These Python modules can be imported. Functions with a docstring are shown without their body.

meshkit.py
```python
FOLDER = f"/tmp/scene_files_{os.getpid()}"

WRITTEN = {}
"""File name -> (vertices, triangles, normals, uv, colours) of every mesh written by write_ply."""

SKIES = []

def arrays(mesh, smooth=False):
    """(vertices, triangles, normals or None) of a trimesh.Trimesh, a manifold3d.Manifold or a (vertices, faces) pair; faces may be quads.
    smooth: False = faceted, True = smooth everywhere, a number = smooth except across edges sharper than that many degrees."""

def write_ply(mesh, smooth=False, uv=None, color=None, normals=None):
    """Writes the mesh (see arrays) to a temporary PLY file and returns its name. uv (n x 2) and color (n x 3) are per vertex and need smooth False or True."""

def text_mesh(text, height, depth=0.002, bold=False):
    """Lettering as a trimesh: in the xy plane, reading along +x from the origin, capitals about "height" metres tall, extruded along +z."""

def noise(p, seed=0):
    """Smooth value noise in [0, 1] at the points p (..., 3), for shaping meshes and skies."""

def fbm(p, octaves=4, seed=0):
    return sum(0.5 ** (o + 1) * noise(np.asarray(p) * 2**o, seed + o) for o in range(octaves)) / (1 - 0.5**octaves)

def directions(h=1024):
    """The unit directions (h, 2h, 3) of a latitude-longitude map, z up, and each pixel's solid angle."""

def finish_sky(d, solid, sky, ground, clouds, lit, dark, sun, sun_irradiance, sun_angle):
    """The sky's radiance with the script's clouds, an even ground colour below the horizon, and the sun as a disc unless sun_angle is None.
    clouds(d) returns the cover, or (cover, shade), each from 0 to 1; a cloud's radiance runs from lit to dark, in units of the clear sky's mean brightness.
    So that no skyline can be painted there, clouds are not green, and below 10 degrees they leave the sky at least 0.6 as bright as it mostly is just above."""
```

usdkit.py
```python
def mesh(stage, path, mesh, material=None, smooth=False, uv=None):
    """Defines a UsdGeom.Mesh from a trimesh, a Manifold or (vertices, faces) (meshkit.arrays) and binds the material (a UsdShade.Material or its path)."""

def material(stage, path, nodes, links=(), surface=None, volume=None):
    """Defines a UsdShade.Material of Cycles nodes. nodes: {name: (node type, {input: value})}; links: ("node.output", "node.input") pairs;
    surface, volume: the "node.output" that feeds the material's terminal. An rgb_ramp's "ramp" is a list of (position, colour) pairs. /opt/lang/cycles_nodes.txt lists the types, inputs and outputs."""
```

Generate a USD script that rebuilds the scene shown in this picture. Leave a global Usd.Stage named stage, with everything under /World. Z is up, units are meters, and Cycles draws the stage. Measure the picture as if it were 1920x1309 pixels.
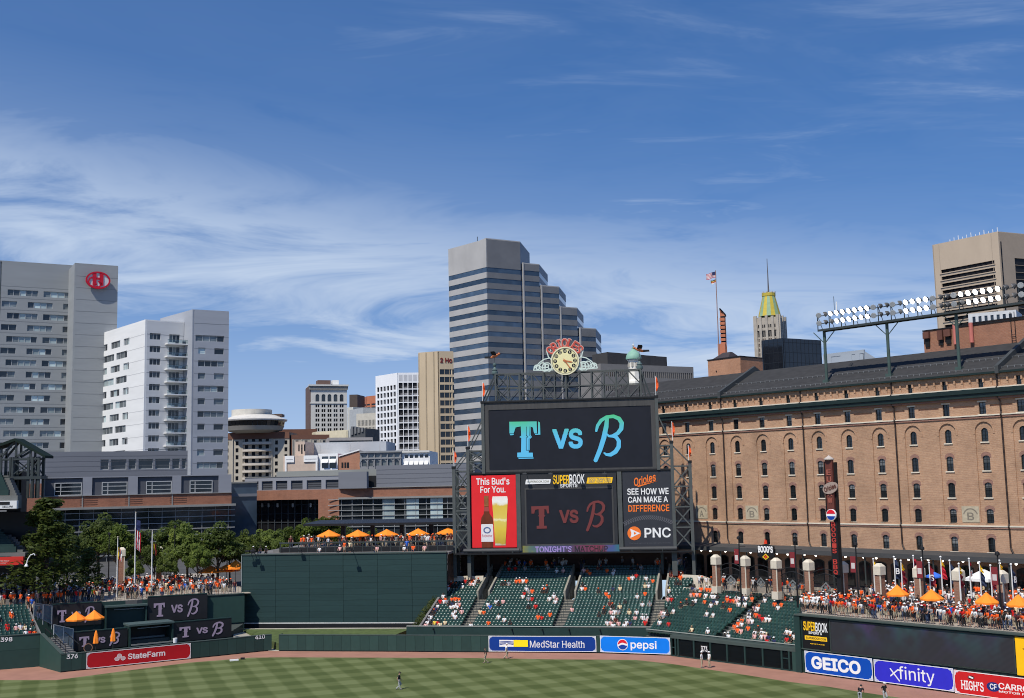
import math,random,numpy as np,trimesh,usdkit,meshkit
import shapely,shapely.geometry as sg,shapely.affinity as sa
from shapely.ops import unary_union
from pxr import Usd,UsdGeom,UsdShade,UsdLux,Sdf,Gf,Vt

stage = Usd.Stage.CreateInMemory()
UsdGeom.SetStageUpAxis(stage,UsdGeom.Tokens.z)
UsdGeom.SetStageMetersPerUnit(stage,1.0)
UsdGeom.Xform.Define(stage,'/World')
UsdGeom.Scope.Define(stage,'/World/Looks')
rnd = random.Random(7)

# ------------------------------------------------------------------ camera, sky, sun, exposure
H = 20.5; F = 2130.0; PITCH = math.atan(250 / 2130); ROLL = 0.0208
SUN_AZ,SUN_EL = math.radians(214.0),math.radians(54.0)      # direction towards the sun, clockwise from +y
SKY_STRENGTH,SUN_INTENSITY,EXPOSURE = 0.116,1.22,-0.06
CF = np.array([0,math.cos(PITCH),math.sin(PITCH)]); _U0 = np.array([0,-math.sin(PITCH),math.cos(PITCH)]); _R0 = np.array([1.,0,0])
CU = _U0 * math.cos(ROLL) + _R0 * math.sin(ROLL); CR = _R0 * math.cos(ROLL) - _U0 * math.sin(ROLL)
EYE = np.array([0,0,H])
cam = UsdGeom.Camera.Define(stage,'/World/camera')
cam.CreateHorizontalApertureAttr(36.0); cam.CreateVerticalApertureAttr(36.0 * 698 / 1024)
cam.CreateFocalLengthAttr(36.0 * F / 1920); cam.CreateClippingRangeAttr(Gf.Vec2f(0.5,60000))
cam.CreateExposureAttr(EXPOSURE)
_m = Gf.Matrix4d(*CR,0,*CU,0,*(-CF),0,*EYE,1)
cam.AddTransformOp().Set(_m)
TO_SUN = np.array([math.sin(SUN_AZ) * math.cos(SUN_EL),math.cos(SUN_AZ) * math.cos(SUN_EL),math.sin(SUN_EL)])
sun = UsdLux.DistantLight.Define(stage,'/World/sun')
sun.CreateIntensityAttr(SUN_INTENSITY); sun.CreateAngleAttr(0.53); sun.CreateNormalizeAttr(True); sun.CreateColorAttr(Gf.Vec3f(1.0,0.94,0.84))
_z = TO_SUN; _x = np.cross([0,0,1.],_z); _x /= np.linalg.norm(_x); _y = np.cross(_z,_x)
sun.AddTransformOp().Set(Gf.Matrix4d(*_x,0,*_y,0,*_z,0,0,0,0,1))

def _dirs(az,el):
 return (math.sin(math.radians(az)) * math.cos(math.radians(el)),math.cos(math.radians(az)) * math.cos(math.radians(el)),math.sin(math.radians(el)))
_N = {'tc': ('texture_coordinate',{}),
  'sky': ('sky_texture',{'sky_type': 'single_scattering','sun_disc': False,'sun_elevation': SUN_EL,'sun_rotation': SUN_AZ,'altitude': 50.0,'air_density': 1.0,'aerosol_density': 0.12,'ozone_density': 4.0}),
  'sep': ('separate_xyz',{}),'lift': ('mapping',{'scale': (1,1,.82),'location': (0,0,.15)}),'sat': ('hsv',{'saturation': 1.24,'value': 1.12,'hue': 0.507}),
  'zc': ('math',{'math_type': 'add','value2': 0.16}),'zm': ('math',{'math_type': 'maximum','value2': 0.02}),
  'dx': ('math',{'math_type': 'divide'}),'dy': ('math',{'math_type': 'divide'}),'cmb': ('combine_xyz',{}),
  'rot': ('mapping',{'rotation': (0,0,math.radians(-33)),'scale': (0.75,1.25,1.0),'location': (3.1,1.7,0)}),
  'rot2': ('mapping',{'rotation': (0,0,math.radians(-20)),'scale': (0.7,2.2,1.0),'location': (1.3,5.2,0)}),
  'n1': ('noise_texture',{'scale': 1.9,'detail': 8.0,'roughness': 0.62,'distortion': 0.9}),
  'n2': ('noise_texture',{'scale': 2.6,'detail': 8.0,'roughness': 0.62,'distortion': 0.6}),
  'n3': ('noise_texture',{'scale': 0.55,'detail': 3.0,'roughness': 0.5}),
  'elv': ('math',{'math_type': 'arcsine'}),'azm': ('math',{'math_type': 'arctan2'}),
  'axm': ('math',{'math_type': 'multiply','value2': -0.15}),'axp': ('math',{'math_type': 'add','value2': 0.168}),
  'dif': ('math',{'math_type': 'subtract'}),'wob': ('math',{'math_type': 'multiply_add','value2': 0.20,'value3': -0.10}),'dif2': ('math',{'math_type': 'add'}),
  'bank': ('rgb_ramp',{'ramp': [(0.0,(0.04,) * 3),(0.22,(0.06,) * 3),(0.31,(.16,) * 3),(0.37,(.6,) * 3),(0.43,(.95,) * 3),(0.50,(1.,) * 3),(0.56,(.95,) * 3),(0.62,(.58,) * 3),(0.69,(.2,) * 3),(0.8,(.07,) * 3),(1.0,(.05,) * 3)]}),
  'bsc': ('math',{'math_type': 'multiply_add','value2': 2.2,'value3': 0.5}),
  'r1': ('rgb_ramp',{'ramp': [(0.34,(0.22,) * 3),(0.48,(0.66,) * 3),(0.64,(1.,) * 3)]}),
  'r2': ('rgb_ramp',{'ramp': [(0.42,(0.,) * 3),(0.56,(0.12,) * 3),(0.72,(0.55,) * 3)]}),
  'r3': ('rgb_ramp',{'ramp': [(0.40,(0.,) * 3),(0.66,(1.,) * 3)]}),
  'mul': ('math',{'math_type': 'multiply'}),'mul2': ('math',{'math_type': 'multiply'}),'add': ('math',{'math_type': 'maximum'}),'fin': ('math',{'math_type': 'multiply','value2': 0.98}),'pale': ('map_range',{'from_min': 0.015,'from_max': 0.2,'to_min': 0.66,'to_max': 0.0,'clamp': True}),'mx': ('math',{'math_type': 'maximum'}),'fcl': ('clamp',{}),
  'mix': ('mix',{'mix_type': 'mix','color2': (4.8,5.8,7.4)}),
  'bg': ('background_shader',{'strength': SKY_STRENGTH})}
_L = [('tc.generated','sep.vector'),('sep.z','zm.value1'),('zm.value','zc.value1'),('sep.x','dx.value1'),('zc.value','dx.value2'),('sep.y','dy.value1'),('zc.value','dy.value2'),
  ('dx.value','cmb.x'),('dy.value','cmb.y'),('cmb.vector','rot.vector'),('cmb.vector','rot2.vector'),('rot.vector','n1.vector'),('rot2.vector','n2.vector'),('cmb.vector','n3.vector'),
  ('sep.z','elv.value1'),('sep.x','azm.value1'),('sep.y','azm.value2'),('azm.value','axm.value1'),('axm.value','axp.value1'),('elv.value','dif.value1'),('axp.value','dif.value2'),
  ('n1.fac','wob.value1'),('dif.value','dif2.value1'),('wob.value','dif2.value2'),('dif2.value','bsc.value1'),('bsc.value','bank.fac'),
  ('n1.fac','r1.fac'),('n2.fac','r2.fac'),('n3.fac','r3.fac'),('bank.color','mul.value1'),('r1.color','mul.value2'),('r2.color','mul2.value1'),('r3.color','mul2.value2'),
  ('mul.value','add.value1'),('mul2.value','add.value2'),('add.value','fin.value1'),('elv.value','pale.value'),('fin.value','mx.value1'),('pale.result','mx.value2'),('mx.value','fcl.value'),('fcl.result','mix.fac'),('tc.generated','lift.vector'),('lift.vector','sky.vector'),('sky.color','sat.color'),('sat.color','mix.color1'),('mix.color','bg.color')]
_sky = usdkit.material(stage,'/World/Looks/sky_light',_N,_L,surface='bg.background')
dome = UsdLux.DomeLight.Define(stage,'/World/sky')
UsdShade.MaterialBindingAPI.Apply(dome.GetPrim()).Bind(_sky)
dome.GetPrim().SetCustomDataByKey('kind','structure')

# ------------------------------------------------------------------ pixel of the photograph -> point in the place
def ray(px,py): return CF + CR * (px - 960) / F - CU * (py - 654.5) / F
def atY(px,py,Y):
 d = ray(px,py); return EYE + d * (Y / d[1])
def gz(px,py,z=0.):
 d = ray(px,py); return EYE + d * ((z - H) / d[2])
def onp(px,py,P,n):
 d = ray(px,py); n = np.asarray(n,float); return EYE + d * (((np.asarray(P) - EYE) @ n) / (d @ n))
def proj(p):
 v = np.asarray(p,float) - EYE; w = v @ CF; return 960 + F * (v @ CR) / w,654.5 - F * (v @ CU) / w

class Frame:
 """A facade: origin P, local x along it (to the right as seen), local y into it, z up. uv() gives local x and z of a pixel."""
 def __init__(s,P,Q=None,ang=None):
  s.P = np.array([P[0],P[1],0.0])
  s.a = math.atan2(Q[1] - P[1],Q[0] - P[0]) if Q is not None else ang
  s.x = np.array([math.cos(s.a),math.sin(s.a),0]); s.y = np.array([-math.sin(s.a),math.cos(s.a),0])
  s.deg = math.degrees(s.a)
 def uv(s,px,py,y=0.):
  q = onp(px,py,s.P + s.y * y,s.y); return float((q - s.P) @ s.x),float(q[2])
 def w(s,x,y,z): return s.P + s.x * x + s.y * y + np.array([0,0,z])
 def loc(s,p):
  q = np.asarray(p,float) - s.P; return np.array([q @ s.x,q @ s.y,q[2]])

# ------------------------------------------------------------------ naming
_used = {}
def numbered(parent,name):
 k = (parent,name); n = _used.get(k,-1) + 1; _used[k] = n
 return f'{parent}/{name}' if n == 0 else f'{parent}/{name}_{n:03d}'
def setdata(prim,label=None,cat=None,group=None,kind=None):
 for k,v in (('label',label),('category',cat),('group',group),('kind',kind)):
  if v: prim.SetCustomDataByKey(k,v)
def thing(name,label=None,cat=None,loc=(0,0,0),deg=0.,group=None,kind=None):
 path = numbered('/World',name)
 x = UsdGeom.Xform.Define(stage,path)
 x.AddTranslateOp().Set(Gf.Vec3d(*map(float,loc)))
 if deg: x.AddRotateZOp().Set(float(deg))
 setdata(x.GetPrim(),label,cat,group,kind)
 return path
def copy_of(src,label=None,loc=(0,0,0),deg=0.,group=None,scale=None,name=None):
 """Another of the same kind: an instance of the first one with its parts."""
 nm = src.split('/')[-1]
 path = numbered('/World',name or (nm[:-4] if nm[-4] == '_' and nm[-3:].isdigit() else nm))
 x = UsdGeom.Xform.Define(stage,path)
 x.GetPrim().GetReferences().AddInternalReference(src); x.GetPrim().SetInstanceable(True)
 x.ClearXformOpOrder()
 x.AddTranslateOp().Set(Gf.Vec3d(*map(float,loc)))
 x.AddRotateZOp().Set(float(deg))
 if scale is not None: x.AddScaleOp().Set(Gf.Vec3f(*([scale] * 3 if np.ndim(scale) == 0 else map(float,scale))))
 elif stage.GetPrimAtPath(src).GetAttribute('xformOp:scale'): x.AddScaleOp().Set(Gf.Vec3f(1,1,1))
 was = stage.GetPrimAtPath(src).GetCustomData()
 setdata(x.GetPrim(),label or was.get('label'),was.get('category'),group or was.get('group'))
 return path

# ------------------------------------------------------------------ mesh builder
class MB:
 def __init__(s): s.v = []; s.f = []; s.n = 0
 def add(s,v,f):
  v = np.asarray(v,float).reshape(-1,3); f = np.asarray(f,int).reshape(-1,3)
  s.v.append(v); s.f.append(f + s.n); s.n += len(v); return s
 def quads(s,v,q):
  q = np.asarray(q,int); return s.add(v,np.vstack([q[:,[0,1,2]],q[:,[0,2,3]]]))
 def box(s,x0,x1,y0,y1,z0,z1):
  v = [(x,y,z) for z in (z0,z1) for y in (y0,y1) for x in (x0,x1)]
  return s.quads(v,[(0,2,3,1),(4,5,7,6),(0,1,5,4),(2,6,7,3),(0,4,6,2),(1,3,7,5)])
 def hexa(s,b4,t4):
  """Bottom and top quads, counter-clockwise from above."""
  return s.quads(list(b4) + list(t4),[(3,2,1,0),(4,5,6,7),(0,1,5,4),(1,2,6,5),(2,3,7,6),(3,0,4,7)])
 def quad(s,a,b,c,d): return s.add([a,b,c,d],[(0,1,2),(0,2,3)])
 def bar(s,p,q,w,h=None,up=(0,0,1)):
  p,q = np.asarray(p,float),np.asarray(q,float); h = h or w; t = q - p; L = np.linalg.norm(t)
  if L < 1e-9: return s
  t /= L; u = np.asarray(up,float)
  if abs(t @ u) > .98: u = np.array([0,1.,0])
  a = np.cross(t,u); a /= np.linalg.norm(a); b = np.cross(a,t)
  o = [(-w / 2,-h / 2),(w / 2,-h / 2),(w / 2,h / 2),(-w / 2,h / 2)]
  v = [p + a * i + b * j for i,j in o] + [q + a * i + b * j for i,j in o]
  return s.quads(v,[(0,1,2,3),(7,6,5,4),(0,4,5,1),(1,5,6,2),(2,6,7,3),(3,7,4,0)])
 def tube(s,pts,r,n=6,cap=True):
  pts = np.asarray(pts,float); r = np.broadcast_to(np.asarray(r,float),(len(pts),))
  t = np.gradient(pts,axis=0); t /= np.linalg.norm(t,axis=1,keepdims=True) + 1e-12
  ref = np.array([0,0,1.]) if abs(t[0][2]) < .9 else np.array([1.,0,0])
  V = []
  a = np.cross(t[0],ref); a /= np.linalg.norm(a)
  for i in range(len(pts)):
   a = a - t[i] * (a @ t[i]); a /= np.linalg.norm(a) + 1e-12; b = np.cross(t[i],a)
   for k in range(n):
    th = 2 * math.pi * k / n; V.append(pts[i] + r[i] * (a * math.cos(th) + b * math.sin(th)))
  q = [(i * n + k,i * n + (k + 1) % n,(i + 1) * n + (k + 1) % n,(i + 1) * n + k) for i in range(len(pts) - 1) for k in range(n)]
  s.quads(V,q)
  if cap:
   for i,o in ((0,-1),(len(pts) - 1,1)):
    ring = V[i * n:(i + 1) * n]; f = [(0,k,k + 1) if o > 0 else (0,k + 1,k) for k in range(1,n - 1)]
    s.add(ring,f)
  return s
 def cyl(s,c,r,z0,z1,n=12,r1=None):
  return s.tube([(c[0],c[1],z0),(c[0],c[1],z1)],[r,r if r1 is None else r1],n)
 def lathe(s,prof,c=(0,0,0),n=16):
  V = [(c[0] + r * math.cos(2 * math.pi * k / n),c[1] + r * math.sin(2 * math.pi * k / n),c[2] + z) for r,z in prof for k in range(n)]
  return s.quads(V,[(i * n + k,i * n + (k + 1) % n,(i + 1) * n + (k + 1) % n,(i + 1) * n + k) for i in range(len(prof) - 1) for k in range(n)])
 def plate(s,poly,y0,y1):
  """A shapely polygon in (x, z), given thickness from y0 to y1."""
  for g in getattr(poly,'geoms',[poly]):
   if g.is_empty or g.geom_type != 'Polygon' or g.area < 1e-6: continue
   m = trimesh.creation.extrude_polygon(g,abs(y1 - y0),engine='earcut')
   v = np.array(m.vertices); s.add(np.c_[v[:,0],max(y0,y1) - v[:,2],v[:,1]],np.array(m.faces))
  return s
 def slab(s,poly,z0,z1):
  for g in getattr(poly,'geoms',[poly]):
   if g.is_empty or g.area < 1e-4: continue
   m = trimesh.creation.extrude_polygon(g,z1 - z0,engine='earcut'); v = np.array(m.vertices)
   s.add(np.c_[v[:,:2],v[:,2] + z0],np.array(m.faces))
  return s
 def tm(s,m,T=None):
  v = np.array(m.vertices)
  if T is not None: v = v @ np.asarray(T)[:3,:3].T + np.asarray(T)[:3,3]
  return s.add(v,np.array(m.faces))
 def map(s,fn):
  if not s.v: return s
  s.v = [fn(np.vstack(s.v))] if s.v else []; s.f = [np.vstack(s.f)] if s.f else []; return s
 def arr(s): return np.vstack(s.v),np.vstack(s.f)

def write(path,mb,mat,smooth=False):
 if smooth:
  return usdkit.mesh(stage,path,mb.arr() if isinstance(mb,MB) else mb,mat,smooth=smooth).GetPrim()
 v,f = mb.arr() if isinstance(mb,MB) else (np.asarray(mb[0]),np.asarray(mb[1]))
 m = UsdGeom.Mesh.Define(stage,path)
 m.CreatePointsAttr(Vt.Vec3fArray.FromNumpy(np.ascontiguousarray(v,np.float32)))
 m.CreateFaceVertexCountsAttr(Vt.IntArray.FromNumpy(np.full(len(f),3,np.int32)))
 m.CreateFaceVertexIndicesAttr(Vt.IntArray.FromNumpy(np.ascontiguousarray(f,np.int32).ravel()))
 m.CreateSubdivisionSchemeAttr('none')
 if mat is not None: UsdShade.MaterialBindingAPI.Apply(m.GetPrim()).Bind(mat)
 return m.GetPrim()
def part(parent,name,mb,mat,smooth=False,label=None,kind=None):
 if isinstance(mb,MB) and not mb.v: return None
 path = numbered(parent,name)
 p = write(path,mb,mat,smooth); setdata(p,label=label,kind=kind)
 return path
def single(name,mb,mat,label=None,cat=None,group=None,kind=None,smooth=False):
 """A thing that is one mesh; built in world coordinates, its pivot moved to its base."""
 path = numbered('/World',name)
 v,f = mb.arr()
 if kind == 'structure': o = np.zeros(3)
 else: o = np.array([(v[:,0].min() + v[:,0].max()) / 2,(v[:,1].min() + v[:,1].max()) / 2,v[:,2].min()])
 p = write(path,(v - o,f),mat,smooth)
 if np.any(o): UsdGeom.Xformable(p).AddTranslateOp().Set(Gf.Vec3d(*o))
 setdata(p,label,cat,group,kind)
 return path

def rect(x0,x1,z0,z1): return sg.box(min(x0,x1),min(z0,z1),max(x0,x1),max(z0,z1))
def arch(xc,w,z0,z1,rise=None,n=8):
 """Window opening: straight sides, a round or segmental head of the given rise."""
 rise = w / 2 if rise is None else rise
 R = (w * w / 4 + rise * rise) / (2 * rise); c = z1 - R; a0 = math.asin(min(1,w / 2 / R))
 pts = [(xc - w / 2,z0),(xc + w / 2,z0)] + [(xc + R * math.sin(a0 - 2 * a0 * k / n),c + R * math.cos(a0 - 2 * a0 * k / n)) for k in range(n + 1)]
 return sg.Polygon(pts)
def text(s,height,bold=True):
 """Lettering as a shapely shape in (x, z), from the renderer's own font."""
 m = meshkit.text_mesh(s,height,0.01,bold)
 v,f = np.array(m.vertices),np.array(m.faces)
 top = v[:,2] > 0.005
 tri = f[top[f].all(1)]
 return unary_union([sg.Polygon(v[t,:2]) for t in tri if abs(np.cross(v[t[1],:2] - v[t[0],:2],v[t[2],:2] - v[t[0],:2])) > 1e-9]).buffer(0)
def fit(poly,x0,x1,z0,z1,keep=False):
 """Stretches a shape to a box."""
 a,b,c,d = poly.bounds
 sx,sz = (x1 - x0) / (c - a),(z1 - z0) / (d - b)
 if keep: sx = sz = min(sx,sz)
 g = sa.scale(sa.translate(poly,-(a + c) / 2,-(b + d) / 2),sx,sz,origin=(0,0))
 return sa.translate(g,(x0 + x1) / 2,(z0 + z1) / 2)

# ------------------------------------------------------------------ materials
def lin(c):
 if isinstance(c,str): c = [int(c[i:i + 2],16) for i in (0,2,4)]
 return tuple((x / 255 / 12.92 if x / 255 <= .04045 else ((x / 255 + .055) / 1.055) ** 2.4) for x in c)
_mats = {}
def M(name,col,rough=.7,var=.10,scale=.6,bump=0.,bscale=8.,spec=.3,metal=0.,stretch=(1,1,1),rand=0.,coord='world',coat=0.):
 if name in _mats: return _mats[name]
 if isinstance(col,str): col = lin(col)
 c0,c1 = tuple(max(0,x * (1 - var)) for x in col),tuple(min(1,x * (1 + var)) for x in col)
 N = {'p': ('principled_bsdf',{'roughness': rough,'specular_ior_level': spec,'metallic': metal,'coat_weight': coat}),'g': ('geometry',{}) if coord == 'world' else ('texture_coordinate',{}),
   'm': ('mapping',{'scale': tuple(float(x) for x in stretch)}),'n': ('noise_texture',{'scale': scale,'detail': 5.0,'roughness': .6}),
   'r': ('rgb_ramp',{'ramp': [(.28,c0),(.72,c1)]})}
 src = 'g.position' if coord == 'world' else 'g.object'
 L = [(src,'m.vector'),('m.vector','n.vector'),('n.fac','r.fac')]
 out = 'r.color'
 if rand:
  N['oi'] = ('object_info',{}); N['mr'] = ('map_range',{'from_min': 0.,'from_max': 1.,'to_min': 1 - rand,'to_max': 1 + rand}); N['h'] = ('hsv',{})
  L += [('oi.random','mr.value'),('mr.result','h.value'),(out,'h.color')]; out = 'h.color'
 if bump:
  N['bn'] = ('noise_texture',{'scale': bscale,'detail': 4.0}); N['b'] = ('bump',{'strength': 1.0,'distance': bump})
  L += [('m.vector','bn.vector'),('bn.fac','b.height'),('b.normal','p.normal')]
 L.append((out,'p.base_color'))
 _mats[name] = usdkit.material(stage,'/World/Looks/' + name,N,L,surface='p.BSDF')
 return _mats[name]
def plain(name,col,rough=.6,spec=.3,metal=0.):
 if name in _mats: return _mats[name]
 if isinstance(col,str): col = lin(col)
 _mats[name] = usdkit.material(stage,'/World/Looks/' + name,{'p': ('principled_bsdf',{'base_color': col,'roughness': rough,'specular_ior_level': spec,'metallic': metal})},surface='p.BSDF')
 return _mats[name]
def glow(name,col,strength,base=(.01,.01,.01)):
 if name in _mats: return _mats[name]
 if isinstance(col,str): col = lin(col)
 _mats[name] = usdkit.material(stage,'/World/Looks/' + name,{'p': ('principled_bsdf',{'base_color': base,'roughness': .6,'emission_color': col,'emission_strength': strength})},surface='p.BSDF')
 return _mats[name]
def window_glass(name,col,rough=.06,ior=1.6,var=.5,scale=.25):
 """Dark panes that mirror the sky, each a little different."""
 if name in _mats: return _mats[name]
 if isinstance(col,str): col = lin(col)
 c0,c1 = tuple(x * (1 - var) for x in col),tuple(min(1,x * (1 + var)) for x in col)
 N = {'g': ('geometry',{}),'n': ('noise_texture',{'scale': scale,'detail': 2.0}),'r': ('rgb_ramp',{'ramp': [(.3,c0),(.7,c1)]}),
   'bn': ('noise_texture',{'scale': .45,'detail': 1.0}),'b': ('bump',{'strength': .12,'distance': .05}),
   'oi': ('object_info',{}),'mr': ('map_range',{'from_min': 0.,'from_max': 1.,'to_min': .55,'to_max': 1.5}),'h': ('hsv',{}),
   'p': ('principled_bsdf',{'roughness': rough,'ior': ior,'specular_ior_level': .5})}
 L = [('g.position','n.vector'),('n.fac','r.fac'),('oi.random','mr.value'),('mr.result','h.value'),('r.color','h.color'),('h.color','p.base_color'),('g.position','bn.vector'),('bn.fac','b.height'),('b.normal','p.normal')]
 _mats[name] = usdkit.material(stage,'/World/Looks/' + name,N,L,surface='p.BSDF')
 return _mats[name]
def brick(name,c1,c2,mortar,bw=.22,bh=.075,stain=.22):
 """Brickwork on a facade whose local x runs along the wall and local z up."""
 if name in _mats: return _mats[name]
 N = {'tc': ('texture_coordinate',{}),'s': ('separate_xyz',{}),'xy': ('math',{'math_type': 'add'}),'c': ('combine_xyz',{}),
   'b': ('brick_texture',{'color1': c1,'color2': c2,'mortar': mortar,'scale': 1.0,'mortar_size': .008,'mortar_smooth': .2,'brick_width': bw,'row_height': bh,'bias': 0.0}),
   'g': ('geometry',{}),'n': ('noise_texture',{'scale': .23,'detail': 7.0,'roughness': .65}),'mp': ('mapping',{'scale': (.6,.6,2.2)}),'n2': ('noise_texture',{'scale': 1.3,'detail': 6.0,'roughness': .7}),
   'r': ('rgb_ramp',{'ramp': [(.25,(1 - stain,) * 3),(.5,(1.,) * 3),(.78,(1 + stain * .7,) * 3)]}),'r2': ('rgb_ramp',{'ramp': [(.2,(.80,.78,.78)),(.5,(1.,1.,1.)),(.8,(1.16,1.14,1.10))]}),
   'm1': ('mix',{'mix_type': 'multiply','fac': 1.0}),'m2': ('mix',{'mix_type': 'multiply','fac': 1.0}),'bp': ('bump',{'strength': .6,'distance': .01}),'p': ('principled_bsdf',{'roughness': .85,'specular_ior_level': .2})}
 L = [('tc.object','s.vector'),('s.x','xy.value1'),('s.y','xy.value2'),('xy.value','c.x'),('s.z','c.y'),('c.vector','b.vector'),('g.position','n.vector'),('g.position','mp.vector'),('mp.vector','n2.vector'),('n.fac','r.fac'),('n2.fac','r2.fac'),
   ('b.color','m1.color1'),('r.color','m1.color2'),('m1.color','m2.color1'),('r2.color','m2.color2'),('m2.color','p.base_color'),('b.fac','bp.height'),('bp.normal','p.normal')]
 _mats[name] = usdkit.material(stage,'/World/Looks/' + name,N,L,surface='p.BSDF')
 return _mats[name]

GREEN = M('stadium_green',(.016,.040,.036),.55,.12,.8)            # the park's dark green paint
GREEN_PAD = M('padded_wall_green',(.022,.055,.046),.6,.10,1.2)
STEEL = M('dark_green_steel',(.035,.043,.042),.45,.15,1.0,spec=.4)
GREYSTEEL = M('scoreboard_steel',(.075,.082,.078),.5,.15,1.0,spec=.4)
BLACK = M('black_paint',(.012,.012,.013),.5,.2,1.5)
WHITE = M('white_paint',(.78,.78,.76),.5,.05,.5)
OFFWHITE = M('cream_stone',(.62,.56,.45),.75,.14,.9,bump=.01)
CONCRETE = M('concrete',(.40,.37,.31),.85,.16,.7,bump=.01)
DARKCONC = M('dark_concrete',(.16,.155,.15),.85,.18,.7)
# ------------------------------------------------------------------ ground, field, walls round the outfield
PLAZA = 6.05
MOW = math.radians(-20.8)
def _grass():
 N = {'g': ('geometry',{}),'m': ('mapping',{'rotation': (0,0,-(math.pi / 2 - MOW) if False else MOW)}),'s': ('separate_xyz',{}),
   'wn': ('noise_texture',{'scale': .35,'detail': 3.0}),'wa': ('math',{'math_type': 'multiply_add','value2': .5,'value3': -.25}),'xa': ('math',{'math_type': 'add'}),'ya': ('math',{'math_type': 'add'}),
   'u': ('math',{'math_type': 'divide','value2': 1.85 / math.pi}),'v': ('math',{'math_type': 'divide','value2': 2.3 / math.pi}),
   'su': ('math',{'math_type': 'sine'}),'sv': ('math',{'math_type': 'sine'}),
   'ku': ('map_range',{'from_min': -.3,'from_max': .3,'to_min': 0.,'to_max': 1.,'clamp': True}),'kv': ('map_range',{'from_min': -.3,'from_max': .3,'to_min': 0.,'to_max': 1.,'clamp': True}),
   'a': ('math',{'math_type': 'add'}),'h': ('math',{'math_type': 'multiply','value2': .5}),
   'mp': ('mapping',{'rotation': (0,0,.5),'scale': (.5,1.6,1.)}),'n': ('noise_texture',{'scale': 1.3,'detail': 7.0,'roughness': .7}),'na': ('math',{'math_type': 'multiply_add','value2': .9,'value3': -.45}),'hs': ('math',{'math_type': 'add','use_clamp': True}),
   'r': ('rgb_ramp',{'ramp': [(0,(.066,.088,.026)),(.5,(.098,.122,.042)),(1,(.138,.165,.067))]}),
   'bn': ('noise_texture',{'scale': 45.0,'detail': 3.0}),'b': ('bump',{'strength': .6,'distance': .02}),'p': ('principled_bsdf',{'roughness': .8,'specular_ior_level': .15})}
 L = [('g.position','m.vector'),('m.vector','s.vector'),('g.position','wn.vector'),('wn.fac','wa.value1'),('s.x','xa.value1'),('wa.value','xa.value2'),('s.y','ya.value1'),('wa.value','ya.value2'),
   ('xa.value','u.value1'),('ya.value','v.value1'),('u.value','su.value1'),('v.value','sv.value1'),('su.value','ku.value'),('sv.value','kv.value'),
   ('ku.result','a.value1'),('kv.result','a.value2'),('a.value','h.value1'),('g.position','mp.vector'),('mp.vector','n.vector'),('n.fac','na.value1'),('h.value','hs.value1'),('na.value','hs.value2'),('hs.value','r.fac'),
   ('r.color','p.base_color'),('g.position','bn.vector'),('bn.fac','b.height'),('b.normal','p.normal')]
 return usdkit.material(stage,'/World/Looks/mown_grass',N,L,surface='p.BSDF')
GRASS = _grass()
BERM = M('berm_grass',(.075,.105,.034),.85,.3,1.2,bump=.02)
CLAY = M('track_clay',(.325,.165,.118),.9,.12,.5,bump=.01,bscale=20)
ASPHALT = M('city_asphalt',(.075,.075,.075),.9,.2,.3)
PAVING = M('plaza_paving',(.34,.30,.25),.85,.14,.9)

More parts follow.
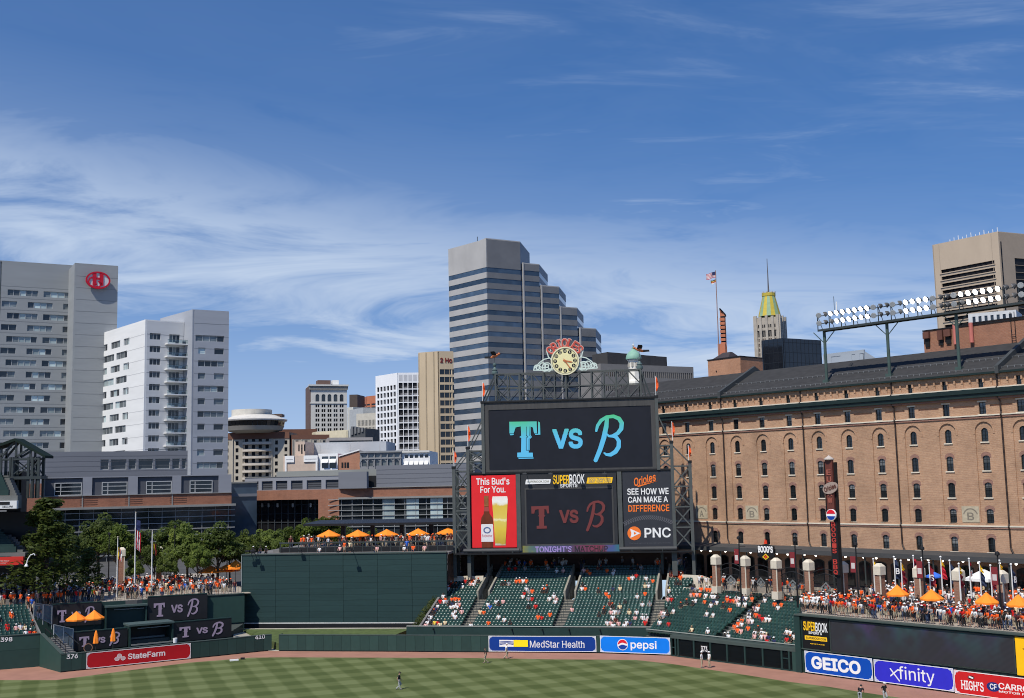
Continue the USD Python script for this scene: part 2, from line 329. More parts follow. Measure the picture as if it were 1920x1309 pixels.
def P2(px,py,z=0): q = gz(px,py,z); return (float(q[0]),float(q[1]))
edge = [P2(*p) for p in [(0,1275.5),(105,1275.5),(240,1257.5),(357,1242.5),(420,1237.6),(472,1233.4),(524,1232.6),(700,1233.4),(900,1234.2),(1034,1236.4),(1191,1237.6),(1262,1245.5),(1313,1253.3),(1386,1264),(1480,1278.8),(1557,1288.5),(1609,1297),(1690,1309)]]
edge = [(edge[0][0] - 26,edge[0][1] - 16)] + edge + [(edge[-1][0] + 12,edge[-1][1] - 17)]
gp = sg.Polygon(edge + [(70,40),(70,24),(-95,24),(-95,70)])
single('outfield_grass',MB().slab(gp,-.05,.012),GRASS,kind='structure')
single('warning_track',MB().slab(sg.Polygon([(-130,20),(110,20),(110,100),(70,112),(40,150),(22,176),(-60,176),(-130,150)]),-.3,.0),CLAY,kind='structure')
bowl = sg.Polygon([(-140,-60),(140,-60),(140,60),(60.6,100.4),(71.4,113.6),(22.6,172.2),(17,173.5),(-8.6,174.5),(-12.5,160.6),(-38.8,163.5),(-50,152.5),(-68,148),(-140,140)])
single('ground',MB().slab(sg.Polygon([(-9000,-3000),(9000,-3000),(9000,14000),(-9000,14000)]).difference(bowl.buffer(.6,join_style=2)),PLAZA - .5,PLAZA - .01),ASPHALT,kind='structure')

# --- the padded outfield wall, panel by panel
PADS = [M('wall_pad_%d' % i,c,.62,.08,1.5) for i,c in enumerate([(.021,.052,.044),(.024,.058,.049),(.019,.047,.040)])]
CAP = M('wall_cap',(.055,.075,.068),.6,.1,1.)
def padded_wall(name,label,p0,p1,ztop,pad=1.17,skip=None,thick=.4):
 fr = Frame(gz(*p0),gz(*p1)); L = float(np.hypot(*(gz(*p1) - gz(*p0))[:2]))
 t = thing(name,label,'wall',fr.P,fr.deg)
 part(t,'backing',MB().box(0,L,.06,thick,0,ztop - .05),GREEN)
 n = max(1,round(L / pad)); w = L / n
 for i in range(n):
  x = i * w
  part(t,'pad',MB().box(x + .012,x + w - .012,-.06 - .004 * (i % 2),.06,.12,ztop - .06),PADS[(i * 7 + i // 3) % 3])
 part(t,'top_cap',MB().box(0,L,-.09,thick + .03,ztop - .05,ztop),CAP)
 part(t,'kickboard',MB().box(0,L,-.02,.06,0,.12),BLACK)
 return t,fr,L
W1,F1,L1 = padded_wall('outfield_wall','low padded green wall below the red insurance sign, with 376 at its left end',(113.5,1261),(493,1221.5),2.03)
W1b = padded_wall('outfield_wall','short gate panel of padded wall right of the number 410',(493.4,1221.4),(509.5,1220.2),2.03,pad=3.)
W2,F2,L2 = padded_wall('outfield_wall','long padded green wall below the batter\'s eye, ending at the two blue signs',(524,1220.8),(1118,1224.6),2.03)
W3,F3,L3 = padded_wall('outfield_wall','padded wall behind the light blue soft drink sign',(1118.3,1224.6),(1258,1229.6),2.03)

FL = Frame(gz(0,1256),gz(73.5,1250)); LL = float(np.hypot(*(gz(73.5,1250) - gz(0,1256))[:2]))
HL = FL.uv(73.5,1188.4)[1]
t = thing('tall_field_wall','tall dark green wall marked 398 in front of the left seats','wall',FL.P,FL.deg)
for i in range(8):
 x0 = LL - (i + 1) * 4.6; part(t,'panel',MB().box(x0 + .015,x0 + 4.6 - .015,0,.35,0,HL * .56 - .02),PADS[i % 3]); part(t,'panel',MB().box(x0 + .015,x0 + 4.6 - .015,.02,.35,HL * .56,HL),PADS[(i + 1) % 3])
part(t,'top_cap',MB().box(LL - 36.8,LL,-.05,.42,HL,HL + .06),CAP)
FN = Frame(gz(73.5,1250),gz(113.5,1261)); LN = float(np.hypot(*(gz(113.5,1261) - gz(73.5,1250))[:2]))
t2 = thing('notch_wall','slanting green wall of the notch, falling from the tall wall to the 376 corner','wall',FN.P,FN.deg)
part(t2,'wall_face',MB().plate(sg.Polygon([(0,0),(LN,0),(LN,2.05),(.25,HL),(0,HL)]),0,.35),PADS[1])
part(t2,'top_cap',MB().bar((.2,.17,HL + .02),(LN,.17,2.07),.44,.06),CAP)
WHITE_LETTER = plain('white_lettering',(.80,.80,.78),.6)
def number(s,fr,x,z,h,y=-.09,label=None):
 n = thing('distance_number',label,'number',fr.P,fr.deg)
 xo = 0
 for ch in s:
  g = serif(ch,1.0); a,b,c,d = g.bounds; w = (c - a) * h * 1.05
  part(n,'digit',MB().plate(fit(g,x + xo,x + xo + w,z,z + h),y - .012,y),WHITE_LETTER); xo += w + h * .12
def serif(s,height,bold=True,k=.085,th=.075):
 """The plain letters given slab serifs where straight stems end."""
 g = text(s,height,bold); a,b,c,d = g.bounds; add = []
 base,tops = 0.0,sorted({round(height,3),round(height * .75,3)})
 def runs(z):
  r = g.intersection(sg.LineString([(a - 1,z),(c + 1,z)])); return [x.bounds for x in getattr(r,'geoms',[r]) if not x.is_empty]
 for z0,dz in [(base,1)] + [(q,-1) for q in tops]:
  lo,hi = runs(z0 + dz * .02 * height),runs(z0 + dz * .13 * height)
  for x0,_,x1,_ in lo:
   w = x1 - x0
   m = [q for q in hi if abs((q[0] + q[2]) / 2 - (x0 + x1) / 2) < .10 * height and abs((q[2] - q[0]) - w) < .12 * w]
   if .05 * height < w < .3 * height and m and not runs(z0 - dz * .03 * height + 0 if False else z0 - dz * .05 * height):
    add.append(sg.box(x0 - k * height,min(z0,z0 + dz * th * height),x1 + k * height,max(z0,z0 + dz * th * height)))
 return unary_union([g] + add)
u,z = FL.uv(1,1204); number('398',FL,u,z - .0,.5,-.01,'white number 398 at the left edge on the tall green wall')
u,z = F1.uv(124.5,1236); number('376',F1,u,z,.5,-.07,'white number 376 at the corner left of the red sign')
u,z = F1.uv(478,1199); number('410',F1,u,z,.5,-.07,'white number 410 at the right end of the low left wall')

# --- the signs on the walls
def sign(name,label,fr,tl,tr,br,bl,col,border=WHITE_LETTER,bw=.07,y=-.10,depth=.05,corners=None,group=None,rough=.5):
 (x0,z1),(x1,z1b),(x1b,z0b),(x0b,z0) = (fr.uv(*tl),fr.uv(*tr),fr.uv(*br),fr.uv(*bl))
 x0,x1,z0,z1 = (x0 + x0b) / 2,(x1 + x1b) / 2,(z0 + z0b) / 2,(z1 + z1b) / 2
 t = thing(name,label,'sign',fr.P,fr.deg,group)
 mat = M('sign_' + col[0],col[1],rough,.06,.9)
 part(t,'panel',MB().box(x0,x1,y,y + depth,z0,z1),mat)
 if border is not None:
  g = rect(x0,x1,z0,z1); part(t,'border',MB().plate(g.difference(g.buffer(-bw,join_style=2)),y - .012,y),border)
 if corners is not None:
  for sx,xx in ((1,x0 + bw),(-1,x1 - bw)):
   for sz,zz in ((1,z0 + bw),(-1,z1 - bw)):
    s = (z1 - z0) * .17
    q = sg.Polygon([(0,0),(s * 1.15,0),(s * .8,s * .22),(s * .35,s * .35),(s * .22,s * .8),(0,s * 1.15)]).difference(sg.Point(s * .42,s * .42).buffer(s * .13))
    part(t,'corner_ornament',MB().plate(sa.translate(sa.scale(q,sx,sz,origin=(0,0)),xx + sx * .03,zz + sz * .03),y - .012,y),corners)
 return t,x0,x1,z0,z1
def letters(t,g,mat,y,name='letter',th=.014,label=None):
 gs = [q for q in getattr(g,'geoms',[g])]
 if len(gs) > 24: return part(t,'lettering',MB().plate(g,y - th,y),mat,label=label,kind='stuff')
 for q in sorted(gs,key=lambda q: q.bounds[0]): part(t,name,MB().plate(q,y - th,y),mat,label=label)
PALE = plain('pale_trim',(.62,.68,.74),.6)
def spx(fr,pts,y=-.1): return [fr.uv(a,b,y) for a,b in pts]

t,x0,x1,z0,z1 = sign('wall_sign','red sign with three ovals and white lettering on the left-centre wall',F1,(161.7,1224.4),(357.5,1205.5),(357,1233.7),(161.7,1254.4),('red',lin((176,20,30))),corners=PALE)
w,h = x1 - x0,z1 - z0
letters(t,fit(text('StateFarm',1.0),x0 + w * .385,x0 + w * .745,z0 + h * .33,z0 + h * .70),WHITE_LETTER,-.1)
for a,b in ((.305,.62),(.283,.44),(.34,.44)):
 e = sa.scale(sg.Point(x0 + w * a,z0 + h * b).buffer(1.,16),h * .155,h * .13); part(t,'emblem_oval',MB().plate(e.difference(e.buffer(-.045)),-.114,-.1),WHITE_LETTER); part(t,'emblem_oval',MB().plate(e.buffer(-.045),-.108,-.1),plain('pale_rose',(.62,.45,.45)))
t,x0,x1,z0,z1 = sign('wall_sign','long dark blue health sign with a white and yellow emblem on the centre wall',F2,(916,1192.2),(1118,1192.7),(1118,1222.7),(917,1220.9),('navy',lin((8,55,135))),corners=PALE)
w,h = x1 - x0,z1 - z0
letters(t,fit(serif('MedStar Health',1.0,False,.06),x0 + w * .385,x0 + w * .895,z0 + h * .26,z0 + h * .70),WHITE_LETTER,-.1)
part(t,'emblem',MB().plate(rect(x0 + w * .1,x0 + w * .235,z0 + h * .3,z0 + h * .74),-.112,-.1),WHITE_LETTER)
for i in range(3):
 xs = np.linspace(x0 + w * .105,x0 + w * .232,9); zz = z0 + h * (.40 + .1 * i) + .10 * h * np.sin(np.linspace(.3,2.7,9)) * (1 - i * .3)
 part(t,'emblem_stripe',MB().plate(sg.LineString(np.c_[xs,zz]).buffer(.045),-.120,-.112),plain('navy_stripe',lin((8,55,135))))
part(t,'emblem',MB().plate(rect(x0 + w * .236,x0 + w * .37,z0 + h * .3,z0 + h * .74),-.112,-.1),plain('lemon',lin((250,225,20))))
t,x0,x1,z0,z1 = sign('wall_sign','bright blue soft drink sign with a red, white and blue globe',F3,(1125.5,1193.2),(1256.7,1194.4),(1257.3,1226.2),(1126,1223.3),('bright_blue',lin((0,120,225))),corners=PALE)
w,h = x1 - x0,z1 - z0
letters(t,fit(text('pepsi',1.0),x0 + w * .44,x0 + w * .81,z0 + h * .17,z0 + h * .78),WHITE_LETTER,-.1)
c = sg.Point(x0 + w * .325,z0 + h * .5).buffer(h * .34,24); part(t,'globe',MB().plate(c,-.112,-.1),WHITE_LETTER)
cx,cz,R = x0 + w * .325,z0 + h * .5,h * .30
cc = sg.Point(cx,cz).buffer(R,24)
wave = lambda o,a: sg.Polygon([(cx - R * 1.2 + 2.4 * R * i / 14,cz + R * (o + a * math.sin(i / 14 * 5.2 - .6) + .45 * (i / 14 - .5))) for i in range(15)] + [(cx + 2 * R,cz + 3 * R),(cx - 2 * R,cz + 3 * R)])
part(t,'globe_top',MB().plate(cc.intersection(wave(.18,.22)),-.120,-.112),plain('globe_red',lin((215,25,45))))
part(t,'globe_bottom',MB().plate(cc.difference(wave(-.22,.22)),-.120,-.112),plain('globe_blue',lin((10,60,150))))

# --- right field: the screened bullpen front marked 373
FR = Frame(gz(1259,1230),gz(1501,1260.7)); LR = float(np.hypot(*(gz(1501,1260.7) - gz(1259,1230))[:2])); HR = 2.42
t = thing('screened_fence','green framed fence with dark screens and the number 373','fence',FR.P,FR.deg)
part(t,'top_beam',MB().box(0,LR,-.12,.5,HR - .36,HR),CAP); part(t,'bottom_rail',MB().box(0,LR,-.06,.1,0,.14),GREEN)
SCREEN = usdkit.material(stage,'/World/Looks/dark_screen',{'a': ('transparent_bsdf',{'color': (1,1,1)}),'d': ('diffuse_bsdf',{'color': (.010,.012,.012)}),'m': ('mix_closure',{'fac': .62})},[('a.BSDF','m.closure1'),('d.BSDF','m.closure2')],surface='m.closure')
posts = [FR.uv(1240 + q / 6.857,1160 + b / 6.857)[0] for q,b in ((135,480),(190,480),(225,480),(428,510),(640,530),(855,555),(1085,585),(1315,615),(1560,655),(1655,665))]
for x in posts: part(t,'post',MB().box(x - .1,x + .1,-.1,.12,.14,HR - .36),GREEN)
for a,b in zip(posts[2:-1],posts[3:]): part(t,'screen',MB().box(a + .1,b - .1,.0,.02,.14,HR - .36),SCREEN)
part(t,'gate_rail',MB().box(posts[0] + .1,posts[1] - .1,-.04,.04,.95,1.05),GREEN); part(t,'gate_rail',MB().box(posts[-2] + .1,posts[-1] - .1,-.04,.04,1.2,1.32),GREEN)
part(t,'end_panel',MB().box(LR - .9,LR,-.1,.4,0,HR - .36),PADS[1]); part(t,'screen',MB().box(posts[-1] + .1,LR - .9,.0,.02,.14,HR - .36),SCREEN)
part(t,'back_wall',MB().box(0,LR,3.6,3.8,0,HR),BLACK); part(t,'roof',MB().box(0,LR,.5,3.8,HR - .12,HR - .02),BLACK); part(t,'side_wall',MB().box(-.1,0,.1,3.8,0,HR),BLACK)
x,z = FR.uv(1322,1217); n = thing('distance_number','black plate with white number 373 on the screened fence','number',FR.P,FR.deg)
part(n,'plate',MB().box(x - .55,x + .55,-.16,-.12,z + .5 - .85 + .0,z + .45),BLACK)
for k,ch in enumerate('373'): part(n,'digit',MB().plate(fit(serif(ch,1.),x - .45 + k * .31,x - .17 + k * .31,z - .25,z + .33),-.175,-.16),WHITE_LETTER)

# --- the tall right-field wall with its boards
FW = Frame(gz(1501,1260.7),gz(1791.7,1300)); RW_END = 36.0
HW = (FW.uv(1503,1153)[1] + FW.uv(1700,1168.5)[1]) / 2
t = thing('right_field_wall','tall dark green right-field wall that carries the long dark video board','wall',FW.P,FW.deg)
part(t,'wall_face',MB().box(-.15,RW_END,.0,.5,0,HW - .12),GREEN); part(t,'top_ledge',MB().box(-.3,RW_END,-.35,.8,HW - .12,HW),CAP); part(t,'kickboard',MB().box(.9,RW_END,-.12,0,0,.12),BLACK)
part(t,'end_post',MB().box(-.35,.35,-.25,.0,0,HW - .12),GREEN)
zb = FW.uv(1560,1222.5)[1]
part(t,'rail',MB().box(.36,RW_END,-.14,0,zb - .03,zb + .07),CAP)
S2 = lambda a,b: (1480 + a / 7.745,1140 + b / 7.745)
S3 = lambda a,b: (1700 + a / 7.745,1140 + b / 7.745)
t,x0,x1,z0,z1 = sign('wall_sign','black sports betting panel with yellow and white lettering beside the seats',FW,S2(185,115),S2(575,155),S2(590,612),S2(205,585),('black',(.008,.008,.009)),border=None,y=-.08)
w,h = x1 - x0,z1 - z0; YEL = plain('yellow_lettering',lin((255,200,30)));
letters(t,fit(text('SUPER',1.),x0 + w * .05,x0 + w * .5,z0 + h * .56,z0 + h * .85),YEL,-.08); letters(t,fit(text('BOOK',1.),x0 + w * .51,x0 + w * .95,z0 + h * .55,z0 + h * .84),WHITE_LETTER,-.08)
letters(t,fit(text('SPORTS',1.),x0 + w * .24,x0 + w * .74,z0 + h * .46,z0 + h * .54),WHITE_LETTER,-.08)
part(t,'web_plate',MB().plate(rect(x0 + w * .09,x0 + w * .92,z0 + h * .27,z0 + h * .40),-.09,-.08),YEL); letters(t,fit(text('SUPERBOOK.COM',1.),x0 + w * .13,x0 + w * .88,z0 + h * .30,z0 + h * .37),plain('black_lettering',(.02,.02,.02)),-.09,th=.01)
letters(t,fit(text('MUST BE 21 OR OVER',1.),x0 + w * .28,x0 + w * .82,z0 + h * .145,z0 + h * .175),YEL,-.08)
xa = x1 + .12; xb = FW.uv(*S3(1570,415))[0]; za,zt = zb + .1,FW.uv(*S3(400,325))[1]
t = thing('video_board','long dark video board with faint purple and teal glow on the right-field wall','screen',FW.P,FW.deg)
LED = usdkit.material(stage,'/World/Looks/led_screen',{'g': ('geometry',{}),'n': ('noise_texture',{'scale': .22,'detail': 2.0}),'r': ('rgb_ramp',{'ramp': [(.32,(.10,.03,.22)),(.45,(.02,.05,.14)),(.56,(.01,.12,.12)),(.68,(.03,.03,.10))]}),'n2': ('noise_texture',{'scale': .45,'detail': 3.0}),'r2': ('rgb_ramp',{'ramp': [(.42,(0,0,0)),(.62,(1,1,1))]}),
  'tc': ('texture_coordinate',{}),'s': ('separate_xyz',{}),'zr': ('map_range',{'from_min': 2.6,'from_max': 6.0,'to_min': .0,'to_max': 1.,'clamp': True}),'m': ('math',{'math_type': 'multiply'}),'m2': ('math',{'math_type': 'multiply','value2': .34}),
  'wv': ('wave_texture',{'wave_type': 'bands','bands_direction': 'z','scale': 3.0}),'rw': ('rgb_ramp',{'ramp': [(0,(.020,.020,.024)),(1,(.036,.036,.042))]}),'p': ('principled_bsdf',{'roughness': .55,'specular_ior_level': .3})},
  [('g.position','n.vector'),('n.fac','r.fac'),('g.position','n2.vector'),('n2.fac','r2.fac'),('tc.object','s.vector'),('s.z','zr.value'),('zr.result','m.value1'),('r2.color','m.value2'),('m.value','m2.value1'),('tc.object','wv.vector'),('wv.fac','rw.fac'),('rw.color','p.base_color'),('r.color','p.emission_color'),('m2.value','p.emission_strength')],surface='p.BSDF')
part(t,'screen',MB().box(xa + .12,xb - .12,-.10,-.05,za,zt),LED)
fr_ = rect(xa,xb,za - .1,zt + .1); part(t,'frame',MB().plate(fr_.difference(rect(xa + .12,xb - .12,za,zt)),-.14,-.02),STEEL)
t,x0,x1,z0,z1 = sign('wall_sign','bright yellow panel with a dark red star at the right end of the video board',FW,S3(1575,415),(1955,1198),(1958,1272),S3(1625,965),('yellow',lin((250,190,20))),border=None,y=-.16)
cx,cz,R = x0 + (x1 - x0) * .75,z0 + (z1 - z0) * .60,(z1 - z0) * .36
part(t,'star',MB().plate(sg.Polygon([(cx + R * (1 if k % 2 == 0 else .45) * math.sin(math.pi * k / 5),cz + R * (1 if k % 2 == 0 else .45) * math.cos(math.pi * k / 5)) for k in range(10)]),-.172,-.16),plain('maroon_paint',lin((120,25,15))))
part(t,'wall_patch',MB().box(x0,x1,-.11,-.09,z0 - .0,z1),GREEN)
for nm,lab,tl,tr,br,bl,col in (('geico','deep blue sign with chunky white capitals at the left of the right-field wall',S2(230,615),S2(1212,735),S2(1228,1052),S2(245,930),('deep_blue',lin((0,72,170)))),
          ('xf','violet-blue sign with thin lower-case white lettering on the right-field wall',S2(1235,740),S3(683,880),S3(705,1222),S2(1250,1055),('violet_blue',lin((48,46,190)))),
          ('hi','red sign with white lettering and a small emblem at the right edge',S3(692,882),(1962,1277.5),(1966,1323),S3(712,1225),('signal_red',lin((196,32,34))))):
 t,x0,x1,z0,z1 = sign('wall_sign',lab,FW,tl,tr,br,bl,col,corners=PALE,y=-.13); w,h = x1 - x0,z1 - z0
 if nm == 'geico': letters(t,fit(text('GEICO',1.).buffer(.035,join_style=2),x0 + w * .10,x0 + w * .83,z0 + h * .20,z0 + h * .80),WHITE_LETTER,-.13)
 elif nm == 'xf':
  letters(t,fit(text('finity',1.,False),x0 + w * .315,x0 + w * .77,z0 + h * .10,z0 + h * .83),WHITE_LETTER,-.13)
  letters(t,sg.LineString([(x0 + w * .215,z0 + h * .66),(x0 + w * .325,z0 + h * .16)]).buffer(.06).union(sg.LineString([(x0 + w * .315,z0 + h * .66),(x0 + w * .215,z0 + h * .34)]).buffer(.06)),WHITE_LETTER,-.13)
 else:
  letters(t,fit(serif("HIGH'S",1.),x0 + w * .075,x0 + w * .33,z0 + h * .20,z0 + h * .60),WHITE_LETTER,-.13)
  part(t,'emblem',MB().plate(sa.scale(sg.Point(x0 + w * .195,z0 + h * .75).buffer(1.),.32,.17),-.14,-.13),BLACK); part(t,'emblem',MB().plate(sa.rotate(rect(x0 + w * .17,x0 + w * .22,z0 + h * .72,z0 + h * .79),-15),-.15,-.14),WHITE_LETTER)
  part(t,'emblem',MB().plate(sa.scale(sg.Point(x0 + w * .435,z0 + h * .47).buffer(1.),.62,.42),-.14,-.13),plain('emblem_navy',lin((25,45,110)))); letters(t,fit(text('CF',1.),x0 + w * .40,x0 + w * .475,z0 + h * .36,z0 + h * .60),WHITE_LETTER,-.14)
  letters(t,fit(text('CARROLL',1.),x0 + w * .495,x0 + w * .93,z0 + h * .42,z0 + h * .68),WHITE_LETTER,-.13); letters(t,fit(text('MOTOR FUELS',1.),x0 + w * .495,x0 + w * .93,z0 + h * .27,z0 + h * .36),WHITE_LETTER,-.13)
# ------------------------------------------------------------------ the long brick warehouse behind right field
WH = Frame(atY(1577,1025,149),ang=math.atan2(-.768,.64))
WBRICK = brick('warehouse_brick',(.43,.245,.145),(.34,.185,.112),(.46,.34,.24),stain=.28)
LBRICK = brick('arch_brick',(.27,.125,.095),(.22,.105,.08),(.32,.23,.18),stain=.15)
ROOFM = M('slate_roof',(.043,.043,.044),.8,.18,.9,spec=.08,stretch=(1,1,3),bump=.01)
DKGREEN = M('cornice_green',(.012,.024,.022),.5,.15,1.)
PANE = window_glass('old_pane',(.012,.014,.016)); PANE2 = window_glass('pane_with_blind',(.10,.105,.105),rough=.12)
SASH = plain('dark_sash',(.018,.022,.022),.5)
PIPE = M('downspout_brown',(.035,.022,.018),.5,.2,2.)
U0,DU,U1,U2 = 11.18,4.585,-46.0,46.0
cols = [U0 + DU * k for k in range(-12,8)]
wh = thing('brick_warehouse','long brick warehouse with rows of small arched windows and a dark pitched roof','warehouse',WH.P,WH.deg)
rows = [('seg',11.30,13.02,.86,.22),('seg',14.62,16.28,.88,.22),('seg',17.62,19.36,.88,.22),('seg',20.76,22.5,.88,.22),('round',24.1,25.7,.84,None),('sq',27.32,28.72,.86,0),('sq',30.46,31.5,.60,0)]
def opening(kind,u,z0,z1,w,rise): return rect(u - w / 2,u + w / 2,z0,z1) if kind == 'sq' else arch(u,w,z0,z1,rise)
front,inner = rect(U1,U2,11.0,31.95),rect(U1,U2,11.0,31.95)
fh,ih = [],[]
rr = random.Random(3)
for u in cols:
 fh.append(arch(u,2.2,14.75,26.45))                                  # the shallow recess every stack of windows sits in
 for kind,z0,z1,w,rise in rows:
  o = opening(kind,u,z0,z1,w,rise); ih.append(o); fh.append(o)
 c = u + DU / 2
 fh.append(rect(c - 1.35,c + 1.35,28.15,28.36))
 for k in range(4):
  q = c - 1.9 + .97 * k; fh.append(rect(q + .06,q + .80,30.62,31.42));
part(wh,'wall',MB().plate(inner.difference(unary_union(ih)),.12,.42),WBRICK)
part(wh,'wall',MB().plate(front.difference(unary_union(fh)),0,.12),WBRICK)
part(wh,'core',MB().box(U1,U2,.5,15.5,PLAZA,31.9),BLACK)
den = MB()
for u in cols:
 c = u + DU / 2
 for k in range(5):
  q = c - 1.9 + .97 * k - .055; den.box(q - .11,q + .11,-.07,0,31.05,31.6)
part(wh,'brick_corbels',den,WBRICK,kind='stuff')
for u in cols:
 for ri,(kind,z0,z1,w,rise) in enumerate(rows):
  o = opening(kind,u,z0,z1,w,rise); y = .22 if 0 < ri < 5 else .14
  fr_ = MB().plate(o.difference(o.buffer(-.055,join_style=2)),y,y + .07)
  zm = (z0 + z1) / 2
  fr_.box(u - w / 2 + .05,u + w / 2 - .05,y + .01,y + .06,zm - .03,zm + .03); fr_.box(u - .018,u + .018,y + .015,y + .055,z0,z1 - .03)
  for q in (z0 + (zm - z0) / 2,zm + (z1 - zm) / 2): fr_.box(u - w / 2 + .05,u + w / 2 - .05,y + .02,y + .05,q - .014,q + .014)
  wi = part(wh,'window',fr_,SASH)
  part(wi,'pane',MB().plate(o,y + .075,y + .09),PANE)
  if rr.random() < .45 and kind != 'round':
   part(wi,'blind',MB().plate(o.intersection(rect(u - 1,u + 1,z1 - (z1 - z0) * rr.choice([.25,.35,.5]),z1)),y + .062,y + .074),PANE2)
  yf = .12 if 0 < ri < 5 else 0.
  if ri < 6: part(wi,'sill',MB().box(u - w / 2 - .13,u + w / 2 + .13,yf - .12,yf + .12,z0 - .15,z0 - .005),OFFWHITE)
  if kind == 'seg':
   top = arch(u,w + .34,z0,z1 + .42,.30).difference(o).intersection(rect(u - 2,u + 2,z1 - .32,z1 + 1)); part(wi,'lintel',MB().plate(top,yf - .012,yf),LBRICK)
  if kind == 'sq' and ri == 5: part(wi,'lintel',MB().box(u - w / 2 - .14,u + w / 2 + .14,-.05,.1,z1 + .005,z1 + .17),OFFWHITE)
 ring = arch(u,2.62,24.6,26.66).difference(arch(u,2.2,24.6,26.45)).intersection(rect(u - 2,u + 2,25.0,27))
 part(wh,'arch_molding',MB().plate(ring,-.05,0),WBRICK)
def course(name,z0,z1,out,mat): part(wh,name,MB().box(U1,U2,-out,-.001,z0,z1),mat)
course('stone_course',14.22,14.38,.16,OFFWHITE); course('brick_course',14.02,14.21,.10,LBRICK)
course('stone_course',27.10,27.24,.2,OFFWHITE); course('brick_course',26.86,27.09,.12,LBRICK)
course('stone_course',30.28,30.42,.3,OFFWHITE)
part(wh,'cornice',MB().plate(rect(0,1,0,1),0,1).map(lambda v: np.c_[U1 + v[:,0] * (U2 - U1),-.62 + v[:,1] * .62,29.25 + v[:,2] * 1.02]),DKGREEN)
part(wh,'cornice_gutter',MB().box(U1,U2,-.80,-.63,29.75,30.2),DKGREEN); part(wh,'cornice_molding',MB().box(U1,U2,-.35,-.001,29.0,29.24),LBRICK)
part(wh,'eave_gutter',MB().box(U1,U2,-.42,.5,31.96,32.2),DKGREEN)
RZ = WH.uv(1555,681,7.75)[1]
zr = lambda y: 32.2 + (RZ - 32.2) * (y + .4) / 8.15
part(wh,'roof',MB().quads([(U1,-.4,32.2),(U2,-.4,32.2),(U2,7.75,RZ),(U1,7.75,RZ),(U1,15.9,32.2),(U2,15.9,32.2)],[(0,1,2,3),(3,2,5,4)]),ROOFM)
for yy in (.25,3.0):
 g = MB().bar((U1,yy,zr(yy) + .22),(U2,yy,zr(yy) + .22),.03)
 for k in range(int((U2 - U1) / .8)): g.box(U1 + .8 * k,U1 + .8 * k + .10,yy - .05,yy + .05,zr(yy),zr(yy) + .24)
 part(wh,'snow_guard',g,M('galvanised',(.16,.165,.17),.5,.1,1.))
for u in (-18.8,22.65):
 w = MB(); prof = [(-.55,31.9),(-.55,zr(-.4) + .6),(7.75,RZ + .75),(16.0,32.8),(16,31.9)]
 m = MB().plate(sg.Polygon(prof),0,.45).map(lambda v: np.c_[u - .22 + v[:,1],v[:,0],v[:,2]]); part(wh,'fire_wall',m,M('parapet_slate',(.05,.055,.056),.6,.15,1.))
for u in (-32.6,-18.85,-5.1,8.65,22.4,36.15):
 part(wh,'downspout',MB().tube([(u,-.1,31.9),(u,-.1,30.5),(u,-.36,30.3),(u,-.36,29.4),(u + .2,-.16,28.7),(u + .25,-.14,27.5),(u + .27,-.3,27.2),(u + .25,-.14,26.7),(u + .25,-.1,14.6),(u + .25,-.26,14.3),(u + .25,-.1,13.9),(u + .25,-.1,11.9),(u + .6,-.2,11.2)],.10,6),PIPE)
PLQ = M('faded_plaque',(.43,.37,.265),.85,.18,2.2)
for u0,u1,z0,z1,s in ((-24.4,-22.2,14.72,16.62,'A'),(-15.24,-13.05,14.72,16.6,'B'),(16.96,19.1,14.72,16.6,'B')):
 p_ = part(wh,'painted_plaque',MB().box(u0,u1,-.05,-.001,z0,z1),PLQ)
 c = (u0 + u1) / 2; part(p_,'letter',MB().plate(fit(serif(s,1.),c - .42,c + .42,z0 + .25,z0 + 1.15),-.058,-.05),M('faded_letter',(.20,.175,.135),.85,.2,3.))
 ring = sg.Point(c,z0 + .7).buffer(.95,20).difference(sg.Point(c,z0 + .7).buffer(.80,20)).intersection(rect(c - 2,c + 2,z0 + .95,z1 - .08)); part(p_,'arc',MB().plate(ring,-.056,-.05),M('faded_letter',(.2,) * 3))
# --- street level: shop fronts under a long canopy
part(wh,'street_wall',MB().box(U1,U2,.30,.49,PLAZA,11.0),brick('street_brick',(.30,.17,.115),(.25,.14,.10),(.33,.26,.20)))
for k,u in enumerate(cols):
 for d in (-1.15,1.15):
  so = part(wh,'shop_window',MB().plate(arch(u + d,1.7,PLAZA + .3,PLAZA + 3.6,.3),.22,.29),SASH); part(so,'pane',MB().plate(arch(u + d,1.45,PLAZA + .45,PLAZA + 3.45,.28),.18,.21),PANE)
cp = thing('street_canopy','long flat grey canopy with round bulbs along the foot of the warehouse','canopy',WH.P,WH.deg)
zc = 10.97
part(cp,'roof_deck',MB().hexa([(-27,-3.6,zc - .12),(45.9,-3.6,zc - .12),(45.9,-.02,zc + .16),(-27,-.02,zc + .16)],[(-27,-3.6,zc),(45.9,-3.6,zc),(45.9,-.02,zc + .28),(-27,-.02,zc + .28)]),M('canopy_grey',(.062,.064,.066),.7,.1,.6,spec=.1))
part(cp,'fascia',MB().box(-27,45.9,-3.68,-3.6,zc - .52,zc + .04),M('canopy_grey',(.1,) * 3))
for k in range(17): part(cp,'column',MB().cyl((-26.5 + 4.585 * k,-3.3),.1,PLAZA,zc - .12,8),STEEL)
for k in range(17): part(cp,'beam',MB().box(-26.57 + 4.585 * k,-26.43 + 4.585 * k,-3.6,-.02,zc - .34,zc - .13),STEEL)
BULB = glow('white_bulb',(1.,.93,.82),4.0)
for k in range(33): part(cp,'bulb',MB().lathe([(.001,-.16),(.11,-.11),(.15,0),(.11,.11),(.001,.16)],(-26 + 2.2 * k,-3.0 if k % 2 else -2.4,zc - .62),8),BULB,smooth=True)
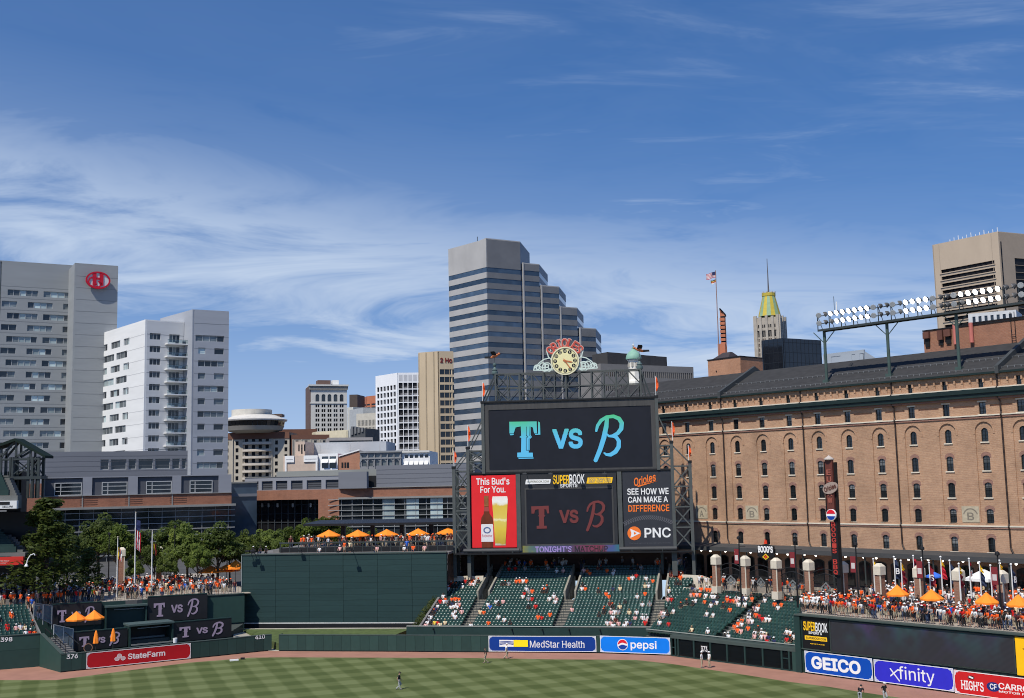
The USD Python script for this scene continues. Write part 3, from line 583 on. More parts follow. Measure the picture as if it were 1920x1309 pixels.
# --- things on the roof
def penthouse(name,label,x0,x1,ytop,y,depth,ybase,mat):
 a,zt = WH.uv(x0,ytop,y); b,_ = WH.uv(x1,ytop,y)
 t = thing(name,label,'penthouse',WH.P,WH.deg)
 part(t,'walls',MB().box(a,b,y,y + depth,32.5,zt),mat); part(t,'coping',MB().box(a - .1,b + .1,y - .1,y + depth + .1,zt,zt + .16),BLACK)
 return t,a,b,zt
PBRICK = brick('penthouse_brick',(.46,.22,.12),(.40,.19,.11),(.40,.27,.19)); RBRICK = brick('red_brick',(.34,.145,.085),(.28,.12,.075),(.30,.2,.15))
t,a,b,zt = penthouse('roof_penthouse','plain orange-brick box on the warehouse roof, below the flagpole',1327,1388,676.5,9.0,5.4,707,PBRICK)
part(t,'vent',MB().box(a + 1.6,a + 1.75,8.9,9.0,zt - 1.9,zt - 1.7),BLACK)
part(t,'hatch_roof',MB().hexa([(a + .3,9.6,zt + .16),(a + 3.6,9.6,zt + .16),(a + 3.6,13,zt + .16),(a + .3,13,zt + .16)],[(a + 1.5,10.9,zt + 1.2),(a + 3.0,10.9,zt + 1.2),(a + 3.0,11.4,zt + 1.2),(a + 1.5,11.4,zt + 1.2)]),M('hatch_slate',(.05,.04,.04),.6))
t,a,b,zt = penthouse('roof_penthouse','red-brick penthouse with ducts behind the light rack at the right edge',1731,1990,622,9.5,5.0,655,RBRICK)
zt2 = WH.uv(1830,606,9.5)[1]; a2 = WH.uv(1806,606,9.5)[0]
part(t,'upper_walls',MB().box(a2,b,9.6,14.4,zt + .17,zt2),RBRICK); part(t,'coping',MB().box(a2 - .1,b + .1,9.5,14.5,zt2,zt2 + .15),BLACK)
DUCT = M('duct_brown',(.13,.055,.04),.6,.15,1.)
for k,(xa,xb,za,zb_) in enumerate(((.15,1.0,1.0,2.1),(2.2,2.9,1.4,2.1),(3.1,4.0,1.05,2.0))):
 part(t,'duct',MB().box(a + xa,a + xb,9.0,9.49,zt - za,zt - .15),DUCT); part(t,'vent',MB().box(a + xa + .15,a + xb - .1,9.3,9.49,zt - zb_,zt - za - .02),BLACK)
PINK = M('faded_red_pipe',(.50,.16,.13),.5)
for q in (4.6,6.8): part(t,'flue',MB().cyl((a + q,9.2),.26,zt - 2.2,zt + .35,10),PINK)
lad = MB()
for q in (0,.5): lad.bar((b - 6 + q,9.3,33),(b - 6 + q,9.3,zt2 + .8),.06)
for k in range(9): lad.bar((b - 6,9.3,33.4 + .5 * k),(b - 5.5,9.3,33.4 + .5 * k),.05)
part(t,'ladder',lad,BLACK)
# --- light rack standing on the roof
YL = 1.3
lr = thing('light_rack','long steel rack of floodlights, some lit, standing on posts on the warehouse roof','floodlights',WH.P,WH.deg)
z0,z1,uL,uR = WH.uv(1545,618,YL)[1],WH.uv(1540,590,YL)[1],WH.uv(1538,605,YL)[0],36.0
POST = M('light_post_green',(.055,.085,.075),.45,.12,.8)
for px,py in ((1549,690),(1667,680),(1797.5,665)):
 u = WH.uv(px,py,YL)[0]
 part(lr,'post',MB().cyl((u,YL),.20,zr(YL) - .2,z0 - .1,12),POST); part(lr,'foot',MB().box(u - .4,u + .4,YL - .4,YL + .4,zr(YL) - .25,zr(YL) + .2),POST)
 for d in (-1,1): part(lr,'brace',MB().bar((u,YL,z0 - 1.9),(u + d * 1.7,YL,z0 - .25),.09),POST)
u = 29.5; part(lr,'post',MB().cyl((u,YL),.2,zr(YL) - .2,z0 - .1,12),POST)
for y in (YL - .65,YL + .65): part(lr,'walkway_beam',MB().box(uL,uR,y - .07,y + .07,z0 - .28,z0),STEEL)
part(lr,'walkway',MB().box(uL,uR,YL - .57,YL + .57,z0 - .1,z0 - .04),M('grating',(.05,.05,.05),.7))
for z in (z0 + (z1 - z0) * .35,z0 + (z1 - z0) * .86): part(lr,'lamp_rail',MB().box(uL,uR,YL - .72,YL - .64,z - .05,z + .05),STEEL)
n = int((uR - uL) / .92)
for k in range(0,n + 1,2):
 u = uL + .92 * k; part(lr,'upright',MB().bar((u,YL - .6,z0),(u,YL - .6,z1),.09),STEEL); part(lr,'upright',MB().bar((u,YL + .5,z0),(u,YL - .5,z1 - .25),.06),STEEL)
LIT = glow('floodlight_lit',(1.,.985,.95),7.0); UNLIT = plain('floodlight_glass',(.42,.44,.46),.15,.5); CASE = M('lamp_case',(.06,.062,.065),.45)
litset = {2: 0,3: 1,4: 1,5: 1,6: 2,7: 2,8: 1,14: 1,15: 2,16: 2,17: 1,22: 0,23: 1,24: 1,25: 2,26: 2,27: 1,31: 1,32: 2}
for k in range(n):
 for r_,fz in enumerate((.90,.38)):
  kk = k + (0 if r_ == 0 else -0); u = uL + .46 + .92 * k; z = z0 + (z1 - z0) * fz; lit = kk in litset and not (r_ == 1 and litset[kk] == 0)
  yaw = 0.30 if lit else (1.15 if (k % 3) else -.5)
  d = np.array([-math.sin(yaw),-math.cos(yaw),-.42]); d /= np.linalg.norm(d); c = np.array([u,YL - .95,z]); R = .37
  fl = part(lr,'floodlight',MB().tube([c - d * .42,c - d * .34,c - d * .12,c],[.10,.22,.33,R],10),CASE)
  part(fl,'lens',MB().tube([c + d * .005,c + d * .03],[R * .96,R * .9],12),LIT if lit else UNLIT)
  part(fl,'yoke',MB().bar((u,YL - .68,z - .05),c - d * .2,.08),CASE)
u = WH.uv(1565,590,YL)[0]
part(lr,'lightning_rod',MB().tube([(u,YL,z1 - .3),(u,YL,WH.uv(1562,556,YL)[1])],.035,5),STEEL); part(lr,'beacon',MB().cyl((u + .35,YL),.08,z1 - .3,WH.uv(1566,566,YL)[1],6),WHITE)
# ------------------------------------------------------------------ the centre-field scoreboard
_p = atY(853,1071,162.0)
FS = Frame(_p,ang=math.radians(-8.0))
Q = lambda px,py,y=0.: FS.uv(px,py,y)
Z7 = lambda a,b: Q(840 + a / 3.85,730 + b / 3.85)
def qbox(t,name,tl,br,y0,y1,mat,label=None):
 (a,z1),(b,z0) = Q(*tl),Q(*br); return part(t,name,MB().box(min(a,b),max(a,b),y0,y1,min(z0,z1),max(z0,z1)),mat,label=label),min(a,b),max(a,b),min(z0,z1),max(z0,z1)
PANELBLK = M('board_black',(.016,.016,.018),.45,.2,.6)
sb = thing('scoreboard','tall steel scoreboard with stepped lattice sides and a dark upper screen frame','scoreboard',FS.P,FS.deg)
xl = [Q(852,960)[0],Q(879,960)[0],Q(906,820)[0]]; xr = [Q(1233,820)[0],Q(1263.5,960)[0],Q(1297,960)[0]]
ztops = [Q(850,879)[1],Q(877.7,842)[1],Q(904,757)[1]]; zrt = [Q(1231,746)[1],Q(1261,831)[1],Q(1293,868)[1]]
ZB = 7.4; ZBELT = Q(1060,885)[1]; z_low = Q(1060,1030)[1]
for xs,zs in ((xl,ztops),(xr[::-1],zrt[::-1])):
 for i,(x,zt) in enumerate(zip(xs,zs)):
  part(sb,'post',MB().box(x - .22,x + .22,-.22,.22,ZB if i < 2 else ZBELT,zt),GREYSTEEL); part(sb,'post',MB().box(x - .18,x + .18,2.4,2.76,ZB,zt - .1),STEEL)
  part(sb,'post_head',MB().box(x - .28,x + .28,-.28,.28,zt,zt + .35),BLACK)
  part(sb,'tie',MB().box(x - .07,x + .07,.23,2.39,zt - .35,zt - .15),STEEL)
def lattice(x0,x1,z0,z1,n,y=0.,w=.17,mat=GREYSTEEL):
 dz = (z1 - z0) / n
 for k in range(n):
  a,b = z0 + dz * k,z0 + dz * (k + 1)
  part(sb,'brace',MB().bar((x0,y + .03,a),(x1,y + .03,b),w,w * .7,up=(0,1,0)),mat); part(sb,'brace',MB().bar((x1,y - .09,a),(x0,y - .09,b),w,w * .7,up=(0,1,0)),mat)
  part(sb,'rung',MB().box(x0 + .2,x1 - .2,y - .14,y + .12,b - .09,b + .09),mat)
for (xa,xb),za in (((xl[0],xl[1]),ztops[0]),((xr[1],xr[2]),zrt[2])):
 lattice(xa,xb,z_low,za - .4,4); lattice(xa,xb,z_low,za - .4,4,y=2.55,w=.13,mat=STEEL)
zc_ = Q(900,885)[1]
for (xa,xb),za in (((xl[1],xl[2]),ztops[1]),((xr[0],xr[1]),zrt[1])):
 lattice(xa,xb,zc_,za - .3,2); lattice(xa,xb,zc_,za - .3,2,y=2.55,w=.13,mat=STEEL)
for a,b,za,zb2 in ((xl[0],xl[1],ztops[0],ztops[1] - .2),(xl[1],xl[2],ztops[1],ztops[1] + 4.2),(xr[1],xr[0],zrt[1],zrt[1] + 4.2),(xr[2],xr[1],zrt[2],zrt[1] - .2)):
 part(sb,'brace',MB().bar((a,0,za),(b,0,zb2),.16),GREYSTEEL); part(sb,'brace',MB().bar((a,2.55,za),(b,2.55,zb2),.12),STEEL)
_,a,b,z0,z1 = qbox(sb,'upper_board',(907,756),(1232,881.5),.1,2.3,PANELBLK)
g = rect(a,b,z0,z1); gi = rect(Q(916,770)[0],Q(1220,765)[0],Q(1060,881)[1] + .15,Q(1060,765)[1])
part(sb,'bezel',MB().plate(g.difference(gi),-.06,.095),M('bezel_grey',(.06,.058,.056),.5,.2,.5,stretch=(4,4,.3)))
part(sb,'top_rail',MB().box(a - .15,b + .15,-.25,2.5,z1,z1 + .22),BLACK)
UA,UB,UZ0,UZ1 = gi.bounds[0],gi.bounds[2],gi.bounds[1],gi.bounds[3]
us = thing('video_screen','big upper screen showing T vs B in blue-green lettering','screen',FS.P,FS.deg)
part(us,'screen',MB().box(UA,UB,.02,.094,UZ0,UZ1),M('screen_black',(.010,.011,.017),.5,.2,.5))
def team(t,P,mats,y,vsmat,detail=True):
 """The lettering of the match-up; P turns the photograph's pixels on the board into local x, z."""
 pl = lambda pts: sg.Polygon([P(*p) for p in pts]).buffer(0)
 T = pl([(442,235),(640,232),(643,318),(622,318),(612,275),(590,268),(588,335),(600,345),(583,358),(583,458),(612,458),(614,488),(500,490),(500,458),(527,456),(529,352),(516,345),(528,335),(526,268),(488,275),(474,318),(444,318)])
 part(t,'letter',MB().plate(T,y - .05,y),mats)
 if detail:
  sh = [[(650,232),(664,240),(666,328),(630,330),(628,322),(650,322)],[(446,322),(472,322),(476,330),(450,332)],[(506,494),(618,492),(620,462),(614,462),(617,500),(512,503)],[(592,270),(596,270),(596,330),(606,345),(590,360),(590,440),(586,440),(586,358),(602,345),(592,335)]]
  for q in sh: part(t,'letter_shadow',MB().plate(pl(q),y - .05,y),mats)
  part(t,'inner_line',MB().plate(pl([(566,270),(570,270),(568,330),(580,345),(567,352),(567,438),(584,438),(584,442),(563,442),(563,349),(574,345),(564,334)]),y - .06,y - .05),PANELBLK)
 a_,zb_ = P(757,432); b_,zt_ = P(972,280)
 g = fit(text('VS',1.).buffer(.035,join_style=2),a_,b_,zb_,zt_)
 for q in getattr(g,'geoms',[g]): part(t,'letter',MB().plate(q,y - .05,y),vsmat)
 def stroke(pts,ws):
  out = []
  pts = [np.array(P(*p)) for p in pts]; k = np.hypot(*(np.array(P(1000,300)) - np.array(P(1100,300)))) / 100
  for i in range(len(pts) - 1):
   for s in np.linspace(0,1,6): out.append(sg.Point(pts[i] + (pts[i + 1] - pts[i]) * s).buffer((ws[i] + (ws[i + 1] - ws[i]) * s) * k,6))
  return unary_union([out[i].union(out[i + 1]).convex_hull for i in range(len(out) - 1)])
 B = stroke([(1150,200),(1142,270),(1125,350),(1100,430),(1066,512)],[12,16,17,16,14]).union(
  stroke([(1070,300),(1080,262),(1105,225),(1145,200),(1195,195),(1235,212),(1255,245),(1250,285),(1225,318),(1185,338),(1160,338),(1150,325)],[8,11,12,11,12,14,15,15,13,10,7,5])).union(
  stroke([(1180,338),(1215,345),(1234,375),(1232,415),(1210,450),(1175,472),(1145,472),(1128,460)],[8,12,14,15,15,13,9,5]))
 part(t,'letter',MB().plate(B.buffer(.01),y - .05,y),mats)
def gradmat(name,z0,z1,c0,c1,s):
 N = {'g': ('geometry',{}),'s': ('separate_xyz',{}),'m': ('map_range',{'from_min': z0,'from_max': z1,'clamp': True}),'n': ('noise_texture',{'scale': .5}),'a': ('math',{'math_type': 'multiply_add','value2': .3,'value3': -.15}),'ad': ('math',{'math_type': 'add'}),
   'r': ('rgb_ramp',{'ramp': [(0,c0),(.45,c0),(.95,c1)]}),'p': ('principled_bsdf',{'base_color': (.02,.02,.02),'roughness': .6,'emission_strength': s})}
 return usdkit.material(stage,'/World/Looks/' + name,N,[('g.position','s.vector'),('s.z','m.value'),('g.position','n.vector'),('n.fac','a.value1'),('m.result','ad.value1'),('a.value','ad.value2'),('ad.value','r.fac'),('r.color','p.emission_color')],surface='p.BSDF')
za,zb2 = Z7(500,500)[1],Z7(500,190)[1]
TEAL = gradmat('screen_teal',za,zb2,lin((78,184,232)),lin((62,190,128)),1.0)
team(us,Z7,TEAL,.02,TEAL)
lp,a,b,z0,z1 = qbox(sb,'lower_board',(880,889),(1268,1026),.25,2.2,PANELBLK)
for x in (Q(972.5,960)[0],Q(1163,960)[0]): part(sb,'mullion',MB().box(x - .3,x + .3,-.1,.24,z_low - .1,Q(1060,884)[1]),GREYSTEEL)
part(sb,'belt_beam',MB().box(xl[1] - .3,xr[1] + .3,-.14,.3,Q(1060,886)[1],Q(1060,882.5)[1]),BLACK)
for (pa,pb) in ((871,975),(1162,1269)):
 part(sb,'catwalk_roll',MB().tube([(Q(pa,1030)[0],-.7,z_low),(Q(pb,1029)[0],-.7,z_low)],.28,10),M('roll_grey',(.06,.062,.064),.5))
part(sb,'catwalk',MB().box(xl[0],xr[2],-1.0,2.9,z_low - .55,z_low - .36),BLACK)
for x in np.linspace(xl[0],xr[2],9): part(sb,'truss_post',MB().box(x - .06,x + .06,-.95,-.85,z_low - .36,z_low + .1),STEEL)
for px in (880,1263):                                         # legs under the boards
 x = Q(px,1040)[0]; part(sb,'leg',MB().box(x - .25,x + .25,-.2,.3,ZB,z_low - .56),GREYSTEEL)
def adboard(label,tl,br,mat,y=-.02):
 t = thing('advert_board',label,'sign',FS.P,FS.deg); p,a,b,z0,z1 = qbox(t,'panel',tl,br,y,.24,mat); return t,a,b,z0,z1
t,a,b,z0,z1 = adboard('red beer advert with a brown bottle and a full glass',(883.5,892),(969.5,1026.2),M('beer_red',lin((222,40,44)),.45,.04,.8))
w,h = b - a,z1 - z0; y = -.02
letters(t,fit(serif("This Bud's",1.,True,.06),a + w * .11,a + w * .86,z0 + h * .865,z0 + h * .965),WHITE_LETTER,y,th=.03); letters(t,fit(serif("For You.",1.,True,.06),a + w * .20,a + w * .77,z0 + h * .755,z0 + h * .845),WHITE_LETTER,y,th=.03)
P_ = lambda p: sg.Polygon([(a + w * u,z0 + h * v) for u,v in p])
bot = [(.215,.0),(.205,.20),(.205,.36),(.215,.41),(.27,.47),(.285,.56),(.285,.70),(.38,.70),(.38,.56),(.40,.47),(.465,.41),(.475,.36),(.475,.20),(.465,.0)]
AMBER = M('amber_glass_print',(.13,.028,.010),.25,.5,.9,stretch=(1,1,.3)); part(t,'bottle_print',MB().plate(P_(bot),y - .03,y),AMBER)
part(t,'bottle_neck_print',MB().plate(P_([(.283,.57),(.283,.715),(.382,.715),(.382,.57)]),y - .04,y - .03),M('amber_light_print',(.30,.11,.035),.3,.4,1.)); part(t,'bottle_collar',MB().plate(P_([(.275,.50),(.28,.56),(.385,.56),(.395,.50)]),y - .045,y - .03),plain('bottle_band',(.35,.06,.05)))
part(t,'bottle_label',MB().plate(P_([(.205,.08),(.205,.305),(.215,.325),(.465,.325),(.475,.305),(.475,.08)]),y - .045,y - .03),plain('label_white',(.72,.70,.70)))
part(t,'label_crest',MB().plate(sa.scale(sg.Point(a + w * .34,z0 + h * .24).buffer(1,12),w * .085,h * .045).difference(sa.scale(sg.Point(a + w * .34,z0 + h * .24).buffer(1,12),w * .055,h * .028)),y - .055,y - .045),plain('label_blue',(.10,.14,.28)))
part(t,'label_script',MB().plate(fit(text('Budweiser',1.,False),a + w * .225,a + w * .455,z0 + h * .145,z0 + h * .185),y - .055,y - .045),plain('label_red',(.45,.10,.14)),kind='stuff')
glassp = [(.515,.03),(.475,.53),(.46,.66),(.475,.705),(.80,.705),(.815,.66),(.80,.53),(.745,.03)]
def beer():
 N = {'g': ('geometry',{}),'s': ('separate_xyz',{}),'m': ('map_range',{'from_min': z0,'from_max': z1}),'n': ('noise_texture',{'scale': .9,'detail': 4.}),'a': ('math',{'math_type': 'multiply_add','value2': .12,'value3': -.06}),'ad': ('math',{'math_type': 'add'}),
   'r': ('rgb_ramp',{'ramp': [(0.03,(.55,.55,.5)),(.06,(.50,.34,.03)),(.25,(.72,.52,.05)),(.36,(.70,.55,.10)),(.385,(.85,.78,.45)),(.41,(.74,.56,.10)),(.57,(.70,.48,.05)),(.60,(.8,.76,.62)),(.63,(.86,.84,.78)),(.72,(.80,.76,.68))]}),'p': ('principled_bsdf',{'roughness': .4})}
 return usdkit.material(stage,'/World/Looks/beer_print',N,[('g.position','s.vector'),('s.z','m.value'),('g.position','n.vector'),('n.fac','a.value1'),('m.result','ad.value1'),('a.value','ad.value2'),('ad.value','r.fac'),('r.color','p.base_color')],surface='p.BSDF')
part(t,'glass_print',MB().plate(P_(glassp),y - .04,y),beer())
t = thing('video_screen','middle screen with dim red T vs B under the betting banner','screen',FS.P,FS.deg)
p,a,b,z0,z1 = qbox(t,'panel',(976,884.5),(1159,1022),-.02,.24,M('middle_panel',(.030,.031,.034),.5,.1,.7))
w,h = b - a,z1 - z0; gi = rect(a + w * .055,b - w * .05,z0 + h * .025,z0 + h * .755)
part(t,'screen',MB().plate(gi,-.035,-.02),M('screen_black',(.01,) * 3)); part(t,'bezel',MB().plate(gi.buffer(.22,join_style=2).difference(gi),-.07,-.02),M('bezel_grey',(.06,) * 3))
DIMRED = glow('screen_dim_red',lin((120,40,38)),.75)
def ZM(px,py):                                                     # the same lettering, smaller
 x = a + w * (.105 + (px - 442) / (1272 - 442) * .775); z = z0 + h * (.20 + (515 - py) / (515 - 185) * .39); return x,z
team(t,ZM,DIMRED,-.035,DIMRED,detail=False)
ZC = lambda A,B: Q(860 + A / 4.3636,870 + B / 4.3636)
def zrect(p,q): (xa,za),(xb,zb) = ZC(*p),ZC(*q); return rect(xa,xb,za,zb)
bn = thing('advert_banner','betting banner lettering with white and yellow tabs above the middle screen','sign',FS.P,FS.deg)
g = zrect((770,92),(905,163)).bounds; letters(bn,fit(text('SUPER',1.),g[0],g[2],g[1],g[3]),YEL,-.02,th=.05)
g = zrect((905,85),(1030,160)).bounds; letters(bn,fit(text('BOOK',1.),g[0],g[2],g[1],g[3]),WHITE_LETTER,-.02,th=.05)
g = zrect((830,164),(972,190)).bounds; letters(bn,fit(text('SPORTS',1.),g[0],g[2],g[1],g[3]),WHITE_LETTER,-.02,th=.05)
for p,q,m_,s_ in (((548,128),(752,162),WHITE_LETTER,'SUPERBOOK.COM'),((1050,112),(1258,156),YEL,'GOOD TEAMS WIN')):
 g = zrect(p,q); tb = part(bn,'tab',MB().plate(sa.skew(g,12),-.07,-.02),m_); c = g.bounds; hh = c[3] - c[1]
 part(bn,'lettering',MB().plate(fit(text(s_,1.),c[0] + .25,c[2] - .25,c[1] + hh * (.5 if 'GOOD' in s_ else .3),c[3] - hh * (.12 if 'GOOD' in s_ else .25)),-.085,-.07),plain('tab_ink',(.25,.24,.18)),kind='stuff')
 if 'GOOD' in s_: part(bn,'lettering',MB().plate(fit(text('GREAT TEAMS COVER',1.),c[0] + .2,c[2] - .2,c[1] + hh * .12,c[1] + hh * .45),-.085,-.07),plain('tab_ink',(.25,) * 3),kind='stuff')
for A in (550,760,985,1198):                                     # picture lights on arms
 x,z = ZC(A,82); ar = part(sb,'lamp_arm',MB().bar((x,-.03,z + .35),(x,-1.15,z + .1),.06),STEEL); part(ar,'lamp_head',MB().box(x - .28,x + .28,-1.4,-1.1,z - .05,z + .15),M('lamp_case',(.06,) * 3))
t = thing('message_strip','narrow coloured message strip under the middle screen','screen',FS.P,FS.deg)
p,a,b,z0,z1 = qbox(t,'panel',(980,1023.5),(1162,1035.5),-.05,.6,usdkit.material(stage,'/World/Looks/strip_colours',{'g': ('geometry',{}),'s': ('separate_xyz',{}),'m': ('map_range',{'from_min': float(FS.w(Q(980,1030)[0],0,0)[0]),'from_max': float(FS.w(Q(1162,1030)[0],0,0)[0])}),'n': ('noise_texture',{'scale': 1.2,'detail': 3.}),'a': ('math',{'math_type': 'multiply_add','value2': .25,'value3': -.125}),'ad': ('math',{'math_type': 'add'}),
 'r': ('rgb_ramp',{'ramp': [(0,lin((150,150,60))),(.1,lin((90,130,120))),(.25,lin((80,90,150))),(.45,lin((60,60,110))),(.62,lin((130,30,90))),(.8,lin((150,30,70))),(.9,lin((60,90,170))),(1,lin((30,120,150)))]}),'p': ('principled_bsdf',{'base_color': (.03,.03,.03),'roughness': .5,'emission_strength': .55})},
 [('g.position','s.vector'),('s.x','m.value'),('g.position','n.vector'),('n.fac','a.value1'),('m.result','ad.value1'),('a.value','ad.value2'),('ad.value','r.fac'),('r.color','p.emission_color')],surface='p.BSDF'))
w = b - a; letters(t,fit(text("TONIGHT'S",1.),a + w * .13,a + w * .51,z0 + .12,z1 - .12),glow('strip_violet',lin((175,150,225)),.8),-.05,th=.03); letters(t,fit(text("MATCHUP",1.),a + w * .54,a + w * .88,z0 + .12,z1 - .12),plain('black_lettering',(.02,) * 3),-.05,th=.03)
t,a,b,z0,z1 = adboard('charcoal bank advert with an orange round emblem and white capitals',(1166.5,884),(1265,1024),M('charcoal_board',(.034,.036,.044),.5,.1,.6))
w,h = b - a,z1 - z0; y = -.02; ORANGE_L = plain('orange_lettering',lin((240,120,45)))
for s,v0,v1,u0,u1,m_ in (('SEE HOW WE',.685,.77,.09,.92,WHITE_LETTER),('CAN MAKE A',.58,.66,.10,.90,WHITE_LETTER),('DIFFERENCE',.46,.55,.10,.92,ORANGE_L)):
 letters(t,fit(text(s,1.),a + w * u0,a + w * u1,z0 + h * v0,z0 + h * v1),m_,y,th=.03)
letters(t,fit(serif('PNC',1.,True,.05),a + w * .40,a + w * .93,z0 + h * .115,z0 + h * .245),WHITE_LETTER,y,th=.03)
c = (a + w * .205,z0 + h * .175); part(t,'emblem',MB().plate(sg.Point(c).buffer(h * .09,24),y - .03,y),ORANGE_L)
tri = sg.Polygon([(c[0] - .55,c[1] + .62),(c[0] + .82,c[1]),(c[0] - .55,c[1] - .62),(c[0] - .40,c[1])]); part(t,'emblem',MB().plate(tri.difference(sg.Polygon([(c[0] - .05,c[1] + .22),(c[0] + .32,c[1]),(c[0] - .05,c[1] - .22)])),y - .045,y - .03),WHITE_LETTER)
g = fit(sa.skew(text('Orioles',1.),18),a + w * .22,a + w * .68,z0 + h * .83,z0 + h * .94); g = sa.rotate(g,14); letters(t,g,ORANGE_L,y,th=.03)
part(t,'swash',MB().plate(sa.rotate(sg.Polygon([(a + w * .30,z0 + h * .805),(a + w * .72,z0 + h * .845),(a + w * .30,z0 + h * .825)]),8),y - .03,y),ORANGE_L)
st = MB()
for k in range(26):
 th = math.radians(118 - 56 * k / 25); cx,cz,R = a + w * .5,z0 + h * .33 - w * .92,w * 1.0
 q = np.array([cx + R * math.cos(th),cz + R * math.sin(th)]); d = np.array([-math.cos(th),-math.sin(th)]); tn = np.array([-math.sin(th),math.cos(th)])
 for sg_ in (-1,1): st.plate(sg.LineString([q,q + d * .26 * sg_ + tn * .22]).buffer(.045,2),y - .02,y)
part(t,'stitching_print',st,plain('stitch_grey',(.13,.13,.145)),kind='stuff')
part(t,'small_print',MB().plate(fit(text('The bank services group. All rights reserved',1.,False),a + w * .1,a + w * .92,z0 + h * .035,z0 + h * .05),y - .02,y),plain('stitch_grey',(.13,) * 3),kind='stuff')
Z8 = lambda A,B: Q(860 + A / 4.8,600 + B / 4.8)
zt_,zm_,zb_ = (Z8(340,492)[1] + Z8(1620,437)[1]) / 2,(Z8(300,605)[1] + Z8(1650,580)[1]) / 2,UZ1 + .9
zb_ = Q(1060,752)[1] + .25
cr = thing('crown_truss','open steel truss on top of the scoreboard that carries the clock','truss',FS.P,FS.deg)
xs = [Z8(A,600)[0] for A in (330,440,545,655,760,860,965,1085,1195,1305,1415,1525,1640)]
x0e,x1e = Z8(215,760)[0],Z8(1730,690)[0]
for y in (.2,2.1):
 for z,w_ in ((zt_,.16),(zm_,.13),(zb_,.16)): part(cr,'chord',MB().bar((xs[0] if z > zb_ else x0e,y,z),(xs[-1] if z > zb_ else x1e,y,z),w_),GREYSTEEL)
 for i,x in enumerate(xs): part(cr,'upright',MB().bar((x,y,zb_),(x,y,zt_),.13 if i % 2 else .2),GREYSTEEL if y < 1 else STEEL)
 for i in range(len(xs) - 1):
  for za,zb3 in ((zb_,zm_),(zm_,zt_)):
   s = (i + (za == zm_)) % 2
   part(cr,'diagonal',MB().bar((xs[i],y,za if s else zb3),(xs[i + 1],y,zb3 if s else za),.10),GREYSTEEL if y < 1 else STEEL)
   if i % 2 == 0: part(cr,'diagonal',MB().bar((xs[i],y + .08,zb3 if s else za),(xs[i + 1],y + .08,za if s else zb3),.08),STEEL)
 part(cr,'end_strut',MB().bar((x0e,y,zb_),(xs[0],y,zt_),.18),STEEL); part(cr,'end_strut',MB().bar((x1e,y,zb_),(xs[-1],y,zt_),.18),STEEL)
for x in xs[::2]: part(cr,'cross_tie',MB().bar((x,.2,zt_),(x,2.1,zt_),.1),STEEL)
cxs,czs = Z8(957,368); RC = 127 / 4.8 * 162 / 2130 * 1.0
for d in (-1,1): part(cr,'clock_support',MB().bar((cxs + d * .5,1.0,zm_),(cxs + d * .25,.9,czs - RC + .2),.2),STEEL)
ck = thing('scoreboard_clock','big round cream clock with red lettering over it and mint scrolls beside it','clock',FS.w(cxs,.3,czs - RC),FS.deg)
ring = lambda c,r,n=32: sg.Point(c).buffer(r,n)
CZ = RC
part(ck,'case',MB().plate(ring((0,CZ),RC),-.25,.5),M('clock_case',(.05,.055,.05),.5)); part(ck,'bezel',MB().plate(ring((0,CZ),RC).difference(ring((0,CZ),RC * .89)),-.34,-.25),M('cream_paint',(.70,.66,.45),.5,.06,1.))
part(ck,'dial',MB().plate(ring((0,CZ),RC * .88),-.29,-.25),M('dial_cream',(.76,.70,.38),.5,.05,1.)); part(ck,'dial_ring',MB().plate(ring((0,CZ),RC * .90).difference(ring((0,CZ),RC * .875)),-.345,-.25),BLACK)
for k in range(1,13):
 th = math.radians(90 - 30 * k); c = (RC * .70 * math.cos(th),CZ + RC * .70 * math.sin(th)); d_ = part(ck,'numeral_disc',MB().plate(ring(c,RC * .135,10),-.31,-.29),BLACK)
 part(d_,'numeral',MB().plate(fit(text(str(k),1.),c[0] - RC * (.085 if k > 9 else .05),c[0] + RC * (.085 if k > 9 else .05),c[1] - RC * .075,c[1] + RC * .075),-.32,-.31),plain('numeral_cream',(.7,.66,.45)))
RUST = M('hand_orange',(.50,.16,.06),.5)
def hand(deg_,L_,w_,back=.25):
 th = math.radians(deg_); d = np.array([math.sin(th),math.cos(th)]); n_ = np.array([d[1],-d[0]]); o = np.array([0,CZ])
 return sg.Polygon([o - d * L_ * back + n_ * w_ * .6,o - d * L_ * back - n_ * w_ * .6,o - n_ * w_,o + d * L_ * .8 - n_ * w_ * .8,o + d * L_,o + d * L_ * .8 + n_ * w_ * .8,o + n_ * w_])
part(ck,'hour_hand',MB().plate(hand(102,RC * .56,.11),-.35,-.33),RUST); part(ck,'minute_hand',MB().plate(hand(146,RC * .72,.08),-.38,-.36),RUST); part(ck,'hub',MB().plate(ring((0,CZ),.16,8),-.40,-.29),RUST)
for i,ch in enumerate('ORIOLES'):
 th = math.radians(90 + 52.5 - 17.5 * i); g = fit(serif(ch,1.,True),-.42 if ch != 'I' else -.26,.42 if ch != 'I' else .26,-.62,.62)
 g = sa.rotate(g,math.degrees(th) - 90,origin=(0,0)); R2 = RC * 1.27; g = sa.translate(g,R2 * math.cos(th),CZ + R2 * math.sin(th))
 l_ = part(ck,'letter',MB().plate(g,-.22,-.10),M('letter_red',(.52,.08,.055),.5)); part(l_,'letter_back',MB().plate(g.buffer(.09),-.10,.05),M('letter_rim',(.55,.38,.33),.5))
MINT = M('mint_paint',(.56,.66,.60),.5,.08,1.)
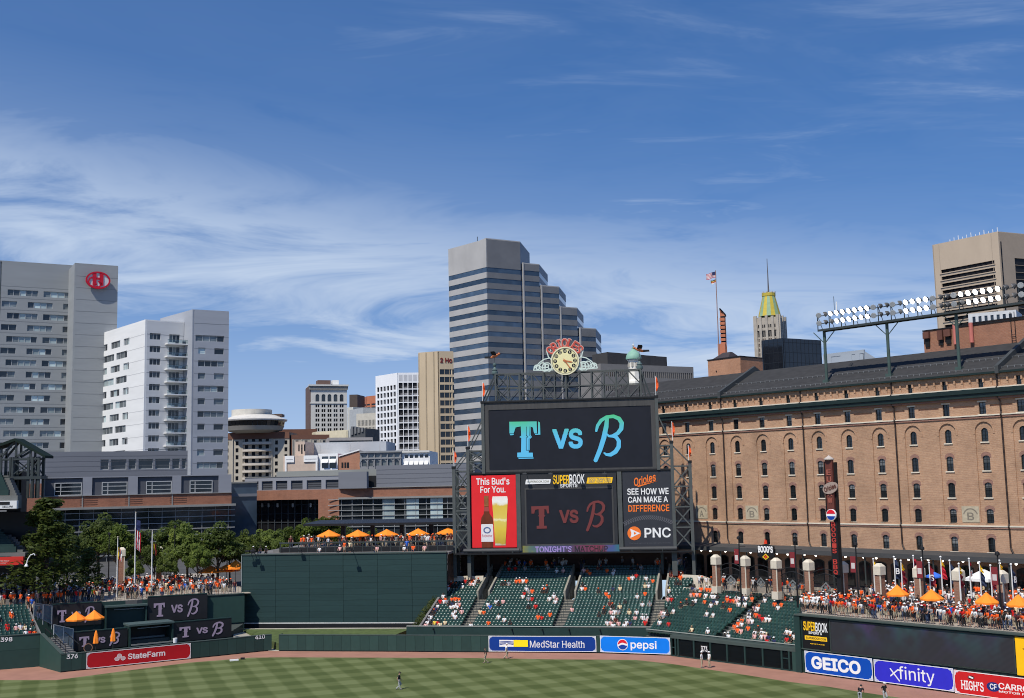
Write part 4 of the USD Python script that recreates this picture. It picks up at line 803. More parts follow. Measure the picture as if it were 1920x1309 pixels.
for sx in (-1,1):
 def sp(cx,cz,r0,turns,a0,n=26,dirn=1): return [(cx + r0 * (1 - .78 * k / n) * math.cos(a0 + dirn * turns * 2 * math.pi * k / n),cz + r0 * (1 - .78 * k / n) * math.sin(a0 + dirn * turns * 2 * math.pi * k / n)) for k in range(n + 1)]
 u = RC / 127
 curves = [[(30,20),(90,18),(150,8),(175,5)],sp(245 - 0,22,26,1.1,math.pi,dirn=-1),sp(200,40,40,1.2,-1.2),[(120,90),(150,120),(165,170),(150,195),(130,190),(128,172)],[(140,110),(190,100),(235,70),(262,40),(285,20),(290,5),(200,0),(110,2)],sp(255,25,30,1.1,.2)]
 g = unary_union([sg.LineString([(sx * (100 + (x - 100) * .98) * u,(z + 27) * u + .35) for x,z in c]).buffer(.07) for c in curves] + [sg.LineString([(sx * (165 + 42 * math.cos(q)) * u,(75 + 42 * math.sin(q)) * u) for q in np.linspace(0,6.3,20)]).buffer(.07)])
 part(ck,'scroll',MB().plate(g,-.12,.08),MINT)
 part(ck,'scroll_letter',MB().plate(fit(serif('B',1.),sx * 165 * u - .36,sx * 165 * u + .36,75 * u - .52,75 * u + .52),-.13,.05),MINT)
def finial(label,blabel,px,py,flip):
 x,z = Z8(px,py); t = thing('roof_finial',label,'finial',FS.w(x,.6,zt_ - .1),FS.deg); hgt = z - zt_ + .1
 prof = [(.0,hgt + .3),(.22,hgt + .22),(.28,hgt),(.2,hgt - .2),(.10,hgt - .3),(.28,hgt * .62),(.42,hgt * .5),(.30,hgt * .42),(.46,hgt * .32),(.46,hgt * .12),(.25,0),(.1,-.5)]
 part(t,'urn',MB().lathe(prof[::-1],n=14),M('verdigris_dark',(.09,.13,.125),.4,.2,1.5),smooth=40)
 part(t,'stay',MB().bar((.1,0,0),(.75,0,zb_ - zt_),.18),STEEL); part(t,'stay',MB().bar((0,0,0),(-.2,1.2,zb_ - zt_),.12),STEEL)
 q = thing('weathervane_bird',blabel,'weathervane',FS.w(x,.6,z + .3),FS.deg)
 part(q,'spike',MB().tube([(0,0,-.1),(0,0,.75)],.04,5),STEEL)
 body = trimesh.creation.icosphere(2); body.apply_transform(np.diag([.62,.2,.24,1])); v = np.array(body.vertices); v[:,2] += .22 * (v[:,0] * flip / .62) ; v[:,0] *= 1
 hd = trimesh.creation.icosphere(1,.19); part(q,'body',MB().add(v + [0,0,.95],body.faces).add(np.array(hd.vertices) + [.66 * flip,0,1.25],hd.faces),RUST,smooth=True)
 part(q,'beak',MB().tube([(.8 * flip,0,1.25),(1.05 * flip,0,1.22)],[.07,.01],5),BLACK); part(q,'tail',MB().plate(sg.Polygon([(-.5 * flip,.62),(-1.45 * flip,.65),(-1.4 * flip,.92),(-.5 * flip,.95)]),-.06,.06),BLACK)
 for s in (-1,1): part(q,'wing',MB().hexa([(-.35 * flip,s * .2,1.05),(.3 * flip,s * .2,1.1),(.1 * flip,s * .75,1.55),(-.5 * flip,s * .7,1.5)][::(1 if s * flip > 0 else -1)],[(-.35 * flip,s * .2,1.1),(.3 * flip,s * .2,1.15),(.1 * flip,s * .75,1.6),(-.5 * flip,s * .7,1.55)][::(1 if s * flip > 0 else -1)]),BLACK)
finial('green urn finial at the left end of the crown truss','orange and black bird weathervane on the left urn of the scoreboard',318,400,1); finial('green urn finial at the right end of the crown truss','orange and black bird weathervane on the right urn of the scoreboard',1625,345,-1)
PEN = M('pennant_orange',lin((225,90,40)),.7,.12,2.); flags0 = None
for k,(px,y0_,y1_,lab) in enumerate(((851.5,845,879,'lowest left step'),(877.5,797,842,'middle left step'),(905,716,757,'upper left corner'),(1230,705,747,'upper right corner'),(1261,790,831,'middle right step'),(1291.5,834,868,'lowest right step'))):
 x,za = Q(px,y1_); zb4 = Q(px,y0_)[1]; za += .3
 t = thing('pennant','furled orange pennant on its pole at the %s of the scoreboard' % lab,'flag',FS.w(x,0,za),FS.deg,'pennants on the scoreboard')
 L_ = zb4 - za; part(t,'pole',MB().tube([(0,0,0),(0,0,L_)],.045,6),WHITE)
 N_ = 9; v,f = [],[]
 for i in range(N_):
  z_ = L_ * (.95 - .68 * i / (N_ - 1)); wv = .30 * math.sin(i * 1.3 + k) ; ww = .10 + .24 * math.sin(math.pi * (i + .6) / N_)
  for s,yy in ((0,.05),(1,.28)): v += [(.05 + s * ww * .4 ,yy * math.sin(i * 1.1 + k),z_),(.05 + ww,wv * .5 * s,z_ - .1)]
 for i in range(N_ - 1):
  for a_ in range(3): f.append((i * 4 + a_,i * 4 + a_ + 1,(i + 1) * 4 + a_ + 1,(i + 1) * 4 + a_))
 part(t,'cloth',MB().quads(v,f),PEN)
cv = thing('scoreboard_concourse','dark concourse behind the bleachers under the scoreboard','building',FS.P,FS.deg)
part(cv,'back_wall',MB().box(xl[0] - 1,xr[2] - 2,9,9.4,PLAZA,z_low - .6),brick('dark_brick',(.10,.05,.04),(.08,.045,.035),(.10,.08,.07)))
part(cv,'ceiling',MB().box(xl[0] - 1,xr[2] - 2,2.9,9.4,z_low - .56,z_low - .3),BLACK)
part(cv,'brick_pier',MB().box(Q(838,1060)[0],Q(849,1060)[0],.5,4,4,Q(845,1035)[1]),RBRICK)
# ------------------------------------------------------------------ batter's eye, berm, decks, bullpens, left stands
FB = Frame(atY(453.2,1169.5,161.6),atY(778,1168.3,158.2))
B_ = lambda px,py,y=0.: FB.uv(px,py,y)
ez0,ez1 = B_(453,1169.5)[1],(B_(453,1041)[1] + B_(836,1037)[1]) / 2; EW = B_(837,1037)[0]
be = thing('batters_eye_wall',"wide plain dark green batter's eye wall in centre field",'wall',FB.P,FB.deg)
EYEM = [M('eye_green_%d' % i,c,.6,.10,1.1,stretch=(.35,.35,4.)) for i,c in enumerate([(.0155,.040,.040),(.017,.043,.043),(.0145,.038,.038)])]
cw = EW / 6.
r2 = random.Random(11)
for i in range(6):
 for j in range(12):
  zz = (ez1 - ez0) / 12
  part(be,'cladding_board',MB().box(i * cw + .02,(i + 1) * cw - .02,.004 * r2.randint(0,5),.3,ez0 + zz * j + .012,ez0 + zz * (j + 1) - .004),EYEM[r2.randint(0,2)])
part(be,'backing',MB().box(0,EW,.3,.5,0,ez1 - .02),GREEN); part(be,'end_trim',MB().box(-.1,0,-.06,.5,ez0,ez1),M('trim_grey',(.22,.25,.25),.6)); part(be,'top_trim',MB().box(-.1,EW,-.1,.6,ez1,ez1 + .16),CAP)
part(be,'base_trim',MB().box(0,B_(785,1168)[0],-.05,0,ez0 - .02,ez0 + .12),M('pale_base',(.55,.56,.54),.7)); part(be,'footing',MB().box(-.1,EW,-.02,.3,ez0 - .9,ez0 - .021),BLACK)
kb = thing('berm_kerb',"pale concrete kerb at the foot of the batter's eye",'kerb',FB.P,FB.deg)
part(kb,'kerb',MB().box(0,B_(775,1178)[0],-1.6,-1.3,.0,B_(600,1178,-1.6)[1]),CONCRETE)
zk = B_(600,1179.5,-1.6)[1]
pf = [FB.w(0.5,-1.62,zk),FB.w(B_(775,1178)[0],-1.62,zk)]; pn = [np.array([*(F2.w(L2 * .30,.6,0)[:2]),.9]),np.array([*(F2.w(-.6,.6,0)[:2]),.9])]
single('grass_berm',MB().quads([pf[0],pf[1],pn[0],pn[1],*(np.array([q[0],q[1],0]) for q in (pf[0],pf[1],pn[0],pn[1]))],[(3,2,1,0),(4,5,6,7),(0,4,7,3),(1,2,6,5),(2,3,7,6)]),BERM,kind='structure')
for px,L_,n_ in ((470,1.5,0),(477,1.2,1),(482,2.0,2),(565,.8,3),(662,2.3,4)):     # lamp arms along the top edge
 x = B_(px,1040)[0]; t = thing('wall_lamp',['short lamp arm nearest the left end','second lamp arm from the left','long lamp arm, third from the left','lone small lamp arm','longest lamp arm, near the middle'][n_] + " on top of the batter's eye",'lamp',FB.w(x,0,ez1 + .16),FB.deg,"lamps along the batter's eye")
 part(t,'arm',MB().tube([(0,.2,0),(0,.2,.35),(0,-L_ * .7,.55)],.05,5),BLACK); part(t,'head',MB().box(-.28,.28,-L_ * .7 - .35,-L_ * .7,.35,.6),BLACK)
DZ = ez1 + .05
dk = thing('roof_deck',"bar deck on the roof behind the batter's eye",'deck',FB.P,FB.deg)
dx0,dx1 = B_(455,1035,2)[0],EW + .2
part(dk,'floor',MB().box(0,dx1,.62,16,DZ - .3,DZ),DARKCONC); part(dk,'upper_step',MB().box(3,dx1,4.2,16,DZ + .001,DZ + .45),DARKCONC)
part(dk,'counter_rail',MB().box(4,dx1,3.9,4.19,DZ + 1.25,DZ + 1.45),STEEL); part(dk,'low_rail',MB().box(4,dx1,3.95,4.05,DZ + .7,DZ + .78),STEEL)
for k in range(20): part(dk,'rail_post',MB().box(4.1 + 1.35 * k,4.2 + 1.35 * k,3.95,4.1,DZ,DZ + 1.25),STEEL)
part(dk,'kick_wall',MB().box(4,dx1,3.96,4.02,DZ + .05,DZ + .66),BLACK)
rc_ = thing('deck_canopy','long flat dark canopy roof over the deck bar','canopy',FB.P,FB.deg)
a,z = FB.uv(584,982.5,13); b,zb5 = FB.uv(852,976.5,13)
part(rc_,'roof',MB().hexa([(a,9,z - .2),(b + 2,9,z - .2),(b + 2,17,z + .1),(a,17,z + .1)],[(a,9,z + .12),(b + 2,9,z + .12),(b + 2,17,z + .42),(a,17,z + .42)]),BLACK)
for px in (644,699,754,809): x = FB.uv(px,1000,12)[0]; part(rc_,'column',MB().box(x - .3,x + .3,11.7,12.3,DZ,z - .1),BLACK)
# --- market umbrellas
UMB = M('umbrella_orange',lin((250,138,40)),.75,.06,2.); UMB_BLUE = M('umbrella_blue',lin((55,105,205)),.75,.08,2.)
def umbrella_mesh(t,R,drop,hgt,mat,n=8,sag=.10):
 V,Fc = [(0,0,hgt)],[]
 m = 3
 for i in range(1,m + 1):
  for k in range(n * 2):
   th = math.pi * k / n; s = i / m; r = R * s * (1 if k % 2 == 0 else .955); V.append((r * math.cos(th),r * math.sin(th),hgt - drop * (s ** .9) - (0 if k % 2 == 0 else sag * s * .4)))
 n2 = 2 * n
 for k in range(n2): Fc.append((0,1 + k,1 + (k + 1) % n2))
 for i in range(m - 1):
  for k in range(n2):
   a_,b_ = 1 + i * n2 + k,1 + i * n2 + (k + 1) % n2; Fc += [(a_,a_ + n2,b_ + n2),(a_,b_ + n2,b_)]
 b0 = 1 + (m - 1) * n2; Vb = len(V)
 for k in range(n2): x,y,z = V[b0 + k]; V.append((x,y,z - .16))
 for k in range(n2): Fc += [(b0 + k,Vb + k,Vb + (k + 1) % n2),(b0 + k,Vb + (k + 1) % n2,b0 + (k + 1) % n2)]
 part(t,'canopy',MB().add(V,Fc),mat,smooth=20); part(t,'pole',MB().tube([(0,0,0),(0,0,hgt)],.04,6),STEEL)
 rb = MB()
 for k in range(n): th = 2 * math.pi * k / n; part(t,'rib',MB().bar((0,0,hgt - .05),(R * .97 * math.cos(th),R * .97 * math.sin(th),hgt - drop - .03),.03),STEEL)
 part(t,'finial',MB().lathe([(.001,0),(.05,.03),(.05,.1),(.001,.16)],(0,0,hgt),6),STEEL)
umb0 = None
def umbrella(px,py_ap,Y,zbase,label,group,R=1.75,drop=.85,blue=False):
 global umb0
 q = atY(px,py_ap,Y); hgt = q[2] - zbase
 if blue or umb0 is None:
  t = thing('market_umbrella',label,'umbrella',(q[0],q[1],zbase),10,group); umbrella_mesh(t,R,drop,hgt,UMB_BLUE if blue else UMB)
  if not blue: umb0 = (t,hgt,R)
 else:
  s = hgt / umb0[1]; copy_of(umb0[0],label,(q[0],q[1],zbase),rnd.uniform(0,45),group,scale=(R / umb0[2],R / umb0[2],s))
for k,(px,py,lab) in enumerate(((616.7,993,'leftmost'),(671,993,'second from the left'),(725,992,'third from the left'),(784,990.5,'fourth from the left'),(840.5,988,'rightmost, beside the scoreboard'))):
 umbrella(px,py,167.5,DZ,"orange umbrella on the roof deck behind the batter's eye, %s" % lab,'orange umbrellas on the roof deck')
# --- plaza at the left, its retaining wall
def wall_line(t,name,pts,z0,z1,th,mat):
 for a,b in zip(pts,pts[1:]):
  fr = Frame(a,b); L = float(np.hypot(b[0] - a[0],b[1] - a[1])); m = MB().box(0,L,0,th,z0,z1).map(lambda v: fr.P + np.outer(v[:,0],fr.x) + np.outer(v[:,1],fr.y) + np.c_[0 * v[:,2],0 * v[:,2],v[:,2]]); part(t,name,m,mat)
# --- the two-tier bullpens. FU: the upper row of boards, FD: the lower row
zU,zD = 2.25,1.75
def bp(px,py,Y): q = atY(px,py,Y); return q
S4 = lambda A,B: (A / 6.2333,1060 + B / 6.2333); S5 = lambda A,B: (A / 4.,1020 + B / 4.)
uy0,uy1 = 148.5,156.5
FU = Frame(atY(*S4(612,470),uy0),atY(*S5(1555,370),uy1))
FD = Frame(atY(*S4(860,790),138.8),atY(*S5(1735,555),149.5))
GLYPH = glow('board_lavender',lin((128,116,142)),.85)
def led(label,fr,tl,tr,br,bl):
 (x0,z1),(x1,z1b),(x1b,z0b),(x0b,z0) = fr.uv(*tl),fr.uv(*tr),fr.uv(*br),fr.uv(*bl); x0,x1,z1,z0 = x0,x1,(z1 + z1b) / 2,(z0 + z0b) / 2
 t = thing('led_board',label,'screen',fr.P,fr.deg); part(t,'panel',MB().box(x0,x1,-.1,.2,z0,z1),M('board_black',(.016,) * 3)); part(t,'top_trim',MB().box(x0,x1,-.14,.24,z1,z1 + .1),GREEN)
 part(t,'back_frame',MB().box(x0,x1,.2,.5,z0 - 1.2,z1 - .05),GREEN)
 W_,H_ = x1 - x0,z1 - z0
 def Pm(px,py): return x0 + W_ * (.10 + (px - 442) / (1272 - 442) * .76),z0 + H_ * (.14 + (515 - py) / (515 - 185) * .70)
 team(t,Pm,GLYPH,-.1,GLYPH,detail=False)
 return x0,x1,z0,z1
l1 = led('upper left black board with lavender T vs B, partly behind the open umbrellas',FU,S4(612,470),S5(762,430),S5(762,590),S4(612,740))
l2 = led('upper right black board with lavender T vs B beside the batter\'s eye',FU,S5(1108,402),S5(1555,370),S5(1555,560),S5(1108,585))
l3 = led('lower left black board with lavender T vs B behind the closed umbrellas',FD,S4(860,790),S5(955,628),S5(955,770),S4(860,1000))
l4 = led('lower right black board with lavender T vs B above the warning track',FD,S5(1300,590),S5(1735,555),S5(1735,690),S5(1300,740))
def dugout(label,fr,tl,tr,dep,zbot):
 x0,z1 = fr.uv(*tl); x1,_ = fr.uv(*tr); t = thing('bullpen_shelter',label,'shelter',fr.P,fr.deg)
 part(t,'roof',MB().box(x0,x1,-.5,dep,z1 - .22,z1),M('shelter_roof',(.06,.09,.085),.6)); part(t,'back_wall',MB().box(x0 + .1,x1 - .1,dep - .2,dep,zbot,z1 - .22),BLACK)
 for x in (x0 + .05,x1 - .25): part(t,'side_wall',MB().box(x,x + .2,-.3,dep - .2,zbot,z1 - .22),GREEN)
 part(t,'bench',MB().box(x0 + .5,x1 - .5,dep - 1.0,dep - .5,zbot + .4,zbot + .48),M('bench_grey',(.2,.21,.2),.6)); part(t,'bench_back',MB().box(x0 + .5,x1 - .5,dep - .5,dep - .42,zbot + .6,zbot + .95),M('bench_grey',(.2,) * 3))
 part(t,'shelf',MB().box(x0 + 1.2,x1 - .4,.1,.5,z1 - .62,z1 - .55),M('shelf_grey',(.3,.32,.32),.5))
 part(t,'front_rail',MB().box(x0 + .3,x1 - .1,-.45,-.3,zbot + .25,zbot + .4),M('bench_grey',(.2,) * 3)); return x0,x1,z1
dugout('upper roofed bullpen bench between the two upper boards',FU,S5(785,465),S5(1105,455),2.6,zU - .1)
dugout('lower roofed bullpen bench between the two lower boards',FD,S5(962,605),S5(1300,588),2.4,zD - .4)
def slabp(name,pts,z0,z1,mat): return single(name,MB().slab(sg.Polygon(pts),z0,z1),mat,kind='structure')
fu = [FU.w(-14,-.15,0),FU.w(float(FU.loc(FB.w(0,-.2,0))[0]) - .3,-.15,0)]
fd = [FD.w(-1,.52,0),FD.w(FD.uv(*S5(1735,600))[0] + .2,.52,0)]
f1 = [F1.w(1.0,.5,0),F1.w(L1 - 4,.5,0)]
slabp('bullpen_floor',[tuple(q[:2]) for q in (fd[0],fd[1],fu[1],fu[0])],0.02,zU - .15,M('bullpen_floor',(.05,.06,.055),.9)); slabp('bullpen_floor',[tuple(q[:2]) for q in (f1[0],f1[1],fd[1] - FD.y * .05,fd[0] - FD.y * .05)],.02,zD - .75,M('bullpen_floor',(.05,) * 3))
pw = thing('plaza_wall','dark green retaining wall between the bullpens and the crowd at left-centre','wall',FU.P,FU.deg)
xe = float(FU.loc(FB.w(-.15,-.1,0))[0])
part(pw,'wall',MB().box(-2,xe,.55,.9,0,PLAZA - .02),GREEN); part(pw,'panel',MB().box(l2[1] + .1,xe,.45,.54,zU,FU.uv(*S5(1600,405))[1]),PADS[0]); part(pw,'top_rail',MB().box(l2[1],xe,.4,.9,PLAZA,PLAZA + .1),CAP)
part(pw,'fill',MB().box(-2,xe,.9,12,0,PLAZA - .03),DARKCONC)
single('plaza_paving',MB().slab(sg.Polygon([tuple(FU.w(x,y,0)[:2]) for x,y in ((-26,.95),(xe + 1,.95),(xe + 3,44),(-34,44))]),PLAZA - .02,PLAZA + .01),PAVING,kind='structure')
rl = thing('plaza_rail','thin grey railing in front of the left-centre crowd','railing',FU.P,FU.deg)
for a,b in ((l1[1] + .2,l2[0] - .2),(l2[1] + .2,xe)):
 part(rl,'rail',MB().bar((a,.6,PLAZA + 1.05),(b,.6,PLAZA + 1.05),.06),STEEL)
 for x in np.arange(a,b,.45): part(rl,'baluster',MB().bar((x,.6,PLAZA),(x,.6,PLAZA + 1.05),.03),STEEL)
LINK = usdkit.material(stage,'/World/Looks/chain_link',{'a': ('transparent_bsdf',{}),'d': ('diffuse_bsdf',{'color': (.20,.22,.23)}),'m': ('mix_closure',{'fac': .5})},[('a.BSDF','m.closure1'),('d.BSDF','m.closure2')],surface='m.closure')
def link_fence(label,p0,Y0,p1,Y1,b0,b1):
 a,b = atY(*p0,Y0),atY(*p1,Y1); fr = Frame(a,b); L = float(np.hypot(*(b - a)[:2])); zt0,zt1 = a[2],b[2]; zb0,zb1 = atY(*b0,Y0)[2],atY(*b1,Y1)[2]
 t = thing('mesh_fence',label,'fence',fr.P,fr.deg)
 part(t,'mesh',MB().quad((0,.02,zb0),(L,.02,zb1),(L,.02,zt1),(0,.02,zt0)),LINK)
 for k in range(3):
  s = k / 2; part(t,'post',MB().tube([(L * s,0,zb0 + (zb1 - zb0) * s - .6),(L * s,0,zt0 + (zt1 - zt0) * s)],.06,6),M('fence_post',(.33,.36,.37),.5))
 for za,zb6 in ((zt0,zt1),(zb0,zb1)): part(t,'rail',MB().tube([(0,0,za),(L,0,zb6)],.05,6),M('fence_post',(.33,) * 3))
link_fence('grey mesh fence at the left end of the upper bullpen',S4(400,440),142.5,S4(610,475),147.9,S4(470,580),S4(605,690))
link_fence('grey mesh fence at the left end of the lower bullpen',S4(630,695),136.2,S4(857,745),138.6,S4(640,775),S4(848,1000))
for k,(A,B,lab) in enumerate(((895,535,'left'),(1103,520,'right'))):
 q = atY(*S4(A,B),145.5 + k * .8); umbrella(*S4(A,B),145.5 + k * .8,zU - .15,'open orange umbrella in the upper bullpen, %s one of the two' % lab,'orange umbrellas in the bullpen',R=1.25,drop=.72)
for k,(A,B0,B1,lab) in enumerate(((1124,760,1000,'left'),(1325,735,990,'right'))):
 a = atY(*S4(A,B0),137.2 + k); t = thing('furled_umbrella','furled orange umbrella in the lower bullpen, %s one of the two' % lab,'umbrella',(a[0],a[1],zD - .75),0,'furled umbrellas in the bullpen'); hh = a[2] - zD + .75
 part(t,'pole',MB().tube([(0,0,0),(0,0,hh)],.035,6),STEEL); V = MB()
 N2 = 12; prof = [(.03,hh),(.10,hh - .15),(.17,hh - .5),(.24,hh - 1.0),(.28,hh - 1.5),(.22,hh - 1.52)]
 vv = [(r * (1 + .22 * (k2 % 2)) * math.cos(2 * math.pi * k2 / N2),r * (1 + .22 * (k2 % 2)) * math.sin(2 * math.pi * k2 / N2),z) for r,z in prof for k2 in range(N2)]
 part(t,'cloth',MB().quads(vv,[(i * N2 + k2,i * N2 + (k2 + 1) % N2,(i + 1) * N2 + (k2 + 1) % N2,(i + 1) * N2 + k2) for i in range(len(prof) - 1) for k2 in range(N2)]),UMB)
wt = atY(*S4(1030,965),136.4)
t = thing('round_emblem_prop','round orange and black disc leaning in the lower bullpen','prop',(wt[0],wt[1],wt[2] - .5),15)
part(t,'disc',MB().plate(sg.Point(0,.5).buffer(.5,12),0,.1),BLACK); part(t,'ring',MB().plate(sg.Point(0,.5).buffer(.5,12).difference(sg.Point(0,.5).buffer(.43,12)),-.03,0),M('ring_brown',(.30,.16,.10),.6))
bk = atY(*S5(1313,728),142.2); t = thing('white_bin','small white bin on the wall ledge above the red sign','bin',(bk[0],bk[1],bk[2] - .5)); part(t,'bin',MB().lathe([(.001,0),(.22,0),(.27,.85),(.24,.85),(.2,.1)],n=10),WHITE);
rp = thing('bullpen_ramp','pale ramp with railings between the lower boards and the centre wall','ramp')
a,b,c,d = (gz(*S5(1750,700),zD - .2),gz(*S5(1910,690),.6),gz(*S5(1850,640),.8),gz(*S5(1760,610),zU - .6))
part(rp,'deck',MB().quads([a,b,c,d,*(np.array([*q[:2],0.02]) for q in (a,b,c,d))],[(0,1,2,3),(0,4,5,1),(1,5,6,2)]),CONCRETE)
for s in (0,.5,1): part(rp,'rail_post',MB().bar(d + (c - d) * s,d + (c - d) * s + [0,0,1.0],.05),STEEL)
part(rp,'rail',MB().bar(d + [0,0,1],c + [0,0,1],.05),STEEL); part(rp,'rail',MB().bar(a + [0,0,1],b + [0,0,1],.05),STEEL)
gp_ = F2.w(-.9,1.0,0); single('gate_path',MB().slab(sg.Polygon([tuple(F2.w(x,y,0)[:2]) for x,y in ((-1.6,-.05),(-.05,-.05),(-.05,9),(-1.6,9))]),.004,.03),CONCRETE,kind='structure')
gt = thing('wall_gate','open padded gate leaf in the gap of the centre wall','gate',F2.w(-.05,.2,0),F2.deg + 95); part(gt,'leaf',MB().box(0,1.2,-.05,.08,.1,2.0),PADS[2]); part(gt,'hinge_post',MB().box(-.08,0,-.08,.1,0,2.05),STEEL)
st_ = thing('stair_ramp','dark stair with handrails falling to the 376 corner beside the mesh fences','stairs',FN.P,FN.deg)
for k in range(9):
 x = .4 + (LN - 1.0) * k / 9; zt3 = HL - .5 - (HL - 2.3) * k / 9; part(st_,'step',MB().box(x,x + (LN - 1) / 9,.4,2.2,.02,zt3 - .15),DARKCONC)
for y in (.5,2.1):
 part(st_,'handrail',MB().bar((.3,y,HL + .6),(LN,y,2.9),.07),BLACK)
 for k in range(5): s = k / 4; part(st_,'rail_post',MB().bar((.3 + (LN - .3) * s,y,HL - .8 - (HL - 2.3) * s),(.3 + (LN - .3) * s,y,HL + .6 - (HL - 2.3) * s),.05),BLACK)
# --- left stands (cut by the frame)
LS = thing('left_stand','dark multi-deck left-field stand cut by the frame, its upper decks full of grey seats','grandstand')
def quadbox(name,pts,z0,z1,mat): return part(LS,name,MB().slab(sg.Polygon(pts),z0,z1),mat)
Yb = 150.
def xz(px,py,Y): q = atY(px,py,Y); return float(q[0]),float(q[2])
xk,zk2 = xz(55,1140,150); part(LS,'back_wall',MB().box(-110,xz(64,1100,158)[0],158,158.5,0,xz(40,960,158)[1]),BLACK)
part(LS,'concrete_front',MB().hexa([(-100,149.3,5),(xz(30,1130,149.3)[0],149.3,5),(xz(30,1130,149.3)[0],150,5),(-100,150,5)],[(-100,149.3,xz(0,1124,149.3)[1]),(xz(30,1130,149.3)[0],149.3,xz(28,1124,149.3)[1]),(xz(28,1130,149.3)[0],150,xz(28,1124,149.3)[1]),(-100,150,xz(0,1124,149.3)[1])]),DARKCONC)
def deck(px_r0,py0,px_r1,py1,Y0,Y1,nrow,seats=True):
 """A raked deck seen from the side: its right edge runs from (px_r0, py0) at the front to (px_r1, py1) at the back."""
 a,b = atY(px_r0,py0,Y0),atY(px_r1,py1,Y1)
 for k in range(nrow):
  s0,s1 = k / nrow,(k + 1) / nrow; x = a[0] + (b[0] - a[0]) * s0; z = a[2] + (b[2] - a[2]) * s1
  part(LS,'deck_step',MB().box(-110,x,a[1] + (b[1] - a[1]) * s0,a[1] + (b[1] - a[1]) * s1,a[2] - 1.3 + (b[2] - a[2]) * s0,z),M('deck_concrete',(.13,.135,.13),.8)); part(LS,'seat_row',MB().box(-110,x - 1.3,a[1] + (b[1] - a[1]) * s0 + .25,a[1] + (b[1] - a[1]) * s0 + .65,z + .05,z + .75),GREEN)
 part(LS,'soffit',MB().hexa([(-110,a[1],a[2] - 1.5),(a[0],a[1],a[2] - 1.5),(b[0],b[1],b[2] - 1.7),(-110,b[1],b[2] - 1.7)],[(-110,a[1],a[2] - 1.3),(a[0],a[1],a[2] - 1.3),(b[0],b[1],b[2] - 1.5),(-110,b[1],b[2] - 1.5)]),BLACK)
 return a,b
DS = []
DS.append(deck(33,934,14,892,147,158,9)); DS.append(deck(47,1040,10,998,148,160,9))
def fascia(label,tl,br,Y,col,words,wcol,xl_=-100):
 (a,z1),(b,z0) = xz(*tl,Y),xz(*br,Y); a = min(a,b - 3.5)
 t = thing('fascia_sign',label,'sign',(0,Y,0)); part(t,'panel',MB().box(a,b,-.3,.2,z0,z1),plain('fascia_' + col[0],col[1],.5))
 for s,u0,u1,v0,v1 in words: part(t,'lettering',MB().plate(fit(text(s,1.),a + (b - a) * u0,a + (b - a) * u1,z0 + (z1 - z0) * v0,z0 + (z1 - z0) * v1),-.33,-.3),wcol,kind='stuff')
 return t,a,b,z0,z1
t,a,b,z0,z1 = fascia('white banner with small black print on the upper deck edge at the left',(-8,939.5),(33,953.5),146.8,('white',(.62,.63,.63)),[('103.1 FM',.48,.85,.15,.38)],plain('black_lettering',(.02,) * 3))
part(t,'stripe',MB().box(a,b - .9,-.34,-.3,z0 + (z1 - z0) * .5,z1 - .12),BLACK)
t,a,b,z0,z1 = fascia('black fascia with white lettering on the club deck edge at the left',(-60,1045),(19.5,1060),147.8,('black',(.012,.012,.012)),[('ROADHOUSE',.5,.96,.55,.85)],WHITE_LETTER)
for k in range(4): part(t,'star',MB().plate(sg.Point(b - .35 - .33 * k,z0 + .3).buffer(.1,5),-.33,-.3),WHITE_LETTER)
t,a,b,z0,z1 = fascia('small red sign with faint white print on the club deck edge at the left',(20,1044),(45,1059),147.7,('red',lin((190,45,35))),[('OPEN DAILY',.1,.5,.45,.6),('ALL DAY',.1,.4,.2,.32)],plain('rose_print',(.7,.45,.4)))
part(LS,'club_fascia',MB().box(-110,xz(47,1050,148)[0],148.1,149,xz(47,1064,148)[1],xz(47,1042,148)[1]),BLACK)
part(LS,'tower_wall',MB().box(xz(20,900,160)[0],xz(46,900,160)[0],159,161,0,xz(30,884,160)[1]),BLACK)
tw = thing('roofed_tower','dark green gabled open truss roof of the stand at the left edge','tower',(0,157,0))
zE,zR,zBt = xz(80,856,157)[1],xz(31,824,157)[1],xz(60,893,157)[1]; xR,xA,xE_ = xz(31,824,157)[0],xz(-25,850,157)[0],xz(84,858,157)[0]
for y in (0,1.6):
 for x0_,z0_,x1_,z1_ in ((xA - 6,zE - 1,xR,zR),(xR,zR,xE_,zE),(xA,zE - .3,xE_ - .6,zE - .3),(xR,zR,xR,zE),((xR + xE_) / 2,(zR + zE) / 2,(xR + xE_) / 2,zE),(xR,zE,(xR + xE_) / 2,(zR + zE) / 2),((xR + xA) / 2,zE,(xR + xA) / 2,(zR + zE) / 2),((xR + xA) / 2,zE,xR,zR)): part(tw,'truss_member',MB().bar((x0_,y,z0_),(x1_,y,z1_),.25),STEEL)
 for x in (xA + 2,xA + 3.6,xR - .7,xR + 2.3,xE_ - 2.2,xE_ - .8): part(tw,'post',MB().box(x - .16,x + .16,y - .16,y + .16,zBt - 3,zE),STEEL)
 for a,b in ((xR - .7,xR + 2.3),(xE_ - 2.2,xE_ - .8)):
  part(tw,'cross_brace',MB().bar((a,y,zBt),(b,y,zE - .4),.14),STEEL); part(tw,'cross_brace',MB().bar((b,y + .15,zBt),(a,y + .15,zE - .4),.14),STEEL)
